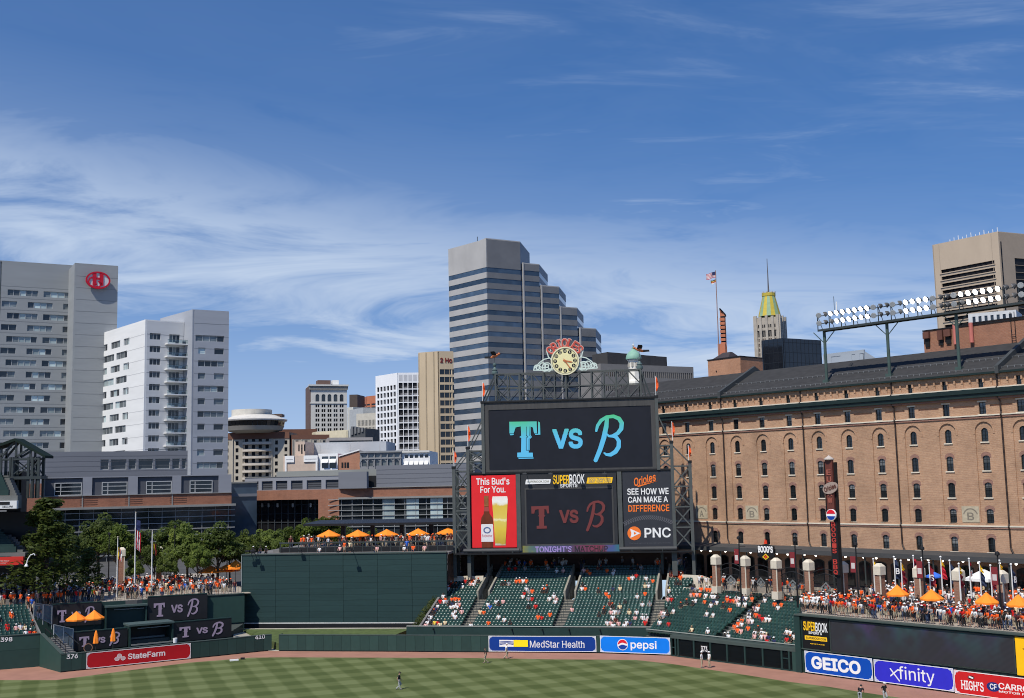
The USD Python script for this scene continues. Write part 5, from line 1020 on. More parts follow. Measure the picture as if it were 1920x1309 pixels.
part(tw,'roof',MB().quads([(xA - 6,-.6,zE - .9),(xR,-.6,zR + .15),(xE_ + .3,-.6,zE + .1),(xA - 6,2.2,zE - .9),(xR,2.2,zR + .15),(xE_ + .3,2.2,zE + .1),(xE_ + .3,-.6,zE - .25),(xR,-.6,zR - .25),(xA - 6,-.6,zE - 1.25),(xE_ + .3,2.2,zE - .25),(xR,2.2,zR - .25),(xA - 6,2.2,zE - 1.25)],[(0,1,4,3),(1,2,5,4),(7,1,0,8),(6,2,1,7),(2,6,9,5),(8,11,10,7),(7,10,9,6)]),M('tower_roof_green',(.012,.022,.018),.7,spec=.1))
part(tw,'floor',MB().box(xA - 6,xE_ - .3,-.3,1.9,zBt - .4,zBt),STEEL)
# ------------------------------------------------------------------ bleachers, right-field stand, left seats
SEATW,TREAD = .47,.82
ZCF = 2.5
_a = gz(776,1174.6,ZCF); _b = gz(1250,1176.6,ZCF)
CFF = Frame(_a,_b)
xA_ = float(CFF.loc(_b)[0]); CFDEP = 20.0
zcf = lambda k: 1.72 + .232 * k + .0012 * k * k
zfr = lambda k: 1.86 + .262 * k
zfl = lambda k: HL - .75 + .27 * k
SEATM = M('seat_green',(.018,.050,.038),.27,.12,1.,spec=.45,rand=.22,coord='object')
STEPM = M('step_concrete',(.085,.09,.085),.85,.15,.8); AISLEM = M('aisle_concrete',(.27,.25,.205),.85,.15,.8)
def seat_mesh():
 m = MB(); n = 5; xs = [-.21,-.12,0,.12,.21]
 def shell(prof,th):                       # prof: (y, z, half width scale); a bowed shell
  V = []
  for y,z,w in prof:
   for i,x in enumerate(xs): V.append((x * w,y + .05 * (x / .21) ** 2 * -1,z))
  r = len(prof); q = [(i * n + j,i * n + j + 1,(i + 1) * n + j + 1,(i + 1) * n + j) for i in range(r - 1) for j in range(n - 1)]
  m.quads(V,q); m.quads([(x,y + th,z) for x,y,z in V],[t[::-1] for t in q])
  top = [(r - 1) * n + j for j in range(n)]; N_ = len(V); W = V + [(x,y + th,z) for x,y,z in V]
  m.quads(W,[(top[j],top[j + 1],top[j + 1] + N_,top[j] + N_) for j in range(n - 1)])
 shell([(.20,.40,.98),(.235,.60,1.),(.27,.80,.95),(.30,.86,.72)],.035)          # back
 shell([(.14,.30,.8),(.045,.36,.95),(.02,.44,1.),(.05,.56,.98),(.10,.66,.9),(.15,.685,.75)],.03)   # folded pan
 for x in (-.235,.205): m.box(x,x + .03,.0,.30,.56,.60); m.box(x,x + .03,.2,.26,0,.58)
 return m
_seats = []                                    # (depth, position, angle, label)
def step(parent,frame,poly,z0,z1,mat=STEPM,name='step'):
 if poly.is_empty: return
 for g in getattr(poly,'geoms',[poly]):
  if g.geom_type == 'Polygon' and g.area > .02: part(parent,name,MB().slab(g,z0,z1),mat)
def block(parent,fr,region,y0,nrows,zf,holes,aisles,label,xr):
 """Rows of steps and seats in a frame; region, holes and aisles are plan polygons in the frame's own x, y."""
 out = []
 for k in range(nrows):
  ya,yb = y0 + TREAD * k,y0 + TREAD * (k + 1); band = sg.box(xr[0],ya,xr[1],yb).intersection(region)
  for h,k0 in holes:
   if k >= k0: band = band.difference(h)
  step(parent,fr,band,zf(k) - .55,zf(k))
  for ai,al in enumerate(aisles):
   g = band.intersection(al); step(parent,fr,g,zf(k) + .003,zf(k) + .012,AISLEM,'aisle_tread')
   if not g.is_empty: step(parent,fr,g.intersection(sg.box(xr[0],ya,xr[1],ya + TREAD * .5)),zf(k) - .12,zf(k) - .115 + .0,AISLEM,'aisle_tread')
  free = band.buffer(-.02).difference(unary_union([a.buffer(.08) for a in aisles])) if aisles else band.buffer(-.02)
  line = free.intersection(sg.LineString([(xr[0],ya + .5),(xr[1],ya + .5)]))
  segs = sorted([g.bounds for g in getattr(line,'geoms',[line]) if not g.is_empty and g.length > .6])
  for si,(xa,_,xb,_) in enumerate(segs):
   n = int((xb - xa) / SEATW); off = (xb - xa - n * SEATW) / 2
   for j in range(n):
    x = xa + off + SEATW * (j + .5); p = fr.w(x,ya + .40,zf(k)); out.append((p,fr.deg,k,si,j,label));
 return out
bl = thing('bleachers','wide centre-field bleachers of green seats below the scoreboard','grandstand',CFF.P,CFF.deg)
BX = lambda px,py=1172: CFF.uv(px,py)[0]
xl0 = BX(789); ais = [BX(868),BX(1042.5),BX(1222)]
def vom(px_l,px_r,py):                       # a stair opening in the upper rows
 yv = 11.2; return CFF.uv(px_l,py,yv)[0],CFF.uv(px_r,py,yv)[0]
voms = [vom(897.5,915.5,1106),vom(1060.5,1077,1106),vom(1232.5,1247,1104)]
KV = 13; yV = .5 + TREAD * KV
xK = FR.uv(1298,1191)[0]; frK = FR.w(xK,0,0)
def d_cf(p): return CFF.loc(p)[1]
def d_fr(p): return FR.loc(p)[1]
A_ = FR.w(FR.loc(_b)[0],0,0)
bis = CFF.y[:2] + FR.y[:2]; bis /= np.linalg.norm(bis)
m0 = np.array(A_[:2]) - bis * .6; m1 = np.array(A_[:2]) + bis * 40
cl = lambda q: tuple(CFF.loc((q[0],q[1],0))[:2]); rl_ = lambda q: tuple(FR.loc((q[0],q[1],0))[:2])
cf_reg = sg.Polygon([(xl0,.42),(cl(m0)[0],.42),cl(m1),(xl0,40)])
ym1 = .5 + TREAD * 18
cf_reg = cf_reg.difference(sg.box(-50,ym1,voms[0][0] - .3,60))                       # the lower left block
wallx = CFF.uv(1283,1082,ym1)[0]; cf_reg = cf_reg.difference(sg.Polygon([(wallx,.5 + TREAD * 19),(wallx + 60,.5 + TREAD * 19 - 14),(wallx + 60,60),(wallx,60)]))
aisp = []
for x,(va,vb) in zip(ais,voms): aisp.append(sg.Polygon([(x - .46,0),(x + .46,0),((va + vb) / 2 + .62,yV),((va + vb) / 2 - .62,yV)]))
hol = [(sg.box(va,yV,vb,60),KV) for va,vb in voms]
S_cf = block(bl,CFF,cf_reg,.5,24,zcf,hol,aisp,'centre-field bleachers',(xl0 - 1,60))
part(bl,'front_wall',MB().box(-1.0,xA_ + .2,0,.3,0,ZCF),GREEN); part(bl,'wall_cap',MB().box(-1.0,xA_ + .2,-.06,.38,ZCF,ZCF + .06),M('cap_pale',(.30,.32,.29),.7))
for k,px in enumerate((813,960,1017,1067,1125)): x = BX(px); part(bl,'wall_lamp',MB().box(x - .06,x + .06,-.4,0,2.1,2.3),BLACK)
for (va,vb) in voms:
 for x0,x1 in ((va - .25,va),(vb,vb + .25)):
  V = []
  ya,yb2 = yV - .2,.5 + TREAD * 24.5
  part(bl,'stair_wall',MB().hexa([(x0,ya,zcf(KV) - .8),(x1,ya,zcf(KV) - .8),(x1,yb2,zcf(KV) - .8),(x0,yb2,zcf(KV) - .8)],[(x0,ya,zcf(KV) + .95),(x1,ya,zcf(KV) + .95),(x1,yb2,zcf(24) + .75),(x0,yb2,zcf(24) + .75)]),M('stair_concrete',(.26,.245,.20),.85,.15,.7))
 part(bl,'stair_floor',MB().box(va,vb,yV,22,zcf(KV) - 1.2,zcf(KV) - .9),BLACK)
 for x in (va - .1,vb + .1):
  for k in range(0,KV,2):
   xx = (va + vb) / 2 + ((ais[voms.index((va,vb))]) - (va + vb) / 2) * (1 - k / KV); part(bl,'handrail',MB().bar((xx,.6 + TREAD * k,zcf(k)),(xx,.6 + TREAD * k,zcf(k) + .9),.05),STEEL) if x < (va + vb) / 2 else None
part(bl,'back_wall',MB().box(xl0 - .2,voms[0][0] - .26,ym1 + .02,ym1 + .3,4,zcf(18) + 1.25),OFFWHITE); part(bl,'side_wall',MB().hexa([(xl0 - .4,.3,0),(xl0 - .1,.3,0),(xl0 - .1,ym1,0),(xl0 - .4,ym1,0)],[(xl0 - .4,.3,ZCF),(xl0 - .1,.3,ZCF),(xl0 - .1,ym1,zcf(18) + .4),(xl0 - .4,ym1,zcf(18) + .4)]),DARKCONC)
part(bl,'top_floor',MB().box(xl0,wallx + 2,.5 + TREAD * 24,30,zcf(24) - .9,zcf(24) - .3),BLACK); part(bl,'wing_floor',MB().box(xl0 + .3,voms[0][0] - .3,ym1 + .31,24,5,zcf(18) + .4),DARKCONC)
wy = .5 + TREAD * 19.1
cw_ = thing('curved_parapet','pale concrete parapet sloping down beside the top of the right bleacher block','wall',CFF.P,CFF.deg)
zt8 = CFF.uv(1283,1078,wy)[1]
part(cw_,'parapet',MB().plate(sg.Polygon([(wallx - .4,zcf(17)),(wallx + 5.2,zcf(12)),(wallx + 5.2,zt8 - 1.35),(wallx + 4.3,zt8 - 1.0),(wallx + 3.2,zt8 - .35),(wallx + 2.3,zt8 - .05),(wallx - .4,zt8)]),0,.4).map(lambda v: np.c_[v[:,0],v[:,1] + wy - (v[:,0] - wallx) * .24,v[:,2]]),OFFWHITE)
fs = thing('right_field_stand','bank of green seats above the screened 373 fence','grandstand',FR.P,FR.deg)
pE0,pE1 = FW.w(-.25,.55,0)[:2],gz(1503,1124,PLAZA)[:2]
fr_reg = sg.Polygon([rl_(m0),rl_(pE0),rl_(pE1),rl_(pE1 + (pE1 - pE0)),rl_(m1)]).intersection(sg.box(-60,.42,60,13.2))
ra0,ra1 = FR.uv(1362,1183,2.5)[0],FR.uv(1432,1120,12.5)[0]
raisle = sg.Polygon([(ra0 - .5,0),(ra0 + .5,0),(ra1 + .5,14),(ra1 - .5,14)])
S_fr = block(fs,FR,fr_reg,.62,15,zfr,[],[raisle],'right-field stand',(-30,50))
part(fs,'front_wall',MB().box(FR.loc(A_)[0],LR,.51,.62,HR,2.66),CAP); part(fs,'wall_cap',MB().box(FR.loc(A_)[0],LR,.45,.68,2.66,2.72),M('cap_pale',(.3,) * 3))
_e0,_e1 = FR.loc((*pE0,0)),FR.loc((*pE1,0))
ew = Frame((*pE0,0),(*pE1,0)); ewt = thing('end_wall','green end wall and rail at the right of the right-field seats','wall',ew.P,ew.deg)
part(ewt,'wall',MB().box(1.0,19,-.12,.0,0,PLAZA),GREEN); part(ewt,'top_rail',MB().bar((0,-.3,PLAZA + 1.05),(18,-.3,PLAZA + 1.05),.07),STEEL)
for k in range(25): part(ewt,'baluster',MB().bar((.75 * k,-.3,PLAZA),(.75 * k,-.3,PLAZA + 1.05),.04),STEEL)
J = np.array(A_[:2]) + bis * (13.3 / float(bis @ FR.y[:2]))
fwL = FW.w(.05,.82,0)[:2]; fwR = FW.w(RW_END,.82,0)[:2]
jR = FR.w(FR.loc((*pE1,0))[0],13.25,0)[:2]
whA,whB = WH.w(-30,.2,0)[:2],WH.w(U2,.2,0)[:2]
cW = CFF.w(wallx + 4.9,wy - .8,0)[:2]; cW2 = CFF.w(wallx + .2,wy + .3,0)[:2]
court = sg.Polygon([tuple(q) for q in (fwL,fwR,whB,whA,CFF.w(wallx + .2,wy + 12,0)[:2],cW2,cW,J,jR,pE1 + np.array([.3,0]),pE0 + np.array([.35,0]))]).buffer(0)
single('court_paving',MB().slab(court,PLAZA - .4,PLAZA + .02),PAVING,kind='structure')
rw_ = thing('court_back_wall','low pale wall at the top of the right-field seats','wall',FR.P,FR.deg)
part(rw_,'wall',MB().box(FR.loc((*J,0))[0],FR.loc((*jR,0))[0],13.0,13.24,3,PLAZA + .35),OFFWHITE)
ls_reg = sg.Polygon([(-8,.4),(LL - .1,.4),(LL - 1.1,9.6),(-8,9.6)])
lt = thing('lower_left_stand','small bank of green seats behind the tall 398 wall','grandstand',FL.P,FL.deg)
S_ls = block(lt,FL,ls_reg,.45,11,zfl,[],[],'left-field seats',(-9,22))
part(lt,'side_wall',MB().hexa([(LL - .05,.36,0),(LL + .15,.36,0),(LL - .9,9.6,0),(LL - 1.1,9.6,0)],[(LL - .05,.36,HL),(LL + .15,.36,HL),(LL - .9,9.6,zfl(11) + .2),(LL - 1.1,9.6,zfl(11) + .2)]),DARKCONC)
ORD = lambda n: '%d%s' % (n,'th' if 10 <= n % 100 <= 20 else {1: 'st',2: 'nd',3: 'rd'}.get(n % 10,'th'))
ALLS = S_cf + S_fr + S_ls
vis = []
for p,dg,k,si,j,lab in ALLS:
 px,py = proj(p + np.array([0,0,.6]))
 if -25 < px < 1950 and py < 1330: vis.append((float(np.linalg.norm(p - EYE)),p,dg,k,si,j,lab,px,py))
vis.sort(key=lambda q: q[0])
OCC = set()                                    # filled by the spectators below, before the seats are written
# ------------------------------------------------------------------ people
import manifold3d as m3
def ball(p,r,n=8): return m3.Manifold.sphere(r,n).translate([float(x) for x in p])
def bones(bs,n=8):
 parts_ = []
 for a,ra,b,rb in bs: parts_.append(m3.Manifold.batch_hull([ball(a,ra,n),ball(b,rb,n)]))
 return m3.Manifold.batch_boolean(parts_,m3.OpType.Add)
def mm(man):
 q = man.to_mesh(); return MB().add(np.array(q.vert_properties)[:,:3],np.array(q.tri_verts))
SKINS = [plain('skin_%d' % i,c,.55) for i,c in enumerate([(.46,.27,.19),(.36,.19,.12),(.14,.07,.045),(.52,.32,.23)])]
SHIRTS = {'orange': M('cloth_orange',lin((248,96,34)),.8,.1,6.,coord='object'),'white': M('cloth_white',(.74,.74,.74),.8,.05,6.,coord='object'),'black': M('cloth_black',(.018,.018,.02),.8,.2,6.,coord='object'),'grey': M('cloth_grey',(.26,.27,.29),.8,.1,6.,coord='object'),'navy': M('cloth_navy',(.02,.03,.09),.8,.1,6.,coord='object'),
   'red': M('cloth_red',lin((200,30,28)),.8,.1,6.,coord='object'),'blue': M('cloth_blue',lin((45,95,190)),.8,.1,6.,coord='object'),'cream': M('cloth_cream',(.70,.58,.36),.8,.1,6.,coord='object'),'pink': M('cloth_pink',(.72,.40,.38),.8,.1,6.,coord='object'),'yellow': M('cloth_yellow',(.78,.58,.06),.8,.1,6.,coord='object'),'lime': M('cloth_lime',(.55,.75,.05),.8,.1,6.,coord='object'),'maroon': M('cloth_maroon',(.10,.018,.016),.8,.1,6.,coord='object')}
TROUS = [M('jeans_blue',(.045,.065,.12),.85,.15,6.,coord='object'),M('shorts_khaki',(.40,.33,.23),.85,.1,6.,coord='object'),M('trousers_black',(.02,.02,.022),.85,.1,6.,coord='object'),M('trousers_grey',(.36,.37,.38),.8,.1,6.,coord='object')]
HAIRS = [plain('hair_dark',(.018,.013,.010),.6),plain('hair_brown',(.08,.045,.025),.6),plain('hair_fair',(.30,.20,.10),.6)]
SHOE = plain('shoe',(.12,.12,.12),.6); CAPS = {'black': SHIRTS['black'],'orange': SHIRTS['orange'],'white': SHIRTS['white'],'navy': SHIRTS['navy']}
def pose(kind):
 """Joints (x to the person's left, facing -y) with radii."""
 J = {}
 if kind == 'sit':
  J.update(hip=(0,.02,.50),chest=(0,.06,.86),neck=(0,.05,1.06),head=(0,.0,1.21))
  for s,k in ((1,'l'),(-1,'r')): J.update({'sh' + k: (s * .185,.05,.99),'el' + k: (s * .25,-.08,.74),'ha' + k: (s * .12,-.32,.66),'th' + k: (s * .10,-.02,.50),'kn' + k: (s * .13,-.42,.52),'an' + k: (s * .13,-.40,.10),'to' + k: (s * .14,-.56,.05)})
 else:
  lean = {'stand': 0.,'lean': -.20,'walk': -.04,'bend': -.42}[kind]; dz = -.08 if kind == 'bend' else 0
  J.update(hip=(0,0,.95 + dz),chest=(0,lean * .8,1.27 + dz * 2),neck=(0,lean * 1.25,1.47 + dz * 2.5),head=(0,lean * 1.5 - .03,1.63 + dz * 3))
  st = .20 if kind == 'walk' else .03
  for s,k in ((1,'l'),(-1,'r')):
   sw = s * st
   if kind == 'lean' or kind == 'bend': el,ha = (s * .26,lean - .12,1.12 + dz * 2),(s * .15,lean - .36,1.06 + dz * 3)
   else: el,ha = (s * .25,.04 - sw * .6,1.14),(s * .25,-.10 - sw * .8,.90)
   J.update({'sh' + k: (s * .19,lean * 1.15,1.40 + dz * 2.3),'el' + k: el,'ha' + k: ha,'th' + k: (s * .095,0,.93 + dz),'kn' + k: (s * .11,-.02 - max(0,sw),.50 + dz * .5),'an' + k: (s * .11,.05 + sw,.09),'to' + k: (s * .12,-.11 + sw,.045)})
 return J
def person_parts(path,kind,shirt,trous,skin,hair,cap=None,sleeves='short',sun_hat=False,n=8,long_=True):
 J = pose(kind); Lk = ('l','r'); P_ = {k: np.array(v,float) for k,v in J.items()}
 hd = P_['head']; f = np.array([0,-1.,0])
 bs = [(P_['hip'],.12,P_['chest'],.125),(P_['chest'],.12,P_['neck'],.055),(P_['neck'],.052,hd + [0,.0,-.04],.062),(hd + [0,.012,.02],.096,hd + [0,-.02,-.06],.07),(hd + [0,-.10,-.02],.016,hd + [0,-.09,.02],.012)]
 for k in Lk:
  s = 1 if k == 'l' else -1
  bs += [(hd + [s * .092,.01,-.01],.02,hd + [s * .092,.01,.015],.02),(P_['sh' + k],.052,P_['el' + k],.040),(P_['chest'],.10,P_['sh' + k],.055),(P_['el' + k],.038,P_['ha' + k],.028),(P_['ha' + k],.03,P_['ha' + k] + [0,-.06,-.05],.026),
    (P_['hip'],.11,P_['th' + k],.085),(P_['th' + k],.082,P_['kn' + k],.056),(P_['kn' + k],.052,P_['an' + k],.034),(P_['an' + k],.034,P_['to' + k],.028)]
 part(path,'body',mm(bones(bs,n)),skin,smooth=50)
 sh = [(P_['hip'] + [0,0,-.02],.142,P_['chest'],.145),(P_['chest'],.138,P_['neck'] + [0,0,-.06],.075)]
 for k in Lk:
  e = P_['el' + k] * (.6 if sleeves == 'short' else 1.) + P_['sh' + k] * (.4 if sleeves == 'short' else 0.)
  sh += [(P_['chest'],.115,P_['sh' + k],.068),(P_['sh' + k],.066,e,.056)]
  if sleeves == 'long': sh += [(P_['el' + k],.054,P_['ha' + k] * .9 + P_['el' + k] * .1,.040)]
 part(path,'shirt',mm(bones(sh,n)),shirt,smooth=50)
 tr = []
 for k in Lk:
  tr += [(P_['hip'],.132,P_['th' + k],.10),(P_['th' + k],.098,P_['kn' + k],.070)]
  if long_: tr += [(P_['kn' + k],.068,P_['an' + k] + [0,0,.02],.052)]
 part(path,'trousers',mm(bones(tr,n)),trous,smooth=50)
 part(path,'shoes',mm(bones([(P_['an' + k] + [0,.03,-.04],.045,P_['to' + k],.043) for k in Lk],n)),SHOE)
 if cap is not None:
  c = m3.Manifold.sphere(.112,10).translate([float(x) for x in hd + [0,.012,.035]]); c = c.trim_by_plane([0,0,1],float(hd[2] + .03))
  bill = m3.Manifold.cylinder(.02,.17 if sun_hat else .085,-1.,12).translate([float(x) for x in hd + [0,0. if sun_hat else -.10,.035]]); part(path,'hat' if sun_hat else 'cap',mm(c + bill),cap,smooth=40)
 else:
  c = m3.Manifold.sphere(.113,10).translate([float(x) for x in hd + [0,.022,.03]]); c = c - m3.Manifold.sphere(.10,8).translate([float(x) for x in hd + [0,-.075,-.03]]); part(path,'hair',mm(c.trim_by_plane([0,0,1],float(hd[2] - .06))),hair,smooth=40)
protos = {}
def variant(kind,col,v):
 return (kind,col,v % 3)
def build_variant(path,key):
 kind,col,v = key; i = (hash_(col) + v)
 cap = [None,CAPS['black'] if col != 'black' else CAPS['orange'],CAPS['white'] if v else None][(v + i) % 3]
 person_parts(path,kind,SHIRTS[col],TROUS[(i + v) % 3],SKINS[(i * 3 + v) % 4],HAIRS[(i + v) % 3],cap,n=6,long_=(v + i) % 2 == 0)
def hash_(s): return sum(ord(c) * (i + 3) for i,c in enumerate(s))
folk = []                                      # (distance, position, heading, variant key, label, group)
def add_person(p,deg,kind,col,label,group,v=None):
 d = float(np.linalg.norm(np.asarray(p) - EYE)); folk.append((d,np.asarray(p,float),deg,variant(kind,col,rnd.randrange(3) if v is None else v),label,group))
CC = {'o': 'orange','w': 'white','b': 'black','g': 'grey','n': 'navy','r': 'red','u': 'blue','c': 'cream','p': 'pink','y': 'yellow','m': 'maroon','l': 'lime'}
Z1 = lambda s: [(860 + a / 8.727,1050 + b / 8.727,c) for a,b,c in s]
Z2 = lambda s: [(1060 + a / 8.727,1050 + b / 8.727,c) for a,b,c in s]
Z6 = lambda s: [(780 + a / 9.35,1060 + b / 9.35,c) for a,b,c in s]
ZR = lambda s: [(1240 + a / 6.546,1060 + b / 6.546,c) for a,b,c in s]
ZL = lambda s: [(a / 6.233,1060 + b / 6.233,c) for a,b,c in s]
sitters = Z1([(730,390,'b'),(790,380,'b'),(830,400,'g'),(930,345,'o'),(975,350,'o'),(1035,345,'w'),(1100,325,'o'),(1110,455,'w'),(1195,480,'o'),(1140,520,'g'),(1060,560,'r'),(1050,600,'w'),(1130,630,'g'),(1205,640,'r'),(1380,480,'o'),(1450,480,'b'),(1360,505,'b'),(1420,520,'b'),(1470,645,'w'),(1545,600,'w'),(1610,620,'p'),(1590,650,'w'),(455,720,'w'),(520,740,'u'),(600,680,'w'),(640,720,'b'),(735,660,'p'),(345,830,'c'),(420,830,'o'),(680,930,'w'),(740,950,'w'),(850,1000,'b'),(1130,770,'b'),(1240,770,'r'),(1290,910,'o'),(1350,910,'r'),(1495,890,'o'),(460,1030,'o'),(110,1040,'w'),(1600,170,'w'),(1700,175,'p'),(1650,975,'c'),(800,120,'r'),(930,150,'r'),(1095,130,'g'),(1230,100,'b'),(1310,120,'b'),(1440,110,'g'),(1520,100,'b')])
sitters += Z2([(320,180,'p'),(370,180,'o'),(410,190,'o'),(680,180,'o'),(780,175,'w'),(810,200,'w'),(1030,270,'o'),(1165,240,'r'),(1110,285,'w'),(1330,270,'w'),(1445,330,'o'),(1290,400,'c'),(1350,420,'w'),(300,420,'b'),(250,470,'w'),(330,440,'o'),(520,480,'b'),(660,545,'o'),(690,560,'o'),(885,470,'c'),(770,460,'n'),(1150,570,'w'),(1290,560,'o'),(985,690,'b'),(740,740,'m'),(780,750,'b'),(650,820,'b'),(620,860,'b'),(740,840,'p'),(830,830,'w'),(910,770,'c'),(870,850,'g'),(1060,850,'c'),(1150,850,'w'),(1290,700,'w'),(1370,710,'g'),(90,790,'p'),(530,870,'b'),(1170,930,'p'),(1240,940,'w'),(1300,930,'w'),(1290,990,'p'),(1340,1010,'r'),(800,960,'w'),(740,1000,'p'),(830,1000,'m'),(690,1040,'w'),(760,1050,'w'),(850,1040,'p'),(960,1060,'w'),(1010,1040,'w'),(1080,1040,'n'),(1200,110,'b'),(1060,130,'b'),(1250,130,'g'),(520,110,'m'),(600,120,'b'),(1700,470,'y'),(1640,490,'w'),(1680,650,'p'),(1730,650,'r'),(1620,850,'w'),(1570,850,'p'),(1760,830,'w'),(1680,880,'b'),(1580,900,'g'),(1700,1050,'r'),(1560,1050,'w'),(1780,230,'o'),(1850,220,'r'),(1900,240,'o'),(1740,240,'m'),(1860,390,'b')])
sitters += Z6([(850,200,'r'),(905,185,'b'),(960,180,'o'),(1020,200,'w'),(1080,190,'b'),(1040,240,'w'),(960,240,'p'),(550,330,'r'),(590,330,'r'),(515,380,'w'),(660,340,'b'),(690,360,'b'),(810,360,'w'),(470,470,'c'),(430,510,'w'),(510,560,'o'),(640,560,'o'),(710,590,'o'),(760,600,'o'),(430,640,'r'),(490,650,'w'),(540,650,'g'),(590,660,'b'),(640,650,'n'),(700,650,'w'),(750,660,'p'),(600,710,'w'),(660,700,'w'),(710,720,'w'),(760,740,'b'),(360,730,'w'),(710,800,'w'),(680,850,'w'),(780,810,'p'),(200,780,'b'),(270,790,'n'),(270,850,'b'),(180,860,'w'),(150,940,'g'),(200,970,'w'),(300,980,'y'),(360,1000,'r'),(130,1030,'p'),(240,1010,'b'),(410,1020,'c'),(510,1020,'c'),(680,910,'w')])
rsit = ZR([(130,110,'o'),(170,120,'r'),(220,110,'o'),(250,110,'o'),(210,210,'b'),(400,240,'n'),(440,240,'g'),(510,250,'o'),(560,250,'o'),(610,260,'o'),(660,250,'o'),(360,370,'p'),(410,360,'o'),(450,370,'p'),(480,380,'o'),(560,370,'w'),(600,380,'w'),(640,370,'w'),(680,380,'b'),(420,440,'w'),(400,480,'b'),(530,450,'o'),(640,430,'n'),(620,480,'w'),(690,440,'w'),(330,460,'b'),(250,490,'b'),(570,590,'w'),(630,590,'w'),(370,790,'c'),(560,790,'w'),
   (790,380,'r'),(800,430,'o'),(850,420,'r'),(880,430,'o'),(910,390,'w'),(960,380,'w'),(930,420,'p'),(1000,410,'n'),(1040,420,'w'),(1090,380,'m'),(1100,410,'o'),(1230,400,'w'),(960,470,'w'),(840,540,'o'),(780,490,'b'),(1080,490,'w'),(1120,500,'p'),(1160,500,'o'),(1170,530,'w'),(1060,570,'w'),(1110,570,'b'),(1180,600,'o'),(1220,620,'r'),(1230,670,'r'),(1280,650,'w'),(1310,660,'w'),(930,680,'o'),(960,690,'o'),(1060,690,'p'),(1100,690,'w'),(990,740,'w'),(1050,750,'o'),(890,770,'o'),(930,780,'o'),(960,790,'p'),(1140,800,'w'),(1190,780,'b'),(1230,830,'w'),(1260,830,'c'),(1150,880,'p'),(1220,880,'w'),(1260,900,'p'),(1320,910,'n'),(1360,940,'n'),(1290,920,'r'),(1530,410,'o'),(1580,410,'w'),(1400,480,'o'),(1460,480,'o'),(1430,510,'w'),(1420,370,'u'),(1540,820,'w'),(1570,820,'w'),(1540,920,'r'),(1640,880,'w'),(1690,880,'g'),(1670,940,'o'),(1600,930,'b'),(720,880,'b'),(770,870,'w'),(1090,640,'w')])
lsit = ZL([(120,570,'o'),(155,600,'o'),(65,700,'r'),(100,740,'r'),(190,740,'p'),(245,730,'w'),(290,720,'c'),(330,780,'r'),(350,790,'w'),(410,770,'o'),(20,640,'b'),(410,640,'b'),(450,610,'w'),(440,580,'w'),(570,740,'p'),(510,770,'c')])
sv = [q for q in vis]; spx_ = np.array([[q[7],q[8] - 2.5] for q in sv])
for px,py,c in sitters + rsit + lsit:
 dd = np.hypot(spx_[:,0] - px,(spx_[:,1] - py - 2.) * 1.3)
 for i in np.argsort(dd)[:6]:
  q = sv[i]; key = (q[3],q[4],q[5],q[6])
  if key in OCC: continue
  if dd[i] > 14: break
  OCC.add(key); p = q[1] + np.array([0,0,.0])
  add_person(p,q[2] + rnd.uniform(-12,12),'sit',CC[c],'person in %s seated in %s, %s row, %s block, %s seat' % (CC[c],q[6],ORD(q[3] + 1),ORD(q[4] + 1),ORD(q[5] + 1)),'seated spectators'); break
free = [q for q in vis if (q[3],q[4],q[5],q[6]) not in OCC]; taken = [q for q in vis if (q[3],q[4],q[5],q[6]) in OCC]
s0 = None
for q in free[:300]:
 lab = 'empty green seat in the %s, %s row, %s block, %s seat' % (q[6],ORD(q[3] + 1),ORD(q[4] + 1),ORD(q[5] + 1))
 if s0 is None:
  s0 = thing('stadium_seat',lab,'seat',q[1],q[2],'green stadium seats'); part(s0,'seat',seat_mesh(),SEATM,smooth=40)
 else: copy_of(s0,lab,q[1],q[2])
def scatter(name,label,cat,items,protos_,kind='stuff'):
 """items: (prototype number, position, heading, scale)"""
 pi = UsdGeom.PointInstancer.Define(stage,numbered('/World',name)); setdata(pi.GetPrim(),label,cat,None,kind)
 base = str(pi.GetPath()); rel = pi.CreatePrototypesRel()
 for n_,fn in protos_:
  x = UsdGeom.Xform.Define(stage,base + '/' + n_); fn(base + '/' + n_); rel.AddTarget(x.GetPath())
 pi.CreateProtoIndicesAttr([i[0] for i in items]); pi.CreatePositionsAttr([Gf.Vec3f(*map(float,i[1])) for i in items])
 pi.CreateOrientationsAttr([Gf.Quath(math.cos(math.radians(i[2]) / 2),0,0,math.sin(math.radians(i[2]) / 2)) for i in items]); pi.CreateScalesAttr([Gf.Vec3f(i[3],i[3],i[3]) for i in items])
scatter('distant_seats','the many more distant green seats of the bleachers and stands','seats',[(0,q[1],q[2],1.) for q in free[300:] + taken],[('seat',lambda pth: part(pth,'seat',seat_mesh(),SEATM,smooth=40))])

# --- standing crowds
mix_ = ['orange'] * 9 + ['white'] * 8 + ['black'] * 7 + ['grey'] * 3 + ['navy'] * 3 + ['red'] * 2 + ['pink','blue','cream','maroon']
r6 = random.Random(21)
def pick(): return r6.choice(mix_)
n = 0; x = .6
while x < 30:
 col = pick(); n += 1
 add_person(FW.w(x,r6.uniform(.95,1.3),PLAZA + .02),FW.deg + r6.uniform(-25,25),'lean',col,'person in %s at the rail above the video board, %s from the left' % (col,ORD(n)),'people at the court rail'); x += r6.uniform(.38,.75)
n = 0
for k in range(640):
 x,y = r6.uniform(-3.,34),r6.uniform(2.0,25) if k % 3 else r6.uniform(1.8,7)
 p = FW.w(x,y,PLAZA + .02)
 if not court.contains(sg.Point(p[0],p[1])): continue
 n += 1; col = pick(); add_person(p,r6.uniform(0,360) if r6.random() < .4 else FW.deg + r6.uniform(-50,50),'stand',col,(col,'flag court crowd behind the rail',y,x),'crowd in the flag court')
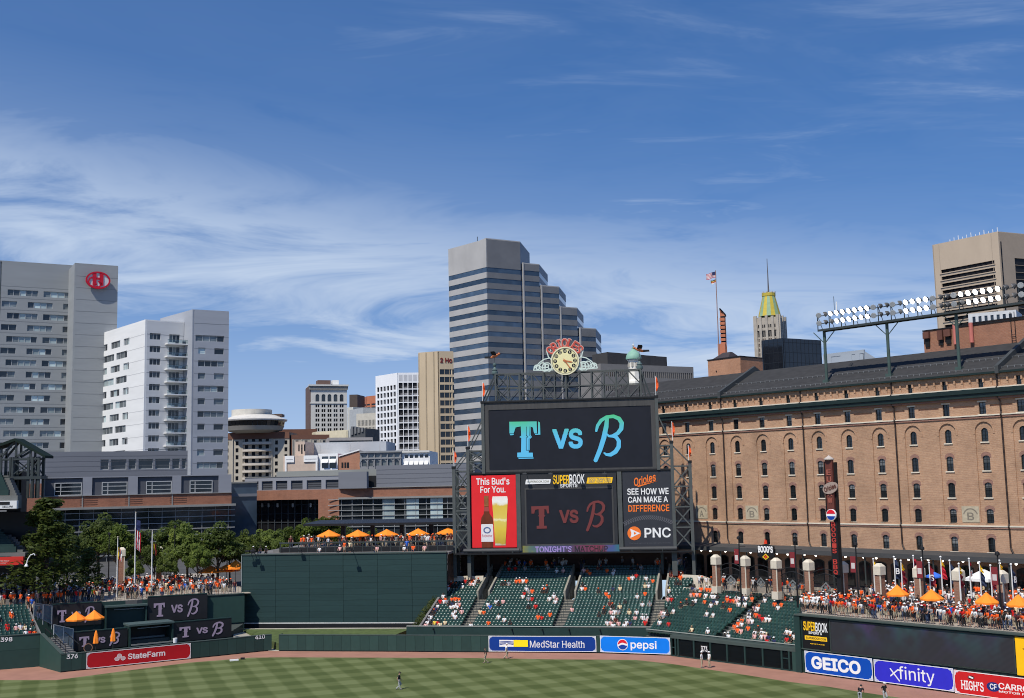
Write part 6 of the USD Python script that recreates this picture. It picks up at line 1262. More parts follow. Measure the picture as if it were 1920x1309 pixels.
for k in range(26):                              # above the right-field seats
 x = r6.uniform(FR.loc((*J,0))[0] + 1,FR.loc((*jR,0))[0] + 2); y = r6.uniform(13.8,17); col = pick()
 add_person(FR.w(x,y,PLAZA + .02),FR.deg + r6.uniform(-70,70),'stand',col,(col,'walk above the right-field seats',y,x),'people above the right-field seats')
for k in range(360):                             # left-centre plaza
 y = r6.uniform(1.1,3.0) if k < 75 else r6.uniform(3.,24); x = r6.uniform(-8,xe - .6)
 col = pick() if k != 100 else 'lime'; add_person(FU.w(x,y,PLAZA + .01),FU.deg + r6.uniform(-50,50),'stand',col,(col,'left-centre plaza crowd',y,x),'crowd in the left-centre plaza')
for k in range(115):                             # roof deck
 y = r6.uniform(4.5,11.5); x = r6.uniform(4.6,dx1 - .4); col = r6.choice(mix_ + ['maroon'] * 10 + ['black'] * 6)
 add_person(FB.w(x,y,DZ + .46),FB.deg + r6.uniform(-60,60),'stand',col,(col,'roof deck crowd',y,x),'crowd on the roof deck')
for px,col,kd in ((475,'black','sit'),(488,'black','sit'),(499,'black','sit'),(599,'white','sit'),(637,'pink','sit'),(646,'orange','stand'),(704,'black','sit'),(707,'pink','sit'),(758,'white','sit'),(763,'blue','stand'),(775,'orange','sit'),(796,'pink','sit'),(656,'cream','stand')):
 x = B_(px,1036,1.4)[0]; add_person(FB.w(x,1.4,DZ - (.25 if kd == 'sit' else 0)),FB.deg + r6.uniform(-20,20),kd,col,(col,'front edge of the roof deck',1.,x),'people on the deck edge')
for k in range(46):                              # in the shade under the scoreboard
 add_person(CFF.w(r6.uniform(xl0 + 4,wallx),r6.uniform(20.4,25),zcf(24) - .3),CFF.deg + r6.uniform(-60,60),'stand',pick(),('dark clothes','shade under the scoreboard',1.,rnd.random()),'people under the scoreboard')
for (px,py,col,lab) in ((1312,1085,'white','beside the pale parapet'),(1325,1088,'white','by the iron fence'),(1358,1086,'white','left of a person in orange'),(1387,1092,'orange','below the second brick pier'),(1405,1092,'orange','in front of the second iron gate'),(1413,1094,'white','by the second gate'),(1445,1092,'orange','at the third brick pier'),(1478,1096,'orange','right of the third pier')):
 q = gz(px,py + 16,PLAZA); add_person(q + np.array([0,0,.02]),r6.uniform(-60,20),'stand',col,'person in %s standing %s' % (col,lab),'people by the brick piers')
for A,B,col,lab in ((335,510,'orange','orange top at the left end of the upper mesh fence'),(370,540,'blue','blue top stepping down beside the upper mesh fence'),(455,640,'black','black top by the foot of the upper mesh fence')):
 q = atY(A / 6.233,1060 + B / 6.233,141.5); add_person(q,20,'walk',col,'person in ' + lab,'people on the left stairs')
for k in range(40):
 q = atY(r6.uniform(1,40),r6.uniform(1082,1122),156); add_person((q[0],155.5,q[2] - 1.2),r6.uniform(-30,30),'stand',r6.choice(['black','grey','navy','white']),('dark clothes','shaded left stand',1.,float(q[0])),'people in the shaded left stand')
folk.sort(key=lambda q: q[0])
lines = {}
for i,q in enumerate(folk):
 if isinstance(q[4],tuple): lines.setdefault((q[4][1],int(q[4][2] // 1.4)),[]).append((q[4][3],i))
front = {}
for g_,k_ in sorted(lines): front.setdefault(g_,[]).append(k_)
for (g_,k_),li in lines.items():
 for j,(_,i) in enumerate(sorted(li)):
  q = folk[i]; folk[i] = q[:4] + ('person in %s, %s, %s line back, %s from left' % (q[4][0],g_,ORD(front[g_].index(k_) + 1),ORD(j + 1)),) + q[5:]
seen_lab = {}
for d,p,dg,key,lab,grp in folk[:290]:
 px,py = proj(p + np.array([0,0,1.]))
 sc = 1 + ((hash_(lab) % 17) - 8) * .008
 if key not in protos:
  t = thing('person',lab,'person',p,dg,grp); build_variant(t,key); protos[key] = t
  x_ = UsdGeom.Xformable(stage.GetPrimAtPath(t))
 else: copy_of(protos[key],lab,p,dg,grp,scale=sc)
rest = folk[290:]
keys = sorted({q[3] for q in rest})
def _mk(key): return lambda pth: build_variant(pth,key)
scatter('distant_crowd','the rest of the distant crowd on the decks, plazas and upper rows','crowd',[(keys.index(q[3]),q[1],q[2],1 + r6.uniform(-.07,.06)) for q in rest],[('figure_%s' % '_'.join((k[0],k[1],'abc'[k[2]])),_mk(k)) for k in keys])
# --- people on the field
def fielder(px,py,kind,shirt,tr,label,deg,cap='black',sleeves='short',hat=False,hair=0,skin=0,grp=None,long_=True):
 t = thing('person',label,'person',gz(px,py,.013),deg,grp)
 person_parts(t,kind,SHIRTS[shirt],TROUS[tr],SKINS[skin],HAIRS[hair],CAPS[cap],sleeves,hat,n=12,long_=long_); return t
fielder(748,1293,'walk','black',3,'player in a black jersey and grey trousers standing alone on the outfield grass',95)
fielder(911,1243.5,'walk','black',1,'person in a black shirt and khaki trousers walking at the edge of the grass',-70)
fielder(949.5,1234.5,'walk','white',1,'person in white shirt and khaki trousers walking before the dark blue sign',110,'white')
fielder(1316,1252,'stand','white',1,'usher in white shirt and sun hat, left of a pair by the 373 fence',75,'white','short',True); fielder(1330.5,1252,'stand','white',1,'usher in white shirt and sun hat, right of a pair by the 373 fence',-70,'white','short',True)
fielder(1613,1318,'bend','black',3,'player in a black jersey bending forward at the bottom edge',150,'black'); fielder(1659,1316,'walk','black',3,'player in black jersey and white cap walking at the bottom edge',30,'white')
# ------------------------------------------------------------------ downtown behind the park
def faces(C,Y,L,R):
 """World corners of a roof seen at pixel C (depth Y) with the roof's left end at pixel L and its right end at pixel R."""
 c = atY(*C,Y); l = gz(*L,c[2]); r = gz(*R,c[2]); return c,l,r
def face_plate(t,fr,W,z0,z1,holes,mat,th=.5,name='wall',x0=0.):
 g = rect(x0,W,z0,z1)
 if holes: g = g.difference(unary_union(holes))
 part(t,name,MB().plate(g,0,th),mat)
def panes(t,fr,holes,glass,y=.38,each=True,frame=None,name='window'):
 if each and len(holes) <= 300:
  for i,h in enumerate(holes):
   gl = glass[i % len(glass)] if isinstance(glass,list) else glass
   if frame is not None:
    f = part(t,name,MB().plate(h.difference(h.buffer(-.09,join_style=2)),y - .12,y),frame); part(f,'pane',MB().plate(h.buffer(.03,join_style=2),y + .001,y + .06),gl)
   else: part(t,name,MB().plate(h.buffer(.03,join_style=2),y,y + .06),gl)
 else:
  x0,z0,x1,z1 = unary_union(holes).bounds; part(t,'glazing',MB().box(x0 - .1,x1 + .1,y,y + .1,z0 - .1,z1 + .1),glass[0] if isinstance(glass,list) else glass)
class Block2:
 """A two-faced tower: .fl and .fr are the frames of its left and right faces, .z the roof height, .zb the base."""
 def __init__(s,name,label,C,Y,L,R,mat,cat='building',roof=None,group=None,zb=None):
  c,l,r = faces(C,Y,L,R)
  if abs(L[0] - C[0]) < 4.6: d_ = r - c; d_ /= np.linalg.norm(d_); l = c + np.array([-d_[1],d_[0],0]) * 16
  s.z = float(c[2]); s.zb = PLAZA if zb is None else zb; s.mat = mat
  s.fl,s.fr = Frame(l,c),Frame(c,r); s.wl,s.wr = float(np.hypot(*(c - l)[:2])),float(np.hypot(*(r - c)[:2]))
  s.t = thing(name,label,cat,(0,0,0),0,group)
  b = l + (r - c); s.corn = [l,c,r,b]
  s.poly = sg.Polygon([q[:2] for q in (l,c,r,b)])
  core = s.poly.buffer(-.5,join_style=2); part(s.t,'core',MB().slab(core,s.zb,s.z - .05),BLACK)
  part(s.t,'roof',MB().slab(s.poly.buffer(-.02,join_style=2),s.z - .04,s.z + .25),roof or mat)
 def _w(s,fr,mb): return mb.map(lambda v: fr.P + np.outer(v[:,0],fr.x) + np.outer(v[:,1],fr.y) + np.c_[0 * v[:,2],0 * v[:,2],v[:,2]])
 def plate(s,side,g,y0,y1,mat,name='wall',label=None,kind=None,parent=None):
  return part(parent or s.t,name,s._w(s.fl if side == 'l' else s.fr,MB().plate(g,y0,y1)),mat,label=label,kind=kind)
 def wall(s,side,holes,mat=None,th=.5,zb=None):
  W = s.wl if side == 'l' else s.wr; g = rect(0 if side == 'l' else .5,W,s.zb if zb is None else zb,s.z - .05)
  if holes: g = g.difference(unary_union(holes))
  s.plate(side,g,0,th,mat or s.mat)
 def win(s,side,holes,glass,y=.36,each=True,frame=None,kind=None):
  for i,h in enumerate(holes if each else [unary_union(holes).envelope]):
   gl = glass[(i * 7 + i // 5) % len(glass)] if isinstance(glass,list) else glass
   if frame is not None:
    f = s.plate(side,h.difference(h.buffer(-.10,join_style=2)),y - .15,y,frame,'window'); s.plate(side,h,y + .002,y + .06,gl,'pane',parent=f)
   else: s.plate(side,h,y,y + .08,gl,'window' if each else 'glazing',kind=None)
 def uv(s,side,px,py): return (s.fl if side == 'l' else s.fr).uv(px,py)
 def back(s,mat=None):
  l,c,r,b = s.corn
  for p,q in ((r,b),(b,l)):
   fr = Frame(p,q); L = float(np.hypot(*(q - p)[:2])); part(s.t,'rear_wall',s._w(fr,MB().box(.5,L - .01,0,.49,s.zb,s.z - .05)),mat or s.mat)
def grid(x0,x1,nx,fx,z0,z1,nz,fz,skip=None):
 dx,dz = (x1 - x0) / nx,(z1 - z0) / nz
 return [rect(x0 + dx * (i + .5 - fx / 2),x0 + dx * (i + .5 + fx / 2),z0 + dz * (j + .5 - fz / 2),z0 + dz * (j + .5 + fz / 2)) for j in range(nz) for i in range(nx) if not (skip and skip(i,j))]
GL_DK = window_glass('glass_dark',(.020,.024,.028)); GL_MD = window_glass('glass_grey',(.13,.15,.155),rough=.1); GL_PALE = window_glass('glass_pale_green',(.34,.41,.41),rough=.15,var=.2); GL_BLK = window_glass('glass_black',(.008,.008,.009),var=.4)
GL_BLUE = window_glass('glass_blue',(.045,.07,.105),rough=.09,var=.25); ALU = M('aluminium_frame',(.42,.43,.43),.5,.05,1.)
def panel(name,col,var=.06,row=3.4,seam=.6): return M(name,col,.6,var,.25,stretch=(.3,.3,2.))
BGL = usdkit.material(stage,'/World/Looks/balcony_glass',{'a': ('transparent_bsdf',{'color': (.82,.88,.88)}),'d': ('glossy_bsdf',{'roughness': .1}),'m': ('mix_closure',{'fac': .07})},[('a.BSDF','m.closure1'),('d.BSDF','m.closure2')],surface='m.closure')
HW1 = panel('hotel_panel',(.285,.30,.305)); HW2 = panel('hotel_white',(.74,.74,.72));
rc = random.Random(5)
# --- tall hotel at the left edge
b = Block2('hotel_tower','tall pale grey hotel tower with a red oval emblem, cut by the left edge',(0,489.9),318,(-220,520),(137.7,499.0),HW1); FLH = 3.40
z_top = b.uv('r',100,552)[1]
hs = []; hpan = []
strips = {0: [(55,275),(315,525)],1: [(-130,125),(203,382),(458,525)]}
for fl in range(26):
 zc = z_top - fl * FLH * .985; Wd = []
 for a,c in strips[fl % 2] + ([(-160,15)] if fl % 2 == 0 else []):
  ua,uc = b.uv('r',a / 3.85,552)[0],b.uv('r',c / 3.85,552)[0]; ua = max(ua,.8); uc = min(uc,b.wr - .35)
  if uc - ua < .8: continue
  hs.append(rect(ua,uc,zc - .95,zc + .75)); n = max(1,round((uc - ua) / 1.75)); w = (uc - ua) / n
  for i in range(n):
   q = rc.random(); end = i == 0 or i == n - 1 or (n > 4 and i % 4 == 1)
   hpan.append((rect(ua + w * i,ua + w * (i + 1),zc - .95,zc + .75),GL_DK if end and q < .5 else GL_MD if end else (GL_PALE if q < .8 else GL_MD)))
hs = [h for h in hs if h.bounds[1] > b.zb]; b.wall('r',hs); b.wall('l',[]); b.back()
for h,gl in hpan:
 if h.bounds[1] > b.zb: f = b.plate('r',h.difference(h.buffer(-.07,join_style=2)),.22,.34,ALU,'window'); b.plate('r',h,.342,.40,gl,'pane',parent=f)
for fl in range(27): b.plate('r',rect(.5,b.wr,z_top + 1.62 - fl * FLH * .985,z_top + 1.70 - fl * FLH * .985),-.02,0,M('joint_grey',(.16,.165,.17),.7),'joint')
s_ = Block2('hotel_wing','blank pale grey end wing of the tall hotel, below the red oval emblem',(140.3,494.5),317.0,(137.2,494.6),(221.6,500.3),HW1); s_.wall('l',[]); s_.wall('r',[]); s_.back()
for k in range(26): s_.plate('r',rect(.5,s_.wr,s_.z - 3.5 - k * 3.35,s_.z - 3.42 - k * 3.35),-.02,0,M('joint_grey',(.16,) * 3),'joint')
em = thing('hotel_emblem','white oval hotel emblem with a red capital letter, high on the grey wing','sign')
u,z = s_.uv('r',182.5,526.8); ux,_ = s_.uv('r',205.5,526.8); R = ux - u; zt = z - s_.uv('r',182.5,543)[1]
ov = sa.scale(sg.Point(u,z).buffer(1,24),R,zt); RED = plain('emblem_red',lin((190,20,45)),.5)
def E(g,y0,y1,m,n): return part(em,n,s_._w(s_.fr,MB().plate(g,y0,y1)),m)
E(ov.buffer(-.15),-1.1,-.8,M('emblem_white',(.55,.57,.58),.5),'oval'); E(ov.difference(ov.buffer(-.42)),-1.35,-.8,RED,'ring')
for dx_ in (-.95,.95): E(rect(u + dx_ - .5,u + dx_ + .5,z - .5 - .95,z + 2.0),-1.3,-1.1,RED,'letter_stem')
E(rect(u - .6,u + .6,z + .15,z + .75),-1.3,-1.1,RED,'letter_bar'); E(sg.LineString([(u - .4,z - 1.2),(u - 1.2,z - 1.9),(u - 2.2,z - 1.6),(u - 2.6,z - .6),(u - 2.2,z + .4),(u - 1.4,z + .8)]).buffer(.2),-1.3,-1.1,RED,'flourish'); E(sg.LineString([(u + .2,z - .4),(u + 1.0,z - 1.0),(u + .4,z - 1.9),(u - .4,z - 1.9)]).buffer(.2),-1.3,-1.1,RED,'flourish')
for px in (152,171):
 uu = s_.uv('r',px,600)[0]
part(s_.t,'roof_mast',MB().bar(s_.corn[0] + [0,0,0],s_.corn[0] + [2.5,0,1.6],.15),WHITE)
# --- lower white hotel tower
b = Block2('hotel_block','lower white hotel block with balconies, in front of the tall grey tower',(272.5,600.8),298,(158.3,636.6),(345,605.6),HW2); FL2 = 3.39
hl,hr = [],[]
zt = b.uv('l',170,660)[1]
for fl in range(20):
 za = b.uv('l',170,659.5)[1] - fl * FL2
 xs = [(628,690),(712,775),(802,867),(893,933)] if fl % 2 == 0 else [(626,652),(664,737),(750,825),(840,918)]
 ys = 765 if fl % 2 == 0 else 855
 for a,c in xs:
  ua,uc = b.uv('l',a / 3.85,650)[0],b.uv('l',c / 3.85,650)[0]; h = rect(ua,uc,za - 1.0,za + .85)
  if h.bounds[1] > b.zb: hl.append(h)
 zr_ = b.uv('r',290,630.8)[1] - fl * FL2; ua,uc = b.uv('r',1082 / 3.85,632)[0],b.uv('r',1160 / 3.85,632)[0]; ub,ud = b.uv('r',1222 / 3.85,632)[0],b.uv('r',1298 / 3.85,632)[0]
 if zr_ - 1.4 > b.zb: hr += [rect(ua,uc,zr_ - .85,zr_ + .85),rect(ub,ud,zr_ - 1.3,zr_ + .85)]
def win3(b,side,h,n,glset):
 x0,z0,x1,z1 = h.bounds; w = (x1 - x0) / n
 f = b.plate(side,unary_union([rect(x0 + w * i,x0 + w * (i + 1),z0,z1).difference(rect(x0 + w * i,x0 + w * (i + 1),z0,z1).buffer(-.07,join_style=2)) for i in range(n)]),.2,.34,ALU,'window')
 for i in range(n): b.plate(side,rect(x0 + w * i + .07,x0 + w * (i + 1) - .07,z0 + .07,z1 - .07),.30,.36,rc.choice(glset),'pane',parent=f)
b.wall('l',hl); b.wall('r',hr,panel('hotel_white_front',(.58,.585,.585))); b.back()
for h in hl: win3(b,'l',h,3 if h.bounds[2] - h.bounds[0] > 2 else 1,[GL_DK,GL_MD,GL_PALE])
for h in hr: win3(b,'r',h,3,[GL_DK,GL_MD,GL_DK])
for fl in range(19):
 zr_ = b.z - 3.6 - fl * FL2
 b.plate('r',rect(.5,b.wr,zr_ - .05,zr_ + .04),-.02,0,M('joint_grey',(.16,) * 3),'joint'); b.plate('l',rect(b.wl * .72,b.wl,zr_ - .05,zr_ + .04),-.02,0,M('joint_pale',(.42,.42,.42),.7),'joint')
 zf = b.uv('r',1290 / 3.85,646.2)[1] - fl * FL2; ub,ud = b.uv('r',1190 / 3.85,645)[0],b.uv('r',1388 / 3.85,645)[0]
 if zf < PLAZA + 12: continue
 bp_ = b.plate('r',rect(ub,ud,zf - .28,zf),-2.3,-.01,HW2,'balcony'); rl2 = b._w(b.fr,MB().bar((ub,-2.25,zf + 1.0),(ud,-2.25,zf + 1.0),.07)); part(bp_,'rail',rl2,STEEL)
 part(bp_,'glass_front',b._w(b.fr,MB().box(ub,ud,-2.27,-2.24,zf + .05,zf + .95)),BGL)
 for k in range(3): part(bp_,'chair',b._w(b.fr,MB().box(ub + 2.6 + k * 1.9,ub + 3.3 + k * 1.9,-1.3,-.7,zf + .02,zf + .8)),BLACK)
b2 = Block2('hotel_block','taller grey rear half of the white hotel block, right of the balconies',(361.2,581.8),300.5,(300,599.0),(429.4,585.5),panel('hotel_grey',(.33,.35,.385)))
h2 = []
for fl in range(21):
 zc = b2.uv('r',395,635)[1] - fl * FL2; big = fl % 2 == 0
 for a,c in ([(1412,1618)] if fl == 0 else [(1432,1618)] if big else [(1432,1484),(1548,1617)]):
  ua,uc = b2.uv('r',a / 3.85,635)[0],b2.uv('r',c / 3.85,635)[0]
  if zc - 1 > b2.zb: h2.append(rect(ua,uc,zc - .8,zc + .85))
b2.wall('r',h2); b2.wall('l',[]); b2.back()
for h in h2: win3(b2,'r',h,max(1,round((h.bounds[2] - h.bounds[0]) / 1.9)),[GL_DK,GL_MD,GL_PALE,GL_MD])
for fl in range(20): b2.plate('r',rect(.5,b2.wr,b2.z - 3.5 - fl * FL2,b2.z - 3.42 - fl * FL2),-.02,0,M('joint_grey',(.16,) * 3),'joint')
# --- convention centre, left half (faces the park)
CG = panel('convention_grey',(.16,.168,.19)); CG2 = panel('convention_light',(.24,.25,.28)); CB = brick('convention_brick',(.30,.125,.075),(.25,.105,.065),(.28,.18,.13)); LEDGE = M('ledge_grey',(.22,.22,.21),.7)
CC_ = Frame(atY(84.4,848,232),ang=math.radians(20)); UC = lambda px,py: CC_.uv(px,py)
t = thing('convention_hall','long grey and brick convention hall with square windows behind the left trees','building',CC_.P,CC_.deg)
zA,zB,zC,zD_ = UC(250,846)[1],UC(250,892.5)[1],UC(250,928)[1],UC(250,949)[1]; xL,xM,xR_ = UC(0,900)[0] - 12,UC(352,846)[0],UC(434,900)[0]
part(t,'core',MB().box(xL,xM - .05,.8,30,PLAZA,zA - .1),CG); part(t,'core',MB().box(xM - .04,xR_ - .5,.8,24,PLAZA,zB - .1),CG)
xs2 = [(725,785),(800,912),(928,983),(1000,1105),(1120,1228),(1243,1297),(1312,1345)]
hh = [rect(UC(a / 3.85,870)[0],UC(c / 3.85,870)[0],UC(250,880)[1],UC(250,861)[1]) for a,c in xs2]
part(t,'upper_wall',MB().plate(rect(xL,xM,zB,zA).difference(unary_union(hh)),0,.8),CG2 if False else CG)
for i,h in enumerate(hh): f = part(t,'window',MB().plate(h.difference(h.buffer(-.12,join_style=2)),.35,.5),ALU); part(f,'pane',MB().plate(h,.502,.6),GL_DK)
for k in range(4): part(t,'seam',MB().box(xL,xM,-.02,0,zB + (zA - zB) * (.2 + .2 * k),zB + (zA - zB) * (.2 + .2 * k) + .06),M('joint_dark',(.10,.105,.12),.7))
wins = [(392,590,325),(735,920,665),(1055,1240,995),(1370,1535,1308)]; bays = [(325,597),(665,925),(995,1243),(1308,1578)]
bayh = [rect(UC(a / 3.85,910)[0],UC(c / 3.85,910)[0],zC + .1,UC(250,894.5)[1]) for a,c in bays]
part(t,'middle_wall',MB().plate(rect(xL,xR_,zC,zB - .01).difference(unary_union(bayh)),0,.8),CG2)
for (a,c,_),bh in zip(wins,bayh):
 wh_ = rect(UC(a / 3.85,915)[0],UC(c / 3.85,915)[0],zC + .15,UC(250,903)[1]); part(t,'recess_wall',MB().plate(bh.difference(wh_),.4,.79),panel('recess_grey',(.075,.08,.095)))
 x0,z0,x1,z1 = wh_.bounds; fm = MB().plate(wh_.difference(wh_.buffer(-.15,join_style=2)),.2,.45)
 for k in (1,2): fm.box(x0,x1,.25,.42,z0 + (z1 - z0) * k / 3 - .06,z0 + (z1 - z0) * k / 3 + .06)
 fm.box(x0 + (x1 - x0) * .22,x0 + (x1 - x0) * .22 + .14,.25,.42,z0,z1); f = part(t,'window',fm,ALU); part(f,'pane',MB().plate(wh_,.5,.58),GL_DK)
part(t,'brick_band',MB().box(xL,xR_,-.35,.6,zD_,zC - .02),CB); part(t,'ledge',MB().box(xL,xR_,-.6,.6,zC - .02,zC + .12),LEDGE); part(t,'canopy_ledge',MB().box(xL,xR_ + .8,-1.6,.6,zD_ - .45,zD_),LEDGE)
for a in (595,930,1243): x = UC(a / 3.85,940)[0]; part(t,'pier',MB().box(x - .12,x + .12,-.45,-.35,zD_,zC),LEDGE)
for a in (640,965,1285):
 x = UC(a / 3.85,940)[0]
 for k in range(4): part(t,'louver',MB().box(x - 1.7,x + 1.7,-.40,-.35,zD_ + .5 + .42 * k,zD_ + .62 + .42 * k),M('louver_brown',(.16,.07,.045),.7))
part(t,'curtain_glass',MB().box(xL,xR_,.3,.5,PLAZA,zD_ - .45),GL_DK)
for k in range(8): part(t,'mullion_bar',MB().box(xL,xR_ + .8,-.1,.1,zD_ - 1.3 - k * 1.25,zD_ - 1.15 - k * 1.25),M('mullion_grey',(.30,.31,.31),.5))
for x in np.arange(xL,xR_,2.7): part(t,'mullion_post',MB().box(x,x + .09,.1,.3,PLAZA,zD_ - .45),M('mullion_grey',(.3,) * 3))
bt = thing('brick_tower','square brick stair block with a grey top at the left of the convention hall','building',CC_.P,CC_.deg)
a,z = UC(46,892); c,_ = UC(84,892); zq = UC(65,907)[1]
part(bt,'walls',MB().box(a,c,-2.6,.0,PLAZA,zq),CB); part(bt,'cap_wall',MB().box(a,c,-2.6,0,zq,z),CG2); part(bt,'coping',MB().box(a - .1,c + .1,-2.75,0.1,z,z + .2),LEDGE); part(bt,'string_course',MB().box(a - .02,c + .02,-2.65,-2.6,zq - 2.6,zq - 2.4),LEDGE)
# --- convention centre, right half
def seg(p0,p1,Y): a = atY(*p0,Y); b_ = gz(*p1,a[2]); return Frame(a,b_),float(np.hypot(*(b_ - a)[:2]))
t = thing('convention_hall','brick and grey convention hall with a glazed corner, behind the deck umbrellas','building')
fA = Frame(atY(459,921.6,262),ang=math.radians(-20)); fB_ = Frame(fA.w(fA.uv(635.6,917)[0],0,0),ang=math.radians(-9))
def Wd(fr,mb): return mb.map(lambda v: fr.P + np.outer(v[:,0],fr.x) + np.outer(v[:,1],fr.y) + np.c_[0 * v[:,2],0 * v[:,2],v[:,2]])
LA = fA.uv(635.6,917)[0]; LB = fB_.uv(890,905)[0]
zb1,zb0 = fA.uv(560,918.5)[1],fA.uv(560,929)[1]; zt1 = fA.uv(560,894)[1]; zt2 = fA.uv(520,884)[1]
zE1,zE0,zF1 = fB_.uv(740,914)[1],fB_.uv(740,931)[1],fB_.uv(760,872)[1]
part(t,'brick_band',Wd(fA,MB().plate(rect(0,LA,PLAZA,zb1).difference(rect(.6,LA * .785,PLAZA + .0,fA.uv(560,937)[1])),0,.8)),CB); part(t,'lobby_glass',Wd(fA,MB().box(.3,LA * .80,3.4,3.6,PLAZA,zb0)),GL_BLK); part(t,'lobby_side',Wd(fA,MB().box(LA * .785,LA * .79 + .3,.8,3.6,PLAZA,zb0)),CB)
for k in range(10): part(t,'lobby_mullion',Wd(fA,MB().box(.6 + k * 1.75,.75 + k * 1.75,3.2,3.4,PLAZA,zb0)),M('mullion_dark',(.05,.06,.07),.5))
for k in range(3): part(t,'lobby_bar',Wd(fA,MB().box(.3,LA * .78,3.2,3.38,zb0 - 2.2 - k * 2.,zb0 - 2.1 - k * 2.)),M('mullion_dark',(.05,) * 3))
for px in (456,478,490,507,536,570): u,z = fA.uv(px,948); part(t,'lantern',Wd(fA,MB().lathe([(.01,-.5),(.25,-.4),(.25,.4),(.01,.5)],(u,3.0,z),8)),M('lantern_pale',(.5,.5,.48),.5))
baysA = [(280,405),(445,575),(615,750),(795,935),(985,1160),(1212,1640)]
hb = [rect(fA.uv(420 + a / 6.4,908)[0],min(fA.uv(420 + c / 6.4,908)[0],LA + 30),zb1 + .1,fA.uv(560,901)[1]) for a,c in baysA]; hb = [h for h in hb if h.bounds[0] < LA]
part(t,'grey_wall',Wd(fA,MB().plate(rect(-.2,LA + 2,zb1 + .01,zt1).difference(unary_union(hb)),.3,.9)),CG2);
for h in hb:
 x0,z0,x1,z1 = h.bounds; part(t,'louver_panel',Wd(fA,MB().plate(h,.7,.89)),panel('louver_grey',(.07,.075,.085)))
 for k in range(3): part(t,'louver_line',Wd(fA,MB().box(x0,x1,.66,.7,z0 + (z1 - z0) * (.25 + .25 * k),z0 + (z1 - z0) * (.25 + .25 * k) + .08)),BLACK)
part(t,'setback_wall',Wd(fA,MB().box(fA.uv(505,884)[0],LA + 14,3.0,4,zt1 - .5,zt2)),panel('convention_sage',(.22,.23,.22))); part(t,'coping',Wd(fA,MB().box(-.3,LA + 2,.2,3.0,zt1,zt1 + .15)),LEDGE)
part(t,'box_wall',Wd(fA,MB().box(fA.uv(637,886)[0],fA.uv(690,886)[0],-.6,.29,zb1 + .05,fA.uv(660,885)[1])),CG)
part(t,'lower_wall',Wd(fB_,MB().plate(rect(0,LB,zE0,zE1),0,.8)),CB); part(t,'ledge',Wd(fB_,MB().box(0,LB,-.3,.8,zE1,zE1 + .15)),LEDGE); part(t,'ledge',Wd(fB_,MB().box(0,LB,-.5,.8,zE0 - .4,zE0)),LEDGE)
part(t,'grey_hall',Wd(fB_,MB().box(fB_.uv(705,890)[0],LB,.2,24,zE1 + .16,zF1)),CG); part(t,'dark_slot',Wd(fB_,MB().box(fB_.uv(689,890)[0],fB_.uv(704,890)[0],.4,1.2,zE1 + .16,fB_.uv(700,892)[1])),BLACK)
for k in range(4): z = zE1 + (zF1 - zE1) * (.2 + .2 * k); part(t,'seam',Wd(fB_,MB().box(fB_.uv(705,890)[0],LB,.17,.2,z,z + .06)),M('joint_dark',(.1,) * 3))
part(t,'strip_glass',Wd(fB_,MB().box(0,LB,.3,.5,PLAZA,zE0 - .41)),GL_DK)
for k in range(6): part(t,'strip_bar',Wd(fB_,MB().box(fB_.uv(615,950)[0],LB,-.05,.12,zE0 - .41 - 1.2 * k - .12,zE0 - .41 - 1.2 * k)),M('mullion_grey',(.3,) * 3))
for x in np.arange(.5,LB,2.4): part(t,'strip_post',Wd(fB_,MB().box(x,x + .1,.12,.3,PLAZA,zE0 - .41)),M('mullion_grey',(.3,) * 3))
for k in range(3): x = fB_.uv(735 + 45 * k,950)[0]; part(t,'pale_pane',Wd(fB_,MB().box(x - 2.2,x + .6,.2,.29,zE0 - 5.2,zE0 - .5)),GL_PALE)
part(t,'core',Wd(fA,MB().box(-.1,LA,3.7,24,PLAZA,zt1 - .1)),CG); part(t,'core',Wd(fB_,MB().box(1.5,LB,.9,23,PLAZA,zE1)),BLACK)
lk = thing('glass_link','dark glazed link between the two convention halls','building',CC_.P,CC_.deg); xq = UC(462,900)[0]
zq1,zq2 = UC(445,906)[1],UC(445,929)[1]; part(lk,'glazing',MB().box(xR_ - .4,xq + 3,6,6.4,PLAZA,zq1),GL_BLUE); part(lk,'band',MB().box(xR_ - .4,xq + 3,5.6,6,zq2 - .3,zq2 + .3),CG); part(lk,'cap',MB().box(xR_ - .4,xq + 3,5.6,8,zq1,zq1 + .3),LEDGE)
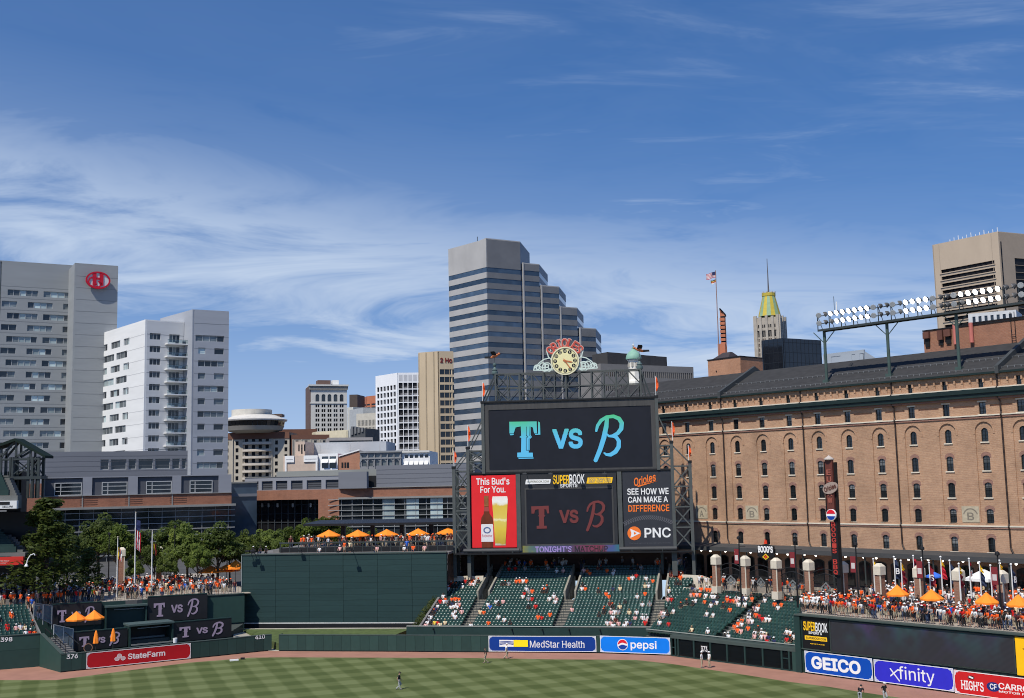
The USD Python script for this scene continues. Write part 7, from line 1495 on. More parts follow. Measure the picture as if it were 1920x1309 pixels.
# --- the stepped grey tower behind the scoreboard
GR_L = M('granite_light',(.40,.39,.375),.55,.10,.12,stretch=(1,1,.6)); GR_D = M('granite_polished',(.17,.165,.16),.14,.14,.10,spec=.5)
st = thing('stepped_tower','tall stepped grey tower with horizontal blue window bands behind the scoreboard','tower')
Y0 = 560.; c0 = atY(911,448,Y0); l0 = gz(840.3,467.5,c0[2]); r0 = gz(975,454.5,c0[2]); zTop = float(c0[2])
fl_,fr2 = Frame(l0,c0),Frame(c0,r0); wl,wr = float(np.hypot(*(c0 - l0)[:2])),float(np.hypot(*(r0 - c0)[:2]))
pitch = fl_.uv(842,518)[1] - fl_.uv(842,537.2)[1]; zband0 = fl_.uv(842,518)[1]
nb = int((zband0 - 10) / pitch) + 1
def bands(fr,x0,x1,ztop,first,mat,glass,y=0.,nm='wall'):
 """Stone spandrels with ribbon windows set back between them."""
 zt = ztop
 for k in range(first,nb):
  zg1 = zband0 - pitch * k; zg0 = zg1 - pitch * .46
  if zg1 > ztop - 1: continue
  part(st,'spandrel',Wd(fr,MB().box(x0,x1,y,y + .6,zg1,zt)),mat); part(st,'ribbon_window',Wd(fr,MB().box(x0 + .02,x1 - .02,y + .14,y + .55,zg0,zg1)),glass); zt = zg0
 part(st,'base_wall',Wd(fr,MB().box(x0,x1,y,y + .6,PLAZA,zt)),mat)
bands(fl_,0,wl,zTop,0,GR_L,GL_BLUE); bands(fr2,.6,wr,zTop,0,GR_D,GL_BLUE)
x0s,zts = [wr],[zTop]
shp = [(l0,c0,r0)]
chd = lambda p,w: p + fr2.x * w * .72 + fr2.y * w * .72
steps_px = [((975,454.5),(993,479)),((982,494.5,1011,498.5),(1027,517)),((1016.5,536.5,1048,540),(1061,559)),((1052,576.5,1082,579.5),(1094,596)),((1089,616,1117,618.5),(1127,633))]
xcur = wr
prev = r0
def shaft(xa,xb,zt,ych,first):
 """One step of the tower: a front face from xa to xb along the right face, then a chamfer going back."""
 ch = Frame(fr2.w(xb,0,0),ang=fr2.a + math.radians(48)); return ch
for i,sp in enumerate(steps_px):
 if i == 0: xa,xb,zt = 0,wr,zTop; pc = sp[1]
 else:
  (xa,zt),(xb,_) = fr2.uv(sp[0][0],sp[0][1]),fr2.uv(sp[0][2],sp[0][3]); pc = sp[1]
  part(st,'step_side',Wd(fr2,MB().box(xcur + .02,xa + 1.3,2.2,2.8,PLAZA,zt - 1)),M('slot_dark',(.05,.05,.055),.4)); part(st,'step_pier',Wd(fr2,MB().box(xa - .7,xa,-.2,.9,PLAZA,zt + .6)),GR_L)
  for k in range(nb):
   zg = zband0 - pitch * k
   if zg < zt: part(st,'slot_window',Wd(fr2,MB().box(xcur + .4,xa - .75,1.6,2.2,zg - pitch * .62,zg - pitch * .02)),window_glass('glass_sky',(.30,.42,.60),rough=.05,var=.2))
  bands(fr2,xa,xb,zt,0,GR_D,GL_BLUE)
 ch = Frame(fr2.w(xb,0,0),ang=fr2.a + math.radians(50)); cwid = max(4.,ch.uv(pc[0],pc[1])[0])
 zt3 = PLAZA
 for k in range(nb):
  zg1 = zband0 - pitch * k; zg0 = zg1 - pitch * .5
  if zg1 > zt - 1: continue
  part(st,'ribbon_window',Wd(ch,MB().box(.3,cwid,.1,.5,zg0,zg1)),GL_BLUE); part(st,'spandrel',Wd(ch,MB().box(.05,cwid,-.02 + .02,.5,zg0 - pitch * .5,zg0)),panel('granite_blue',(.20,.22,.25)))
 zt_first = max([zband0 - pitch * k for k in range(nb) if zband0 - pitch * k <= zt - 1]); part(st,'spandrel',Wd(ch,MB().box(.05,cwid,0,.5,zt_first,zt)),panel('granite_blue',(.2,) * 3))
 p1 = fr2.loc(ch.w(cwid,0,0)); poly = sg.Polygon([(xa + .3,.7),(xb - .2,.7),(p1[0] - .4,p1[1] + .2),(p1[0] - .4,30),(xa + .3,30)])
 part(st,'core',Wd(fr2,MB().slab(poly,PLAZA,zt - .2)),GR_L); part(st,'roof',Wd(fr2,MB().slab(sg.Polygon([(xa,.0),(xb,.0),(p1[0],p1[1]),(p1[0],30),(xa,30)]),zt - .05,zt + .5)),GR_L)
 xcur = xb + (1.2 if i == 0 else 1.0) if False else xb
 xcur = p1[0] * .35 + xb * .65
bk0 = l0 + (fr2.x * 10 + fr2.y * 0); part(st,'rear_body',MB().slab(sg.Polygon([tuple(q[:2]) for q in (l0 + fl_.y * .7 + fl_.x * .7,c0 + fl_.y * .7,c0 + fl_.y * 30 + fr2.y * 25,l0 + fl_.y * 40 + fl_.x * .7)]),PLAZA,zTop - .3),GR_L)
part(st,'antenna',MB().tube([atY(895,452,Y0 + 15),atY(895,444,Y0 + 15)],.2,5),STEEL)
# --- white gridded office block
WG = M('precast_white',(.78,.79,.80),.6,.05,.2)
b = Block2('office_block','white gridded office block with deep square windows, left of the tan tower',(744.5,700),575,(704,706.5),(800,699.5),WG)
zh = b.uv('l',720,723)[1]; zr1 = b.uv('r',760,717)[1]
fz = 3.42; nz = int((zh - PLAZA - 2) / fz)
hl = grid(.9,b.wl - .9,6,.66,zh - nz * fz,zh,nz,.70); hr = grid(.6,b.wr,6,.84,zr1 - nz * fz,zr1,nz,.86)
b.wall('l',hl,th=1.2); b.wall('r',hr,th=.9); b.back()
b.plate('l',rect(.4,b.wl - .4,PLAZA,zh),1.25,1.3,GL_BLK,'glazing'); b.plate('r',rect(1.3,b.wr,PLAZA,zr1),.95,1.0,GL_BLK,'glazing')
sl = unary_union([rect(h.bounds[0],h.bounds[2],h.bounds[1],h.bounds[1] + (h.bounds[3] - h.bounds[1]) * .42) for h in hr]); b.plate('r',sl,.5,.9,M('shade_panel',(.30,.30,.31),.6),'apron_panels',kind='stuff'); sl2 = unary_union([rect(h.bounds[0],h.bounds[2],h.bounds[1],h.bounds[1] + (h.bounds[3] - h.bounds[1]) * .30) for h in hl]); b.plate('l',sl2,.7,1.2,WG,'apron_panels',kind='stuff')
pn = [rect(h[0],h[1],zr1 + .5,b.z - .8) for h in [(1.2 + i * (b.wr - .6) / 6 - .3,1.2 + (i + .8) * (b.wr - .6) / 6 - .3) for i in range(6)]]
for p_ in pn: b.plate('r',p_,-.01,0,M('top_panel_grey',(.50,.51,.53),.6),'top_panel')
# --- tan tower
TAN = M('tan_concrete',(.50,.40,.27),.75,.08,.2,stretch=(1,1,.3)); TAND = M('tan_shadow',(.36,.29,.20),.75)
b = Block2('tan_tower','tan tower with a blank ribbed side and dark square windows, beside the stepped tower',(820.5,659.5),500,(784,662.5),(850,659.8),TAN)
zt = b.uv('r',830,690)[1]; nz = int((zt - PLAZA) / 3.45)
hr = grid(.8,.8 + 6.6,3,.94,zt - nz * 3.45,zt,nz,.68); b.wall('l',[]); b.wall('r',hr); b.back(); b.win('r',hr,GL_BLK)
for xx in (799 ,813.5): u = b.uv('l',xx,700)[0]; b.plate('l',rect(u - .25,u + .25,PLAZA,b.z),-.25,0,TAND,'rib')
sgx,sgz = b.uv('r',826,675.5); b.plate('r',fit(text('2 Ho',1.),sgx - .2,sgx + 5.2,sgz - 1.1,sgz + 1.1),-.25,0,plain('sign_maroon',lin((120,25,20))),'lettering',kind='stuff')
# --- old stone office with arched top floor
OLD = M('old_limestone',(.58,.57,.53),.7,.06,.3); OBR = M('old_brick_side',(.14,.09,.075),.8,.15,.3)
b = Block2('old_office','old pale stone office tower with arched top windows and a wide cornice',(581,722),640,(572.8,729),(650.5,722.5),OLD)
Wr = b.wr; za = b.uv('r',600,753)[1]; zb7 = b.uv('r',600,739)[1]
cols5 = [b.uv('r',560 + q / 6.4,745)[0] for q in (225,298,370,443,516)]
hr = [arch(x,2.15,za,zb7) for x in cols5]; fz = 3.02; n0 = b.uv('r',600,761)[1]
sm = []
for k in range(14):
 zc = n0 - k * 2.7
 for x in cols5:
  for d in (-.62,.62): sm.append(rect(x + d - .48,x + d + .48,zc - .85,zc + .85))
sm = [h for h in sm if h.bounds[1] > PLAZA]
b.wall('r',hr + sm); b.wall('l',[],OBR); b.back(OBR); b.win('r',hr,GL_DK); b.win('r',sm,GL_BLK)
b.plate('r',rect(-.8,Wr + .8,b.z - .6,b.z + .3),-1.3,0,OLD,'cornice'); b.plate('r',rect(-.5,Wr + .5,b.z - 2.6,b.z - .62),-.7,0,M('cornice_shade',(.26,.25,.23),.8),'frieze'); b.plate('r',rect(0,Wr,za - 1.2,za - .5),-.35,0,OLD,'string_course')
part(b.t,'roof_house',b._w(b.fr,MB().box(Wr * .25,Wr * .6,5,12,b.z + .26,b.z + 3.3)),OBR); part(b.t,'roof_house',b._w(b.fr,MB().box(Wr * .65,Wr * .82,5,10,b.z + .26,b.z + 3.4)),WHITE)
wg = Block2('office_annex','narrow pale annex at the right side of the old stone office',(651,765),636,(649,765.2),(662,764),M('annex_stone',(.50,.50,.46),.7)); wg.wall('l',[]); wg.wall('r',[]); wg.back()
# --- cluster between
OR = M('terracotta_brick',(.45,.16,.085),.75,.12,.3)
b = Block2('terracotta_office','orange-brown office with dark slot windows rising behind smaller buildings',(687,744),720,(664,757),(718,741),OR); hr = [rect(b.uv('r',560 + a / 6.4,760)[0],b.uv('r',560 + c / 6.4,760)[0],b.uv('r',690,700 + y / 6.4 + 1.6)[1],b.uv('r',690,700 + y / 6.4 - 1.6)[1]) for y in (378,415,455) for a,c in ((783,855),(873,935))]
b.wall('l',[]); b.wall('r',hr); b.back(); b.win('r',hr,GL_BLK)
b = Block2('brown_office','dark brown box building behind the old stone office',(655,741),690,(652,741.2),(670,740.5),M('dark_brown',(.085,.065,.055),.6)); b.wall('l',[]); b.wall('r',[]); b.back()
b = Block2('beige_office','low beige office with rows of narrow upright windows, left of the white grid block',(668,777),600,(666,777.2),(712,774.5),M('beige_precast',(.50,.47,.40),.7)); zt = b.uv('r',690,787.5)[1]
hr = []
for k in range(7): hr += grid(.8,b.wr,16,.45,zt - 3.1 - 3.75 * k,zt - 3.75 * k,1,1.)
hr = [h for h in hr if h.bounds[1] > PLAZA]; b.wall('l',[]); b.wall('r',hr,th=.7); b.back(); b.plate('r',rect(.6,b.wr,PLAZA,zt + .2),.72,.8,GL_BLK,'glazing')
b = Block2('pale_annex','pale grey windowless block between the old office and the beige office',(655,770),630,(652.5,770.2),(681,765),M('annex_grey',(.40,.42,.43),.6)); b.wall('l',[]); b.wall('r',[]); b.back()
for nm,lab,C_,Y_,L_,R_,m_ in (('low_block','flat cream roof block in front of the old stone office',(590,811),520,(585,812),(652,807),M('cream_block',(.62,.57,.42),.7)),('low_block','low grey garage with one dark horizontal slot',(615,822),470,(612,822.3),(699,821),M('garage_grey',(.36,.34,.33),.7)),('machinery_block','dark roof machinery among the low buildings',(657,805),500,(655,806),(685,804),M('plant_dark',(.07,.075,.08),.6))):
 b = Block2(nm,lab,C_,Y_,L_,R_,m_); b.wall('l',[])
 hr = [rect(.4,b.wr - .2,b.uv('r',650,829)[1],b.uv('r',650,826)[1])] if 'garage' in lab else []
 b.wall('r',hr); b.back()
 if hr: b.win('r',hr,GL_BLK)
 if 'machinery' in lab:
  for k in range(4): part(b.t,'pipe',b._w(b.fr,MB().box(.5 + k * 1.6,1.4 + k * 1.6,-.5,4,b.z - 2.5 + k * .4,b.z + 1.2 - k * .3)),M('plant_grey',(.16,.165,.17),.5))
# --- hotel with the round roof restaurant
BG = M('beige_concrete',(.44,.40,.33),.75,.08,.2); RB = M('redbrown_band',(.16,.075,.05),.75,.1,.3)
cc = atY(478,800,500); cy = thing('round_top_hotel','beige hotel with a round glazed restaurant on its roof','hotel',(cc[0],cc[1],PLAZA))
def zz(py,px=478): return float(atY(px,py,500)[2] - PLAZA)
mpp = 500 / 2130; Rr = 60 * mpp
part(cy,'upper_drum',MB().lathe([(Rr * .62,zz(781)),(Rr * .62,zz(769)),(.01,zz(768.6))],(-6 * mpp,0,0),40),M('drum_cream',(.60,.57,.50),.6),smooth=40)
part(cy,'roof_disc',MB().lathe([(Rr * .62,zz(779)),(Rr * 1.0,zz(788)),(Rr * .985,zz(790.5)),(Rr * .86,zz(791))],n=48),M('disc_white',(.56,.54,.50),.6),smooth=30)
for k in range(40):
 a0,a1 = math.pi * 2 * k / 40,math.pi * 2 * (k + .86) / 40; q = [(Rr * r * math.cos(a),Rr * r * math.sin(a)) for a in (a0,a1) for r in (.93,.89)]
 part(cy,'restaurant_window',MB().quad((q[0][0],q[0][1],zz(791)),(q[2][0],q[2][1],zz(791)),(q[3][0],q[3][1],zz(800)),(q[1][0],q[1][1],zz(800))),GL_BLK)
part(cy,'window_ring',MB().lathe([(Rr * .94,zz(790.6)),(Rr * .86,zz(792)),(Rr * .86,zz(800))],n=40),M('ring_grey',(.2,.19,.18),.6)); part(cy,'lower_ring',MB().lathe([(Rr * .87,zz(800)),(Rr * .9,zz(800.2)),(Rr * .84,zz(808)),(Rr * .60,zz(813)),(.01,zz(813))],n=40),M('ring_beige',(.34,.31,.26),.7),smooth=30)
part(cy,'roof_plant',MB().box(4,11,4,10,zz(781),zz(776)),M('plant_brown',(.10,.07,.06),.7));
x0,x1 = (424 - 478) * mpp,(546 - 478) * mpp; xb0,xb1 = (458.5 - 478) * mpp,(514 - 478) * mpp
hs = []; ft = (zz(828) - zz(880)) / 4.0
for k in range(9):
 zc = zz(831.5) - k * ft
 if zc < 3: break
 for px in (430.5,449,522,539.5): x = (px - 478) * mpp; hs.append(rect(x - .62,x + .62,zc - .85,zc + .95))
part(cy,'wall',MB().plate(rect(x0,x1,0,zz(824)).difference(unary_union(hs)),-4.0,-3.5),BG)
for h in hs: part(cy,'window',MB().plate(h,-3.6,-3.55),GL_BLK)
part(cy,'brown_band',MB().box(x0,x1,-4.3,-3.5,zz(824),zz(812)),RB); part(cy,'body',MB().box(x0,x1,-3.5,14,0,zz(812) - .1),M('body_dark',(.2,.17,.14),.7))
for px in (441,459,514): x = (px - 478) * mpp; part(cy,'pier',MB().box(x - .2,x + .2,-4.5,-4.0,0,zz(824)),BG)
nb2 = 10
for k in range(9):
 zc = zz(831.5) - k * ft + 1.2
 if zc < 4: break
 arcp = [((xb0 + xb1) / 2 + (xb1 - xb0) / 2 * math.cos(math.pi + math.pi * i / nb2),-4.0 - 2.8 * math.sin(math.pi * i / nb2)) for i in range(nb2 + 1)]
 part(cy,'balcony',MB().slab(sg.Polygon(arcp),zc - 3.0 + 1.15,zc - 3.0 + 2.15),M('balcony_beige',(.52,.47,.40),.7))
 for d in (-4.4,-1.5,1.3,4.2): x = (xb0 + xb1) / 2 + d * 1.05; part(cy,'balcony_window',MB().box(x - .7,x + .7,-4.02,-3.98 - .02,zc - .6,zc + 1.0),GL_BLK)
rw = Block2('hotel_wing','brown-topped beige wing right of the round-roofed hotel',(546.5,816.5),496,(544,816.7),(617.5,816),RB); zt = rw.uv('r',580,823.5)[1]
hr = []
for k in range(6):
 zc = rw.uv('r',580,829.5)[1] - k * ft
 if zc < PLAZA + 2: break
 hr += [rect(rw.uv('r',px,829)[0] - .6,rw.uv('r',px,829)[0] + .6,zc - .8,zc + .9) for px in (557,574,591.5,608)]
rw.wall('l',[]); rw.wall('r',[rect(.5,rw.wr,PLAZA,zt)],RB); rw.plate('r',rect(.5,rw.wr,PLAZA,zt).difference(unary_union(hr)),.1,.5,BG); rw.back(); rw.win('r',hr,GL_BLK,y=.4)
for px in (549,565.5,583,600): u = rw.uv('r',px,840)[0]; rw.plate('r',rect(u - .25,u + .25,PLAZA,zt),-.1,.1,BG,'pier')
r5 = Block2('brown_block','dark brown upper block behind the round-roofed hotel',(525,806),520,(522,806),(594,805.5),RB); r5.wall('l',[]); r5.wall('r',[]); r5.back()
# --- low white, brick and cast-iron fronts over the convention roof
def lowbox(name,label,C,Y,L,R,mat,side=None):
 q = Block2(name,label,C,Y,L,(R[0],C[1] - .0225 * (R[0] - C[0])),mat); q.wall('l',[],side); q.back(); return q
q = lowbox('stepped_gable','pinkish stepped gable building with white trim',(553.5,830),293,(551,830.2),(571.5,832.5),M('pink_stucco',(.55,.43,.34),.8)); q.wall('r',[])
q2 = lowbox('stepped_gable','wide lower shoulder of the pinkish gable, edged in white',(531,857),292,(529,857.3),(596,852.5),M('pink_stucco',(.55,) * 3)); q2.wall('r',[]); W_ = q2.wr
for x0,x1 in ((0.5,W_ * .32),(W_ * .60,W_)): q2.plate('r',rect(x0,x1,q2.z - 1.4,q2.z + .25),-.3,0,WHITE,'white_band'); q2.plate('r',rect(x0 + .3,x1 - .3,q2.z - .75,q2.z - .60),-.34,-.3,M('joint_pale',(.42,) * 3),'band_line')
for x in (.5,W_ - .5): q2.plate('r',rect(x,x + .45,PLAZA,q2.z - 1.41),-.3,0,WHITE,'corner_trim')
for k in range(3): part(q.t,'gable_slot',q._w(q.fr,MB().box(.8 + k * .75,1.15 + k * .75,-.05,0,q.z - 2.2 - (k == 1) * .7,q.z - .5)),BLACK)
q = lowbox('white_hall','long flat pale grey metal hall over the convention roof',(572,832.5),304,(570,832.5),(724,831),M('hall_metal',(.42,.44,.46),.5,.05,.2)); q.wall('r',[]);
for x in np.arange(4,q.wr,8.): q.plate('r',rect(x,x + .12,PLAZA,q.z - .3),-.04,0,M('joint_pale',(.42,) * 3),'panel_seam')
q = lowbox('white_shopfront','small white shopfront building with bright awnings',(596.5,853),292,(595,853.2),(633.5,851.5),WHITE); hr = grid(.8,q.wr - .3,2,.84,q.uv('r',610,878)[1],q.uv('r',610,868.5)[1],1,1.) + grid(.8,q.wr - .3,2,.84,q.uv('r',610,863)[1],q.uv('r',610,855)[1],1,.8); q.wall('r',hr); q.win('r',hr[:2],GL_BLK,y=.3); q.win('r',hr[2:],GL_MD,y=.3)
for h in hr[:2]: x0,z0,x1,z1 = h.bounds; part(q.t,'awning',q._w(q.fr,MB().hexa([(x0,-1.1,z1 + .1),(x1,-1.1,z1 + .1),(x1,-.01,z1 + .1),(x0,-.01,z1 + .1)],[(x0,-1.0,z1 + .2),(x1,-1.0,z1 + .2),(x1,-.01,z1 + 1.0),(x0,-.01,z1 + 1.0)])),WHITE)
g_ = Frame(atY(635,856,291),gz(674,855.2,atY(635,856,291)[2])); gb = thing('brick_gable','orange brick gable with a sloping white-edged top','building',g_.P,g_.deg); (ga,gz1),(gb_,gz2) = g_.uv(635,856.5),g_.uv(674.5,844.5)
GBR = brick('gable_brick',(.44,.20,.12),(.40,.18,.11),(.40,.28,.2)); part(gb,'gable_wall',MB().plate(sg.Polygon([(ga,PLAZA),(gb_,PLAZA),(gb_,gz2),(ga,gz1)]),0,10),GBR); part(gb,'coping',MB().bar((ga,0,gz1 + .15),(gb_,0,gz2 + .15),.5,.3),WHITE)
for px in (642,647.5,652.5): u,z = g_.uv(px,873); part(gb,'window',MB().box(u - .25,u + .25,-.03,0,z - .6,z + .8),BLACK)
q = lowbox('cast_iron_front','grey cast-iron front with a row of arched windows',(674.7,849),290,(673,849),(752.5,848.5),M('iron_grey',(.24,.245,.25),.6)); cs = [q.uv('r',560 + a / 6.4,866)[0] for a in (778,860,937,1015,1093,1170)]; z0,z1 = q.uv('r',710,874)[1],q.uv('r',710,862)[1]
hr = [arch(x,1.55,z0,z1) for x in cs] + [rect(x - .75,x + .75,q.uv('r',710,857.5)[1],q.uv('r',710,852.5)[1]) for x in cs]; q.wall('r',hr); q.win('r',hr,GL_MD,y=.3)
for x in cs: q.plate('r',arch(x,1.95,z0,z1 + .2).difference(arch(x,1.55,z0 - 1,z1)),-.15,0,q.mat,'arch_trim')
for x in cs: q.plate('r',rect(x + 1.0,x + 1.25,PLAZA,q.z - .1),-.2,0,q.mat,'pilaster')
q.plate('r',rect(.0,q.wr,q.z - .1,q.z + .35),-.5,0,q.mat,'cornice'); q.plate('r',rect(.5,q.wr,q.uv('r',710,859.5)[1] - .15,q.uv('r',710,859.5)[1] + .15),-.3,0,q.mat,'string_course')
q = lowbox('white_arcade','white columned front beside the grey cast-iron front',(753,848.5),290,(752,848.5),(806,847.5),WHITE); hr = grid(.6,q.wr - .2,5,.7,q.uv('r',780,875)[1],q.uv('r',780,864)[1],1,.9) + grid(.6,q.wr - .2,5,.7,q.uv('r',780,860)[1],q.uv('r',780,851)[1],1,.7); q.wall('r',hr); q.win('r',hr,GL_DK,y=.35)
for h in hr[:5]: x0,z0,x1,z1 = h.bounds; part(q.t,'awning',q._w(q.fr,MB().hexa([(x0,-.9,z1 - .9),(x1,-.9,z1 - .9),(x1,-.01,z1 - .9),(x0,-.01,z1 - .9)],[(x0,-.8,z1 - .8),(x1,-.8,z1 - .8),(x1,-.01,z1),(x0,-.01,z1)])),WHITE)
q.plate('r',rect(0,q.wr,q.z - .1,q.z + .4),-.6,0,M('old_limestone',(.58,) * 3),'cornice')
# --- right of the stepped tower
GF = M('grey_precast',(.20,.19,.18),.7,.08,.3)
b = Block2('finned_office','wide grey office with upright window slots and a dark roof storey',(1126,683),420,(1122,683.3),(1300,689.5),GF); zt,zl = b.uv('r',1215,697)[1],b.uv('r',1215,708.5)[1]; pf_ = zt - zl + 3.0
hr = []
for k in range(4): hr += grid(1.0,b.wr - .5,44,.52,zl - k * pf_,zt - k * pf_,1,1.)
b.wall('l',[]); b.wall('r',hr,th=.8); b.back(); b.plate('r',rect(.6,b.wr,PLAZA,zt + .2),.82,.9,GL_BLK,'glazing')
zc1 = b.uv('r',1190,661)[1]; xa,xb = b.uv('r',1127,675)[0],b.uv('r',1259,670)[0]
part(b.t,'roof_storey',b._w(b.fr,MB().hexa([(xa,6,b.z + .26),(xa + (xb - xa) * .13,2,b.z + .26),(xb,3,b.z + .26),(xb,20,b.z + .26)],[(xa,6,zc1 - .8),(xa + (xb - xa) * .13,2,zc1),(xb,3,zc1 - .8),(xb,20,zc1 - .8)])),M('roof_storey_dark',(.045,.043,.042),.5,.15,.2,stretch=(3,3,.2)))
cp_ = atY(1189,700,262); cu = thing('domed_cupola','white cupola tower with a green copper dome and ball finial','tower',(cp_[0],cp_[1],PLAZA)); m_ = 262 / 2130.; zq = lambda py: float(atY(1189,py,262)[2] - PLAZA)
part(cu,'drum',MB().lathe([(13.5 * m_,0),(13.0 * m_,zq(716)),(11.5 * m_,zq(712)),(10.2 * m_,zq(690)),(10.2 * m_,zq(678)),(12.5 * m_,zq(676)),(12.5 * m_,zq(674.5))],n=8),M('cupola_white',(.76,.73,.64),.6))
for k in range(8): a_ = math.pi / 4 * k + math.pi / 8; part(cu,'louver',MB().bar((10.0 * m_ * math.cos(a_),10.0 * m_ * math.sin(a_),zq(688)),(10.0 * m_ * math.cos(a_),10.0 * m_ * math.sin(a_),zq(680)),.45,.3),M('cupola_shade',(.4,.38,.33),.7))
part(cu,'dome',MB().lathe([(14.5 * m_,zq(674)),(14.8 * m_,zq(671)),(13.5 * m_,zq(666)),(9.5 * m_,zq(660.5)),(4.5 * m_,zq(656.5)),(3 * m_,zq(653)),(2.2 * m_,zq(651))],n=20),M('copper_green',(.22,.40,.31),.6,.12,.8),smooth=40); part(cu,'finial',MB().lathe([(1.0 * m_,zq(651)),(1 * m_,zq(650)),(2.3 * m_,zq(648)),(1 * m_,zq(646)),(.5 * m_,zq(645)),(.3 * m_,zq(641))],n=8),M('finial_pale',(.6,.6,.55),.4))
kf = Frame(atY(1348.5,620,262),ang=math.radians(-12)); kt = thing('brick_stack','narrow banded brick stair tower with a slanted top behind the penthouse','tower',kf.P,kf.deg)
(a,z1),(c,z2) = kf.uv(1349.5,579),kf.uv(1359.5,591); zb_ = kf.uv(1355,675)[1]; wid = c - a
part(kt,'shaft',MB().plate(sg.Polygon([(a,PLAZA),(a + wid,PLAZA),(a + wid,z2),(a,z1)]),0,3.5),OR); nbk = 11
for k in range(nbk): z = zb_ + (z2 - zb_) * k / nbk; part(kt,'shadow_band',MB().box(a + .05,a + wid - .05,-.02,0,z + .35,z + .75),BLACK); part(kt,'brick_band',MB().box(a - .12,a + wid + .1,-.18,-.001,z - .35,z + .33),OR)
part(kt,'base_block',MB().box(a - .8,a + wid + .05,-.4,3.4,PLAZA,kf.uv(1352,645)[1]),OR); part(kt,'slant_cap',MB().bar((a - .05,1.7,z1 + .1),(a + wid + .1,1.7,z2 + .1),3.7,.25),BLACK)
fp = atY(1345.5,600,258); tF = thing('roof_flagpole','tall thin flagpole with two flags above the warehouse penthouse','flagpole',(fp[0],fp[1],PLAZA)); ztp,zbm = float(atY(1343.6,507,258)[2] - PLAZA),20
part(tF,'pole',MB().tube([(0,0,zbm),(0,0,ztp)],[.16,.09],7),M('pole_rust',(.30,.17,.13),.5)); m_ = 258 / 2130
def flag_mesh(w,h,n=8,amp=.25,ph=0.):
 v = [(-w * i / n,amp * math.sin(i * 1.1 + ph) * (i / n),h * (1 - j) - w * .25 * (i / n) ** 1.3 + .12 * math.sin(i * .9 + ph) * (i / n)) for j in (0,1) for i in range(n + 1)]
 return v,n
def stripes(parent,w,h,ns,mats,z,ph=0.,name='stripe',canton=None):
 n = 8
 for s in range(ns):
  v = []
  for j in (s / ns,(s + 1) / ns):
   for i in range(n + 1):
    if canton and s < ns * .55 and i < n * .4: pass
    v.append((-w * i / n,.25 * math.sin(i * 1.1 + ph) * (i / n),z - h * j - w * .28 * (i / n) ** 1.3 + .12 * math.sin(i * .9 + ph) * (i / n)))
  part(parent,name,MB().quads(v,[(n + 1 + i,n + 2 + i,i + 1,i) for i in range(n)]),mats[s % len(mats)])
 if canton:
  v = []
  for j in (0,.54):
   for i in range(4): v.append((-w * i / n,.25 * math.sin(i * 1.1 + ph) * (i / n) - .04,z - h * j - w * .28 * (i / n) ** 1.3 + .12 * math.sin(i * .9 + ph) * (i / n)))
  part(parent,'canton',MB().quads(v,[(4 + i,5 + i,i + 1,i) for i in range(3)]),canton)
  v2 = [(x,y + .08,q) for x,y,q in v]; part(parent,'canton',MB().quads(v2,[(4 + i,5 + i,i + 1,i) for i in range(3)]),canton)
FR_,FW_,FBL = plain('flag_red',lin((180,35,50)),.8),plain('flag_white',(.74,.73,.72),.8),plain('flag_blue',(.025,.035,.11),.8)
f1_ = thing('flag','striped flag with a dark blue canton flying at the top of the roof flagpole','flag',(fp[0],fp[1],PLAZA)); stripes(f1_,18 * m_,11 * m_,9,[FR_,FW_],ztp - .3,canton=FBL)
f2_ = thing('flag','smaller red, black and white flag below the striped flag on the roof flagpole','flag',(fp[0],fp[1],PLAZA)); stripes(f2_,10 * m_,7 * m_,4,[plain('flag_black',(.03,.03,.03),.8),plain('flag_gold',(.6,.42,.1),.8),FR_,FW_],float(atY(1344,524,258)[2] - PLAZA),1.)
# --- gold-roofed stone tower
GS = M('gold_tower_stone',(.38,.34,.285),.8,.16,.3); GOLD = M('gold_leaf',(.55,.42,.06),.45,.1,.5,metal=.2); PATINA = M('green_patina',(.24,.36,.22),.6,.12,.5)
gc = atY(1443,590,720); gt_ = thing('gold_roof_tower','slender stone tower with a green and gold pyramid roof and spire','tower',(gc[0],gc[1],PLAZA),-28); m_ = 720 / 2130; zq = lambda py: float(atY(1443,py,720)[2] - PLAZA)
Rg = 23 * m_;
def prism(R0_,R1_,z0,z1,n=8,ph=math.pi / 8): return MB().lathe([(R0_,z0),(R1_,z1)],n=n).map(lambda v: np.c_[v[:,0] * math.cos(ph) - v[:,1] * math.sin(ph),v[:,0] * math.sin(ph) + v[:,1] * math.cos(ph),v[:,2]])
part(gt_,'shaft',MB().box(-Rg,Rg,-Rg,Rg,0,zq(607)),M('gold_tower_shade',(.15,.12,.10),.8)); part(gt_,'crown_block',MB().box(-Rg * .99,Rg * .99,-Rg * .99,Rg * .99,zq(607),zq(598)),GS)
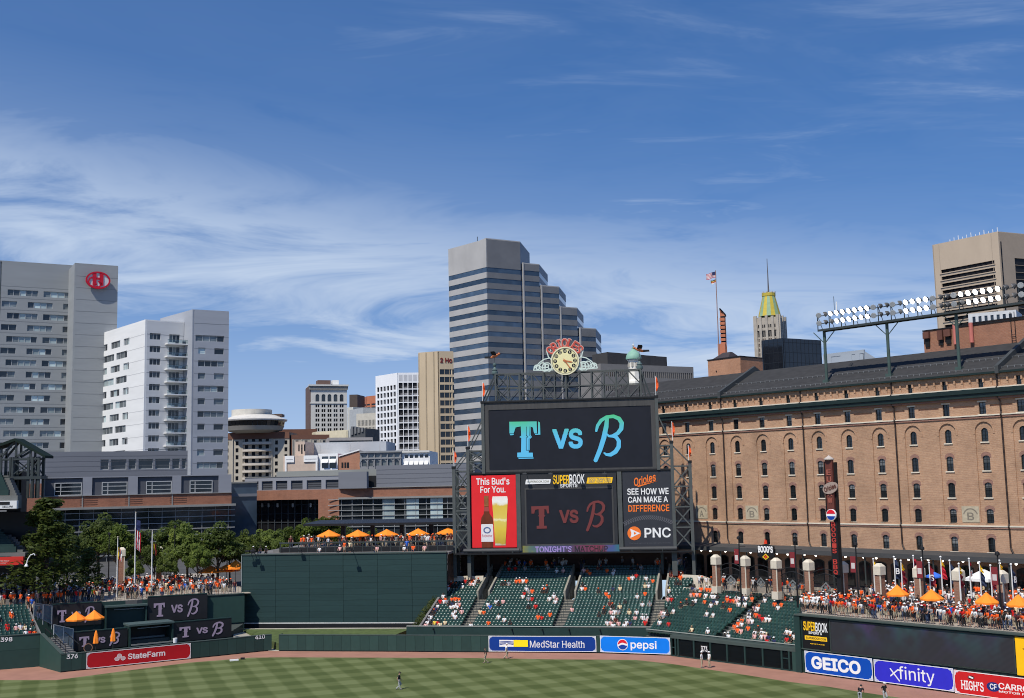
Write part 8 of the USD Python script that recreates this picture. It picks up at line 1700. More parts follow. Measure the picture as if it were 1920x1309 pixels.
for s in range(4):
 ca,sa_ = math.cos(math.pi / 2 * s),math.sin(math.pi / 2 * s); rot = lambda v: np.c_[v[:,0] * ca - v[:,1] * sa_,v[:,0] * sa_ + v[:,1] * ca,v[:,2]]
 for k in range(5): x = -Rg + 2 * Rg * k / 4; x = min(max(x,-Rg + .8),Rg - .8); part(gt_,'buttress',MB().box(x - .8,x + .8,-Rg - .9,-Rg,0,zq(596 if k % 2 else 594)).map(rot),GS)
 for k in range(4):
  x = -Rg + 2 * Rg * (k + .5) / 4; part(gt_,'spandrel_panel',MB().box(x - 1.9,x + 1.9,-Rg - .3,-Rg,zq(622),zq(600)).map(rot),GS)
  for d in (-.6,.6): part(gt_,'window',MB().box(x + d - .35,x + d + .35,-Rg - .34,-Rg - .301,zq(617),zq(611)).map(rot),BLACK)
  for j in range(7): part(gt_,'spandrel',MB().box(x - 1.1,x + 1.1,-Rg - .25,-Rg,zq(637 + 9 * j),zq(634 + 9 * j)).map(rot),GS)
  part(gt_,'arch_window',MB().plate(arch(x,2.2,zq(633),zq(622.6)),-Rg - .32,-Rg - .29).map(rot),BLACK); part(gt_,'mullion',MB().box(x - .15,x + .15,-Rg - .45,-Rg - .33,zq(690),zq(624)).map(rot),GS)
R1,R2 = 21.5 * m_,11.5 * m_
for k in range(16):
 a0,a1 = 2 * math.pi * k / 16,2 * math.pi * (k + 1) / 16
 part(gt_,'roof_panel',MB().quad((R1 * math.cos(a0),R1 * math.sin(a0),zq(594)),(R1 * math.cos(a1),R1 * math.sin(a1),zq(594)),(R2 * math.cos(a1),R2 * math.sin(a1),zq(554)),(R2 * math.cos(a0),R2 * math.sin(a0),zq(554))),GOLD if k % 2 else PATINA)
part(gt_,'roof_rim',prism(R2 * 1.12,R2 * 1.12,zq(556),zq(550),16),GOLD)
for k in range(8): a0 = 2 * math.pi * k / 8; part(gt_,'crown_equipment',MB().box(R2 * math.cos(a0) - .5,R2 * math.cos(a0) + .5,R2 * math.sin(a0) - .5,R2 * math.sin(a0) + .5,zq(550),zq(547.5)),M('equipment_pale',(.4,.4,.4),.6))
part(gt_,'cap',prism(R2 * .9,R2 * .3,zq(552),zq(548),12),GS); part(gt_,'spire',MB().tube([(0,0,zq(551)),(0,0,zq(520)),(0,0,zq(485))],[.55,.35,.16],6),M('spire_dark',(.12,.11,.11),.5))
# --- black glass box, small pale rooftop, beige tower
BG2 = window_glass('black_curtain',(.010,.011,.014),rough=.05,var=.3)
b = Block2('black_glass_block','black glass box building in front of the gold-roofed tower',(1466.5,635.2),360,(1427.5,640),(1539.5,639.5),BG2); b.wall('l',[],th=.4); b.wall('r',[],th=.4); b.back()
for sd,W in (('l',b.wl),('r',b.wr)):
 for k in range(8): z = b.z - 1 - k * 3.2; b.plate(sd,rect(.45 if sd == 'r' else 0,W,z - .12,z),-.05,0,M('black_mullion',(.02,.022,.026),.4),'floor_line')
 for x in np.arange(1,W,1.7): b.plate(sd,rect(x,x + .07,b.z - 26,b.z),-.06,0,M('black_mullion',(.02,) * 3),'mullion')
b = Block2('glass_rooftop','small pale blue-grey glazed rooftop behind the light rack posts',(1619.6,657.0),330,(1543,666),(1622,657.2),panel('rooftop_grey',(.34,.38,.42))); hr = [rect(b.uv('l',a,670)[0],b.uv('l',c,670)[0],b.z - 4,b.z - .8) for a,c in ((1558,1576),(1597,1603.5),(1612,1619.5))]
b.wall('l',hr); b.wall('r',[]); b.back(); b.win('l',hr[:1],GL_PALE); b.win('l',hr[1:],GL_BLK)
wd = b.corn[1]; part(b.t,'slope',MB().hexa([wd,wd + [12,2,0],wd + [12,12,0],wd + [0,12,0]][0:4] if False else [wd + [0.1,.2,-10],wd + [9,1,-10],wd + [9,10,-10],wd + [.1,10,-10]],[wd + [0.1,.2,-.1],wd + [4.0,.6,-2.6],wd + [4.0,10,-2.6],wd + [.1,10,-.1]]),b.mat)
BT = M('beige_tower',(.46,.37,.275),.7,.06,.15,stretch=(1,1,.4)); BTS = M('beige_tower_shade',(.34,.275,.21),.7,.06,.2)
b = Block2('beige_tower','big beige office tower with horizontal window slots at the right edge',(1871,435),470,(1748,460.5),(2010,448),BT,roof=BT)
WL = b.wl; ua,ub = b.uv('l',1500 + 1152 / 4.364,500)[0],b.uv('l',1500 + 1590 / 4.364,490)[0]
hr = []; z0 = b.uv('l',1866,487.5)[1]
sp = z0 - b.uv('l',1866,487.5 + 13.6)[1]
for k in range(16): hr.append(rect(ua,ub,z0 - k * sp - sp * .52,z0 - k * sp + .0))
hr = [h for h in hr if h.bounds[1] > PLAZA + 5]; b.wall('l',hr,th=.9);
for h in hr: b.plate('l',h,.5,.55,M('slot_mauve',(.085,.066,.075),.3),'window'); x0,zz0,x1,zz1 = h.bounds; b.plate('l',rect(x0 - .6,x1 + .4,zz0 - .35,zz0 + .02),-.35,0,BT,'sill_ledge')
for px in (1748 + 13,1860): u = b.uv('l',px,470)[0]; b.plate('l',rect(u - .1,u + .1,PLAZA,b.z - .1),-.03,0,BTS,'panel_joint')
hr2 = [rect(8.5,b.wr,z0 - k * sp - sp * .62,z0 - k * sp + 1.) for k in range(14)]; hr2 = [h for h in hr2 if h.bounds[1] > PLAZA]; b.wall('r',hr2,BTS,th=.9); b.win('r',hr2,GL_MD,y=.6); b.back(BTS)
b.plate('r',rect(.9,1.6,PLAZA,b.z - 4),-.02,0,BLACK,'corner_slot')
for k in range(12): p = b.fl.w(WL * (.25 + .065 * k),1.5,b.z + .25); part(b.t,'roof_lamp',MB().tube([p,p + [0,0,1.2 + .5 * (k % 3)]],.12,5),WHITE)
mk = Block2('mall_plant','pale rooftop plant with white units under the beige tower',(1815,590),440,(1812,590.3),(1905,582),M('plant_white',(.55,.56,.56),.6)); mk.wall('l',[]); hr = grid(1,mk.wr - 1,7,.5,mk.z - 4.6,mk.z - .6,1,.8); mk.wall('r',hr); mk.win('r',hr,GL_DK); mk.back()
# ------------------------------------------------------------------ trees, hedge
def leafmat(name,c,tr=.45,hue=.5):
 N = {'oi': ('object_info',{}),'g': ('geometry',{}),'n': ('noise_texture',{'scale': .55,'detail': 3.}),'r': ('rgb_ramp',{'ramp': [(.3,tuple(x * .62 for x in c)),(.55,c),(.75,(c[0] * 1.7,c[1] * 1.45,c[2] * 1.2))]}),
   'mr': ('map_range',{'from_min': 0.,'from_max': 1.,'to_min': .75,'to_max': 1.3}),'wn': ('math',{'math_type': 'multiply_add','value2': .7,'value3': .65}),'mm': ('math',{'math_type': 'multiply'}),'h': ('hsv',{}),'d': ('principled_bsdf',{'roughness': .55,'specular_ior_level': .25}),'t': ('translucent_bsdf',{}),'m': ('mix_closure',{'fac': tr})}
 return usdkit.material(stage,'/World/Looks/' + name,N,[('g.position','n.vector'),('n.fac','r.fac'),('oi.random','mr.value'),('g.random_per_island','wn.value1'),('wn.value','mm.value1'),('mr.result','mm.value2'),('mm.value','h.value'),('r.color','h.color'),('h.color','d.base_color'),('h.color','t.color'),('d.BSDF','m.closure1'),('t.BSDF','m.closure2')],surface='m.closure')
LEAF = leafmat('leaf_broad',(.150,.215,.045)); LEAF2 = leafmat('leaf_conifer',(.150,.210,.048)); LEAF3 = leafmat('leaf_bright',(.185,.255,.048)); IVY = leafmat('leaf_ivy',(.085,.115,.03))
BARK = M('bark',(.07,.055,.042),.9,.3,3.,coord='object')
def leaves(cent,rad,n,size,rg,flat=.0):
 """n leaf-sized faces scattered in and around clumps."""
 cent = np.asarray(cent); k = rg.integers(0,len(cent),n); d = rg.normal(size=(n,3)); d /= np.linalg.norm(d,axis=1,keepdims=True)
 p = cent[k] + d * (np.asarray(rad)[k] * rg.uniform(.55,1.05,n) ** .6)[:,None] * np.array([1,1,.8])
 nr = d * .8 + rg.normal(size=(n,3)) * .55 + [-.25,-.35,.7]; nr /= np.linalg.norm(nr,axis=1,keepdims=True)
 a = np.cross(nr,rg.normal(size=(n,3))); a /= np.linalg.norm(a,axis=1,keepdims=True); b = np.cross(nr,a); s = (size * rg.uniform(.6,1.3,n))[:,None]
 V = np.stack([p - a * s,p - b * s * .55,p + a * s,p + b * s * .55],1).reshape(-1,3); i = np.arange(n)[:,None] * 4
 return V,np.vstack([i + [0,1,2],i + [0,2,3]])
def tree_parts(t,kind,seed):
 """A tree about 10 m tall."""
 rg = np.random.default_rng(seed); m = MB()
 if kind == 'cone':
  cent,rad = [],[]
  for k in range(70):
   z = 1.6 + 8.0 * (k / 70) ** .9; R = 2.0 * (1 - (z - 1.6) / 8.6) ** .75 + .15; th = rg.uniform(0,6.3); r = R * rg.uniform(.45,1.0); cent.append((r * math.cos(th),r * math.sin(th),z + rg.uniform(-.2,.3))); rad.append(.35 + .45 * R * .5)
  m.tube([(0,0,0),(.05,0,4),(0,0,9)],[.22,.14,.03],7); V,f = leaves(cent,rad,5200,.17,rg); mat = LEAF2
 else:
  cent,rad = [],[]
  n = 46
  for k in range(n):
   u = rg.normal(size=3); u /= np.linalg.norm(u); u[2] = abs(u[2]) * 1.1 - .35; r = rg.uniform(.55,1.0); c = np.array([0,0,5.9]) + u * np.array([3.3,3.3,3.9]) * r * rg.uniform(.8,1.12); cent.append(c); rad.append(rg.uniform(.6,1.15))
  m.tube([(0,0,0),(.1,0,1.6),(.05,.1,3.6),(0,0,6.5)],[.26,.20,.15,.06],8)
  for k in range(9):
   c = cent[k * 5]; m.tube([(0,0,2.2 + .3 * k),(c[0] * .45,c[1] * .45,3.2 + .35 * (c[2] - 3)),tuple(c)],[.10,.07,.02],5)
  V,f = leaves(cent,rad,6500,.22,rg); mat = LEAF if kind == 'broad' else LEAF3
 part(t,'trunk',m,BARK,smooth=60); part(t,'crown',MB().add(V,f),mat)
tp = {}
def tree(px,pytop,Y,kind,label,group,wscale=1.,seed=1,base=None):
 q = atY(px,pytop,Y); b = PLAZA if base is None else base; h = (q[2] - b) / (9.9 if kind != 'cone' else 9.9); key = (kind,seed); loc = (q[0],q[1],b); dg = (px * 37) % 360
 if key not in tp:
  t = thing('tree',label,'tree',loc,dg,group); tree_parts(t,kind,seed + hash_(kind)); UsdGeom.Xformable(stage.GetPrimAtPath(t)).AddScaleOp().Set(Gf.Vec3f(wscale * h,wscale * h,h)); tp[key] = t
 else: copy_of(tp[key],label,loc,dg,group,scale=(wscale * h,wscale * h,h))
g1 = 'trees behind the left-centre plaza'
for px,py,Y,kind,ws,sd,lab in ((92,932,150.8,'cone',1.6,1,'tall pointed conifer-like tree beside the left stand'),(62,962,168,'cone',1.5,2,'dark pointed tree half hidden behind the left stand'),(128,975,176,'broad',.85,1,'round green tree just right of the pointed tree'),(186,958,184,'broad',1.0,2,'large round tree left of the flagpoles'),(222,975,180,'broad',.9,3,'round tree directly behind the leftmost flagpole'),(262,985,182,'broad',.85,1,'round tree behind the middle flagpole'),(330,968,182,'broad',.95,3,'broad tree right of the flagpoles'),(352,978,170,'bright',.95,1,'bright green broad tree in front of the right group'),(408,974,171,'broad',1.0,2,'large dark green tree at the right of the plaza'),(166,1026,166,'cone',1.7,2,'small layered tree among the plaza crowd'),(128,1032,172,'broad',.8,2,'low tree behind the pointed tree'),(290,1010,170,'broad',.75,3,'small tree right of the middle flagpole'),(255,1040,167,'bright',.8,1,'low bushy tree at the foot of the flagpoles'),(372,1010,166,'bright',.8,2,'lower leafy tree in front of the dark tree'),(432,1000,176,'broad',.8,1,"tree touching the left end of the batter's eye"),(312,1030,165,'bright',.7,2,'small tree behind the brick pillar')):
 tree(px,py,Y,kind,lab,g1,ws,sd)
g2 = "trees behind the batter's eye"
for px,py,Y,kind,ws,sd,lab in ((456,992,196,'bright',1.0,1,"leftmost tree over the batter's eye wall"),(497,985,200,'bright',1.1,2,"second tree over the batter's eye wall"),(540,982,204,'broad',1.0,3,'tree left of the deck canopy tip'),(578,970,206,'bright',1.0,1,'tree behind the deck canopy tip'),(618,958,208,'bright',1.0,2,'tallest tree over the deck canopy'),(655,985,206,'broad',.9,2,'tree behind the second deck umbrella'),(480,1008,186,'broad',.9,2,"low dark tree over the left of the batter's eye"),(528,1005,188,'bright',.9,1,'low tree beside the deck railing'),(700,990,214,'bright',.9,1,'tree under the deck canopy between umbrellas')):
 tree(px,py,Y,kind,lab,g2,ws,sd)
hg = thing('ivy_hedge',"ivy hedge climbing between the batter's eye and the bleachers",'hedge',CFF.P,CFF.deg); rg = np.random.default_rng(4); cent,rad = [],[]
for k in range(64):
 s = k / 63; y = .6 + 16.5 * s; cent.append((xl0 - .75 + rg.uniform(-.35,.25),y,2.2 + (zcf(20.) - 2.2) * s + rg.uniform(-.4,.35))); rad.append(rg.uniform(.4,.65))
for k in range(22): cent.append((xl0 - .3 + rg.uniform(-.7,.8),17.4 + rg.uniform(-.6,.6),zcf(19) + 1.2 + rg.uniform(-1.,1.8))); rad.append(rg.uniform(.5,.8))
V,f = leaves(cent,rad,7000,.11,rg); part(hg,'leaves',MB().add(V,f),IVY); part(hg,'stems',MB().tube([(xl0 - .7,.6,0.2),(xl0 - .7,9,4.2),(xl0 - .4,17.4,zcf(19))],.16,6),BARK)
# ------------------------------------------------------------------ piers, gates, flagpoles, umbrellas, lamps, hanging signs of the court and plaza
PIERB = brick('pier_brick',(.30,.135,.085),(.25,.115,.075),(.32,.24,.18))
def pier(p,deg,h,label,group,w=.74):
 t = thing('brick_pier',label,'pier',p,deg,group); a = w / 2
 part(t,'base',MB().box(-a - .12,a + .12,-a - .12,a + .12,0,.9),OFFWHITE); part(t,'shaft',MB().box(-a,a,-a,a,.9,h - 1.25),PIERB); part(t,'corner_strip',MB().box(a - .1,a + .02,-a - .02,-a + .08,.9,h - 1.3),OFFWHITE)
 part(t,'capital',MB().hexa([(-a - .1,-a - .1,h - 1.25),(a + .1,-a - .1,h - 1.25),(a + .1,a + .1,h - 1.25),(-a - .1,a + .1,h - 1.25)],[(-a - .1,-a - .1,h - .35),(a + .1,-a - .1,h - .35),(a + .1,a + .1,h - .35),(-a - .1,a + .1,h - .35)]),OFFWHITE)
 part(t,'cap_top',MB().hexa([(-a - .1,-a - .1,h - .345),(a + .1,-a - .1,h - .345),(a + .1,a + .1,h - .345),(-a - .1,a + .1,h - .345)],[(-a * .45,-a * .45,h),(a * .45,-a * .45,h),(a * .45,a * .45,h),(-a * .45,a * .45,h)]),OFFWHITE); return t
pp = [(1341.8,1039.7),(1396.5,1042),(1454.7,1046),(1515.5,1048.7),(1579,1052.5),(1648,1056),(1722,1060),(1796,1064.6),(1877,1069)]
PH = 4.85; pl_ = [gz(px,py,PLAZA + PH) for px,py in pp]; pd = math.degrees(math.atan2(pl_[-1][1] - pl_[0][1],pl_[-1][0] - pl_[0][0]))
for k,q in enumerate(pl_): pier((q[0],q[1],PLAZA),pd,PH,'brick pier with a pale stone cap, %s from the scoreboard along the court' % ORD(k + 1),'brick piers along the court')
IRON = M('wrought_iron',(.018,.019,.02),.5,.1,2.)
for k,(a,b) in enumerate(zip(pl_[:4],pl_[1:5])):
 fr = Frame(a,b); L = float(np.hypot(*(b - a)[:2])); t = thing('iron_gate','black iron gate with a diamond emblem between the %s and %s brick piers' % (ORD(k + 1),ORD(k + 2)),'gate',(a[0],a[1],PLAZA),fr.deg)
 m = MB()
 for x in np.arange(.7,L - .6,.19): part(t,'bar',MB().bar((x,0,.1),(x,0,2.5 + .8 * math.sin(math.pi * x / L)),.035),IRON)
 for z in (.15,1.3,2.4): part(t,'rail',MB().box(.6,L - .6,-.03,.03,z,z + .07),IRON)
 pts = [(.6 + (L - 1.2) * s,0,2.5 + .8 * math.sin(math.pi * (.6 + (L - 1.2) * s) / L)) for s in np.linspace(0,1,13)]; part(t,'arch_rail',MB().tube(pts,.05,5),IRON); part(t,'arch_rail',MB().tube([(x,y,z + .55) for x,y,z in pts],.05,5),IRON)
 part(t,'emblem',MB().plate(sg.Polygon([(L / 2 - .8,1.75),(L / 2,1.1),(L / 2 + .8,1.75),(L / 2,2.4)]).difference(sg.Polygon([(L / 2 - .55,1.75),(L / 2,1.3),(L / 2 + .55,1.75),(L / 2,2.2)])),-.06,-.03),M('emblem_grey',(.16,.17,.17),.5)); part(t,'emblem',MB().plate(sg.Point(L / 2,1.75).buffer(.25,8),-.06,-.03),M('emblem_grey',(.16,) * 3))
FC = [plain('flag_' + n,c,.8) for n,c in (('red2',lin((190,40,55))),('navy2',(.02,.03,.07)),('maroon2',lin((120,25,40))),('black2',(.02,.02,.022)))]; FYEL = plain('flag_yellow',lin((235,190,40)),.8)
POLEW = M('pole_white',(.68,.68,.66),.4,.04,1.); SLEEVE = M('pole_sleeve_green',(.022,.05,.042),.55,.1,1.)
fpx = [(1638,1050,1117),(1677,1046,1116),(1690,1053,1126),(1713,1044,1113),(1729,1048,1121),(1743,1057,1130),(1764.5,1046,1117),(1781.5,1053,1126),(1799,1059,1135),(1818,1049.5,1122),(1837.5,1056,1131),(1858,1062,1133),(1875,1053,1125),(1897,1060,1134)]
for k,(px,pt,ps) in enumerate(fpx):
 far = (k % 3 == 1) ; q = gz(px + 2.5,ps + 17,PLAZA + .3); d = q[1]; hgt = float(atY(px,pt,d)[2] - PLAZA); x0 = atY(px + 1.2,(pt + ps) / 2,d)[0]
 t = thing('court_flagpole','white flagpole in a green sleeve, %s from the left in the flag court' % ORD(k + 1),'flagpole',(x0,d,PLAZA),0,'flagpoles in the flag court'); sl_h = float(atY(px,ps,d)[2] - PLAZA)
 part(t,'pole',MB().tube([(0,0,sl_h - .1),(0,0,hgt)],[.085,.055],7),POLEW); part(t,'sleeve',MB().cyl((0,0),.2,0,sl_h,8),SLEEVE); part(t,'ball',MB().lathe([(.001,-.12),(.1,-.06),(.12,0),(.1,.06),(.001,.12)],(0,0,hgt + .1),8),WHITE)
 f = thing('club_flag',['limp red flag with a yellow top','limp navy flag with a pale emblem','limp maroon flag with a yellow top','limp black flag with a pale emblem'][k % 4] + ' on the %s pole of the flag court' % ORD(k + 1),'flag',(x0,d,PLAZA),25 * (k % 5) - 40,'flags in the flag court')
 def drape(z0,z1,w0,w1,mat,nm):
  N_ = 8; v = []
  for i in range(N_): z = z0 + (z1 - z0) * i / (N_ - 1); w = w0 + (w1 - w0) * math.sin(math.pi * .5 * i / (N_ - 1)); v += [(.06,0,z),(.06 + w * .5,.12 * math.sin(2.2 * i + k),z - .05),(.06 + w,.2 * math.sin(1.7 * i + k + 1),z - .16)]
  part(f,nm,MB().quads(v,[(i * 3 + j,i * 3 + j + 1,(i + 1) * 3 + j + 1,(i + 1) * 3 + j) for i in range(N_ - 1) for j in (0,1)]),mat)
 yl = k % 2 == 0; zt = hgt - .15
 if yl: drape(zt,zt - .75,.08,.30,FYEL,'flag_top')
 drape(zt - (.7 if yl else 0),zt - 2.1,.25,.52,FC[(k + k // 3) % 4],'flag_cloth')
 if not yl: part(f,'emblem',MB().plate(fit(serif('ABCNOS'[k % 6],1.),.1,.5,zt - 1.6,zt - .95),-.2,-.17),FW_)
for k,(px,py,Y,lab) in enumerate(((1682,1096,117.5,'leftmost, behind the second flagpole'),(1746,1104,113.5,'second from the left, beside a blue one'),(1849,1110,109.5,'third from the left'),(1909,1114,106.5,'cut by the right edge'))):
 umbrella(px,py,Y,PLAZA,'orange umbrella in the flag court, ' + lab,'orange umbrellas in the flag court',R=1.12,drop=.6)
umbrella(1752,1072,127,PLAZA,'blue umbrella by the warehouse shops',None,R=.95,drop=.45,blue=True)
q = atY(1844,1068,126); t = thing('vendor_tent','small white vendor tent under the canopy','tent',(q[0],q[1],PLAZA),35); hh = float(q[2] - PLAZA)
part(t,'roof',MB().hexa([(-1.4,-1.4,hh - .9),(1.4,-1.4,hh - .9),(1.4,1.4,hh - .9),(-1.4,1.4,hh - .9)],[(-.1,-.1,hh),(.1,-.1,hh),(.1,.1,hh),(-.1,.1,hh)]),WHITE); part(t,'valance',MB().box(-1.42,1.42,-1.42,1.42,hh - 1.2,hh - .91),WHITE)
for a in (-1.35,1.35):
 for b in (-1.35,1.35): part(t,'leg',MB().cyl((a,b),.04,0,hh - 1.2,6),STEEL)
q = atY(1241,1044,172); bt_ = thing('blue_tent','bright blue tent canopy glimpsed under the scoreboard leg','tent',(q[0] + .6,q[1],PLAZA + 1.),10); part(bt_,'roof',MB().hexa([(-1.2,-1,q[2] - PLAZA - 1.9),(1.2,-1,q[2] - PLAZA - 1.9),(1.2,1,q[2] - PLAZA - 1.9),(-1.2,1,q[2] - PLAZA - 1.9)],[(-.1,-.1,q[2] - PLAZA - 1),(.1,-.1,q[2] - PLAZA - 1),(.1,.1,q[2] - PLAZA - 1),(-.1,.1,q[2] - PLAZA - 1)]),UMB_BLUE); part(bt_,'pole',MB().cyl((0,0),.05,0,q[2] - PLAZA - 1.1,6),STEEL)
cf = Frame(WH.w(0,-3.9,0),ang=WH.a); bs = thing('grill_sign','black shield-shaped grill sign with white block lettering on the canopy edge','sign',cf.P,cf.deg)
(a,z1),(b,z0) = cf.uv(1421,1021),cf.uv(1453,1051)[0:2]; c = (a + b) / 2; w = b - a; h = z1 - z0
part(bs,'board',MB().plate(sg.Polygon([(a,z0 + h * .25),(c,z0 - h * .05),(b,z0 + h * .25),(b + .05,z1 - h * .08),(c,z1 + h * .06),(a - .05,z1 - h * .08)]),-.15,0),BLACK)
letters(bs,fit(text("BOOG'S",1.).buffer(.03),a + w * .05,b - w * .05,z0 + h * .48,z0 + h * .92),WHITE_LETTER,-.15,th=.05)
D4 = sg.Polygon([(c - .55,z0 + h * .2),(c,z0 + h * .02),(c + .55,z0 + h * .2),(c,z0 + h * .42)]); part(bs,'diamond',MB().plate(D4.difference(D4.buffer(-.1,join_style=2)),-.2,-.15),FYEL); part(bs,'flame',MB().plate(D4.buffer(-.18,join_style=2),-.19,-.15),plain('flame_red',lin((215,60,30)))); part(bs,'flame',MB().plate(sg.Polygon([(c - .25,z1 + .12),(c - .05,z1 + .75),(c + .1,z1 + .45),(c + .25,z1 + .65),(c + .25,z1 + .12)]),-.15,-.05),plain('flame_red',(.6,.1,.05)))
vf = Frame(atY(1563,1060,128),ang=WH.a); vs = thing('vertical_sign','tall dark vertical sign with red lettering and a round cola disc beside the flag court','sign',vf.P,vf.deg + 0)
(xa,zt),(xb,zb_) = vf.uv(1547,862),vf.uv(1572,1105); zt = vf.uv(1553,862)[1]; xm = vf.uv(1561,980)[0]
VP_ = lambda px,py: vf.uv(px,py)
part(vs,'mast',MB().box(xm + .1,xm + .65,.1,.5,PLAZA,zt - .3),BLACK)
x0,x1 = VP_(1551.5,900)[0],VP_(1562,900)[0]
part(vs,'upper_panel',MB().box(x0 - .1,x1 + .1,-.2,.09,VP_(1556,962)[1],zt),M('sign_rust',(.12,.035,.025),.5,.2,1.)); part(vs,'trim',MB().box(x0 - .2,x0 - .1,-.3,.2,VP_(1556,972)[1],zt - .2),BLACK); part(vs,'top_emblem',MB().lathe([(.001,-.1),(.55,0),(.55,.1),(.001,.5)],((x0 + x1) / 2,-.05,zt),10),M('pale_badge',(.45,.40,.36),.5))
for k,ch in enumerate('EUTAW'): z = zt - 1.2 - k * .78; part(vs,'letter',MB().plate(fit(text(ch,1.),x0 + .08,x1 - .08,z - .5,z + .1),-.25,-.2),plain('neon_red_off',(.33,.10,.07)))
zc_ = VP_(1557,915)[1]; xc_ = (x0 + x1) / 2 + .15; part(vs,'script_badge',MB().plate(sa.rotate(sa.scale(sg.Point(xc_,zc_).buffer(1.,12),1.0,.62),18),-.34,-.21),M('script_pale',(.34,.26,.22),.5)); part(vs,'script',MB().plate(sa.rotate(fit(text('Orioles',1.),xc_ - .8,xc_ + .8,zc_ - .25,zc_ + .3),18),-.38,-.34),plain('script_dark',(.10,.03,.02)),kind='stuff')
xg,zg = VP_(1563,965); g = sg.Point(xg,zg).buffer(.62,18); part(vs,'globe',MB().plate(g,-.5,-.3),WHITE_LETTER); part(vs,'globe_red',MB().plate(g.buffer(-.06).intersection(rect(xg - 1,xg + 1,zg + .12,zg + 1)),-.53,-.5),plain('globe_red',(.6,.02,.03))); part(vs,'globe_blue',MB().plate(g.buffer(-.06).intersection(rect(xg - 1,xg + 1,zg - 1,zg - .15)),-.53,-.5),plain('globe_blue',(.01,.05,.3)))
z1_,z0_ = VP_(1563,978)[1],VP_(1567,1078)[1]; part(vs,'lower_panel',MB().box(xg - .45,xg + .45,-.15,.09,z0_,z1_),BLACK);
RN = glow('neon_red',lin((190,50,42)),.3,base=(.3,.03,.02))
for k,ch in enumerate("BOOG'S BBQ"):
 if ch != ' ': z = z1_ - (z1_ - z0_) * (k + .5) / 10; part(vs,'letter',MB().plate(fit(text(ch,1.),xg - .27,xg + .27,z - .25,z + .25),-.2,-.15),RN)
for k,(px,py) in enumerate(((1385,1010),(1490,1015),(1604,1022),(1729,1030),(1870,1040))):
 d = 134 - 5.5 * k; q = atY(px,py,d); t = thing('street_lamp','tall black lamp post with a red and white banner, %s along the warehouse street' % ORD(k + 1),'lamp',(q[0],d,PLAZA),WH.deg,'lamp posts on the warehouse street'); hh = q[2] - PLAZA
 part(t,'post',MB().tube([(0,0,0),(0,0,hh)],[.11,.07],7),BLACK); part(t,'arm',MB().bar((0,0,hh - .9),(.9,0,hh - .9),.06),BLACK); part(t,'head',MB().lathe([(.02,.35),(.22,.2),(.25,0),(.12,-.1)],(0,0,hh),8),BLACK)
 part(t,'banner',MB().box(-.75,-.1,-.02,.02,hh - 2.9,hh - 1.2),plain('banner_maroon',(.20,.025,.03))); part(t,'banner_mark',MB().box(-.65,-.2,-.03,-.021,hh - 2.5,hh - 1.9),plain('banner_pale',(.55,.5,.48)))
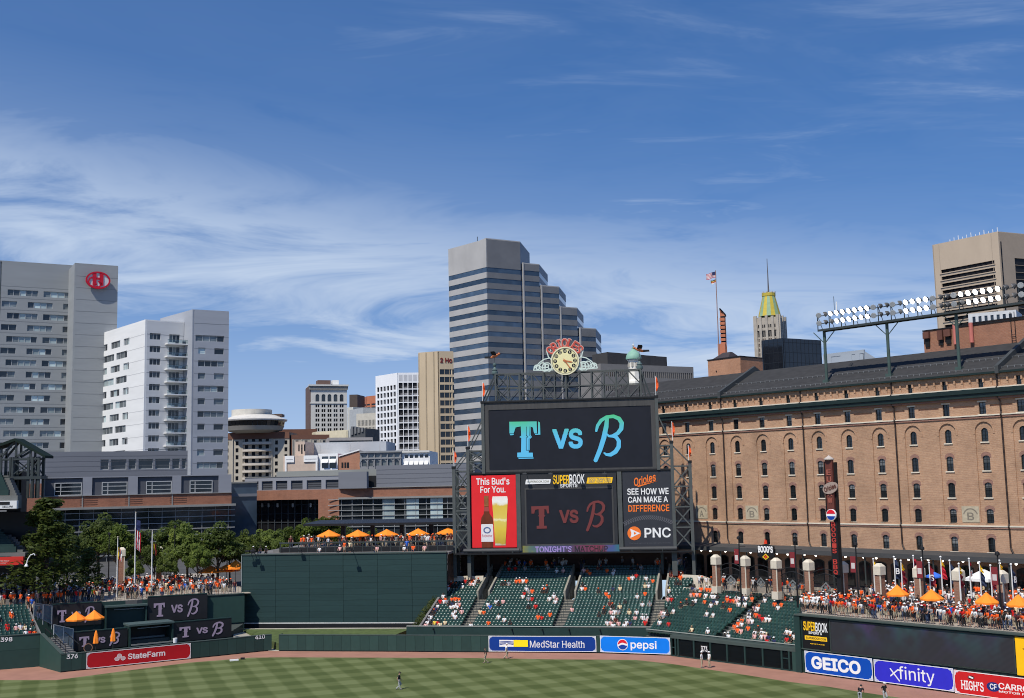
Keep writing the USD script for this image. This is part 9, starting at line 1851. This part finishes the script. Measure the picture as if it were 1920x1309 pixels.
for k,(px,pt,pb,s_,lab) in enumerate(((220.5,1008,1112,3,'leftmost plaza flagpole'),(254,962,1105,9,'tallest, middle plaza flagpole'),(285.5,997,1098,4,'right plaza flagpole'))):
 Y = 158 + k; q = atY(px,pt,Y); x1 = atY(px - .6,(pt + pb) / 2,Y)[0]; t = thing('plaza_flagpole','white ' + lab + ' above the left-centre crowd','flagpole',(x1,Y,PLAZA),0,'plaza flagpoles'); hh = q[2] - PLAZA
 part(t,'pole',MB().tube([(0,0,0),(0,0,hh)],[.11,.06],7),POLEW); part(t,'ball',MB().lathe([(.001,-.1),(.1,0),(.001,.1)],(0,0,hh + .08),8),OFFWHITE)
 f = thing('plaza_flag',['limp dark and gold flag on the left plaza pole','limp red, white and blue striped flag on the tallest plaza pole','limp black and gold flag on the right plaza pole'][k],'flag',(x1,Y,PLAZA),20 * k)
 cols_ = [[FYEL,FC[3],FR_,FW_],[FR_,FW_,FR_,FW_,FR_],[FC[3],FYEL,FC[3],FR_]][k]
 zt = hh - (.9 if k == 1 else 1.2)
 L_ = 4.3 if k == 1 else 2.6
 if k == 1: part(f,'canton',MB().quads([(.07 + .28 * j,.05 * math.sin(i * 2 + j),zt - .35 * i - .1 * j) for i in range(5) for j in (0,1,2)],[(i * 3 + j,i * 3 + j + 1,i * 3 + j + 4,i * 3 + j + 3) for i in range(4) for j in (0,1)]),FBL)
 for s in range(len(cols_)): part(f,'fold',MB().quads([(.07 + .13 * s + .13 * j,.10 * math.sin(i * 1.1 + s * 2.1),zt - (1.35 if k == 1 else .1) - L_ * .6 * i / 6 - .12 * (s + j)) for i in range(7) for j in (0,1)],[(i * 2,i * 2 + 1,i * 2 + 3,i * 2 + 2) for i in range(6)]),cols_[s])
for k,(px,pt,Y,lab) in enumerate(((229,1026,165,'left'),(299,1024,172,'right, half hidden by leaves'))): q = atY(px,pt,Y); pier((q[0],q[1],PLAZA),15,float(q[2] - PLAZA),'brick pillar with a pale cap among plaza trees, %s' % lab,'brick pillars in the plaza',.8)
for k,(px,pt,Y,lab) in enumerate(((205,1003,166,'left of the flagpoles'),(328,990,168,'in front of the right trees'),(78,1055,158,'beside the left stairs'),(122,1020,172,'behind the pointed tree'))):
 q = atY(px,pt,Y); t = thing('lamp_post','thin black lamp post in the plaza, ' + lab,'lamp',(q[0],q[1],PLAZA if k != 2 else 3.),0,'lamp posts in the plaza'); hh = q[2] - PLAZA + (PLAZA - 3 if k == 2 else 0); part(t,'post',MB().tube([(0,0,0),(0,0,hh)],[.10,.06],6),BLACK); part(t,'head',MB().lathe([(.02,.4),(.2,.25),(.22,0),(.1,-.1)],(0,0,hh),8),BLACK)
q = atY(57,1052,146); t = thing('curved_lamp','white curved lamp on an arm beside the left club deck','lamp',q,0); part(t,'arm',MB().tube([(-.5,0,-.5),(-.35,0,.2),(0,0,.75),(.45,0,.9),(.55,0,.7)],.07,6),WHITE); part(t,'lamp_head',MB().lathe([(.25,-.15),(.15,.1),(.05,.2)],(-.5,0,-.5),8),WHITE); part(t,'bracket',MB().bar((-.5,0,-.4),(-1.6,.3,-.4),.08),BLACK)
for k,(px,py,Y,R) in enumerate(((395,1060,172,2.0),(425,1058,173,2.0),(442,1050,171,1.7))): umbrella(px,py,Y,PLAZA,'orange umbrella under the right plaza trees, %s from the left' % ORD(k + 1),'orange umbrellas under the plaza trees',R=R,drop=.7)
q = gz(439,1239,.02); t = thing('base_bag','small white object lying on the track edge at left-centre','bag',q,20); part(t,'bag',MB().box(-.5,.5,-.2,.2,0,.16),WHITE)
q = gz(455,1236.5,.02); t = thing('black_bag','small black object lying right of the white one on the track edge','bag',q,10); part(t,'bag',MB().box(-.25,.25,-.15,.15,0,.22),BLACK)
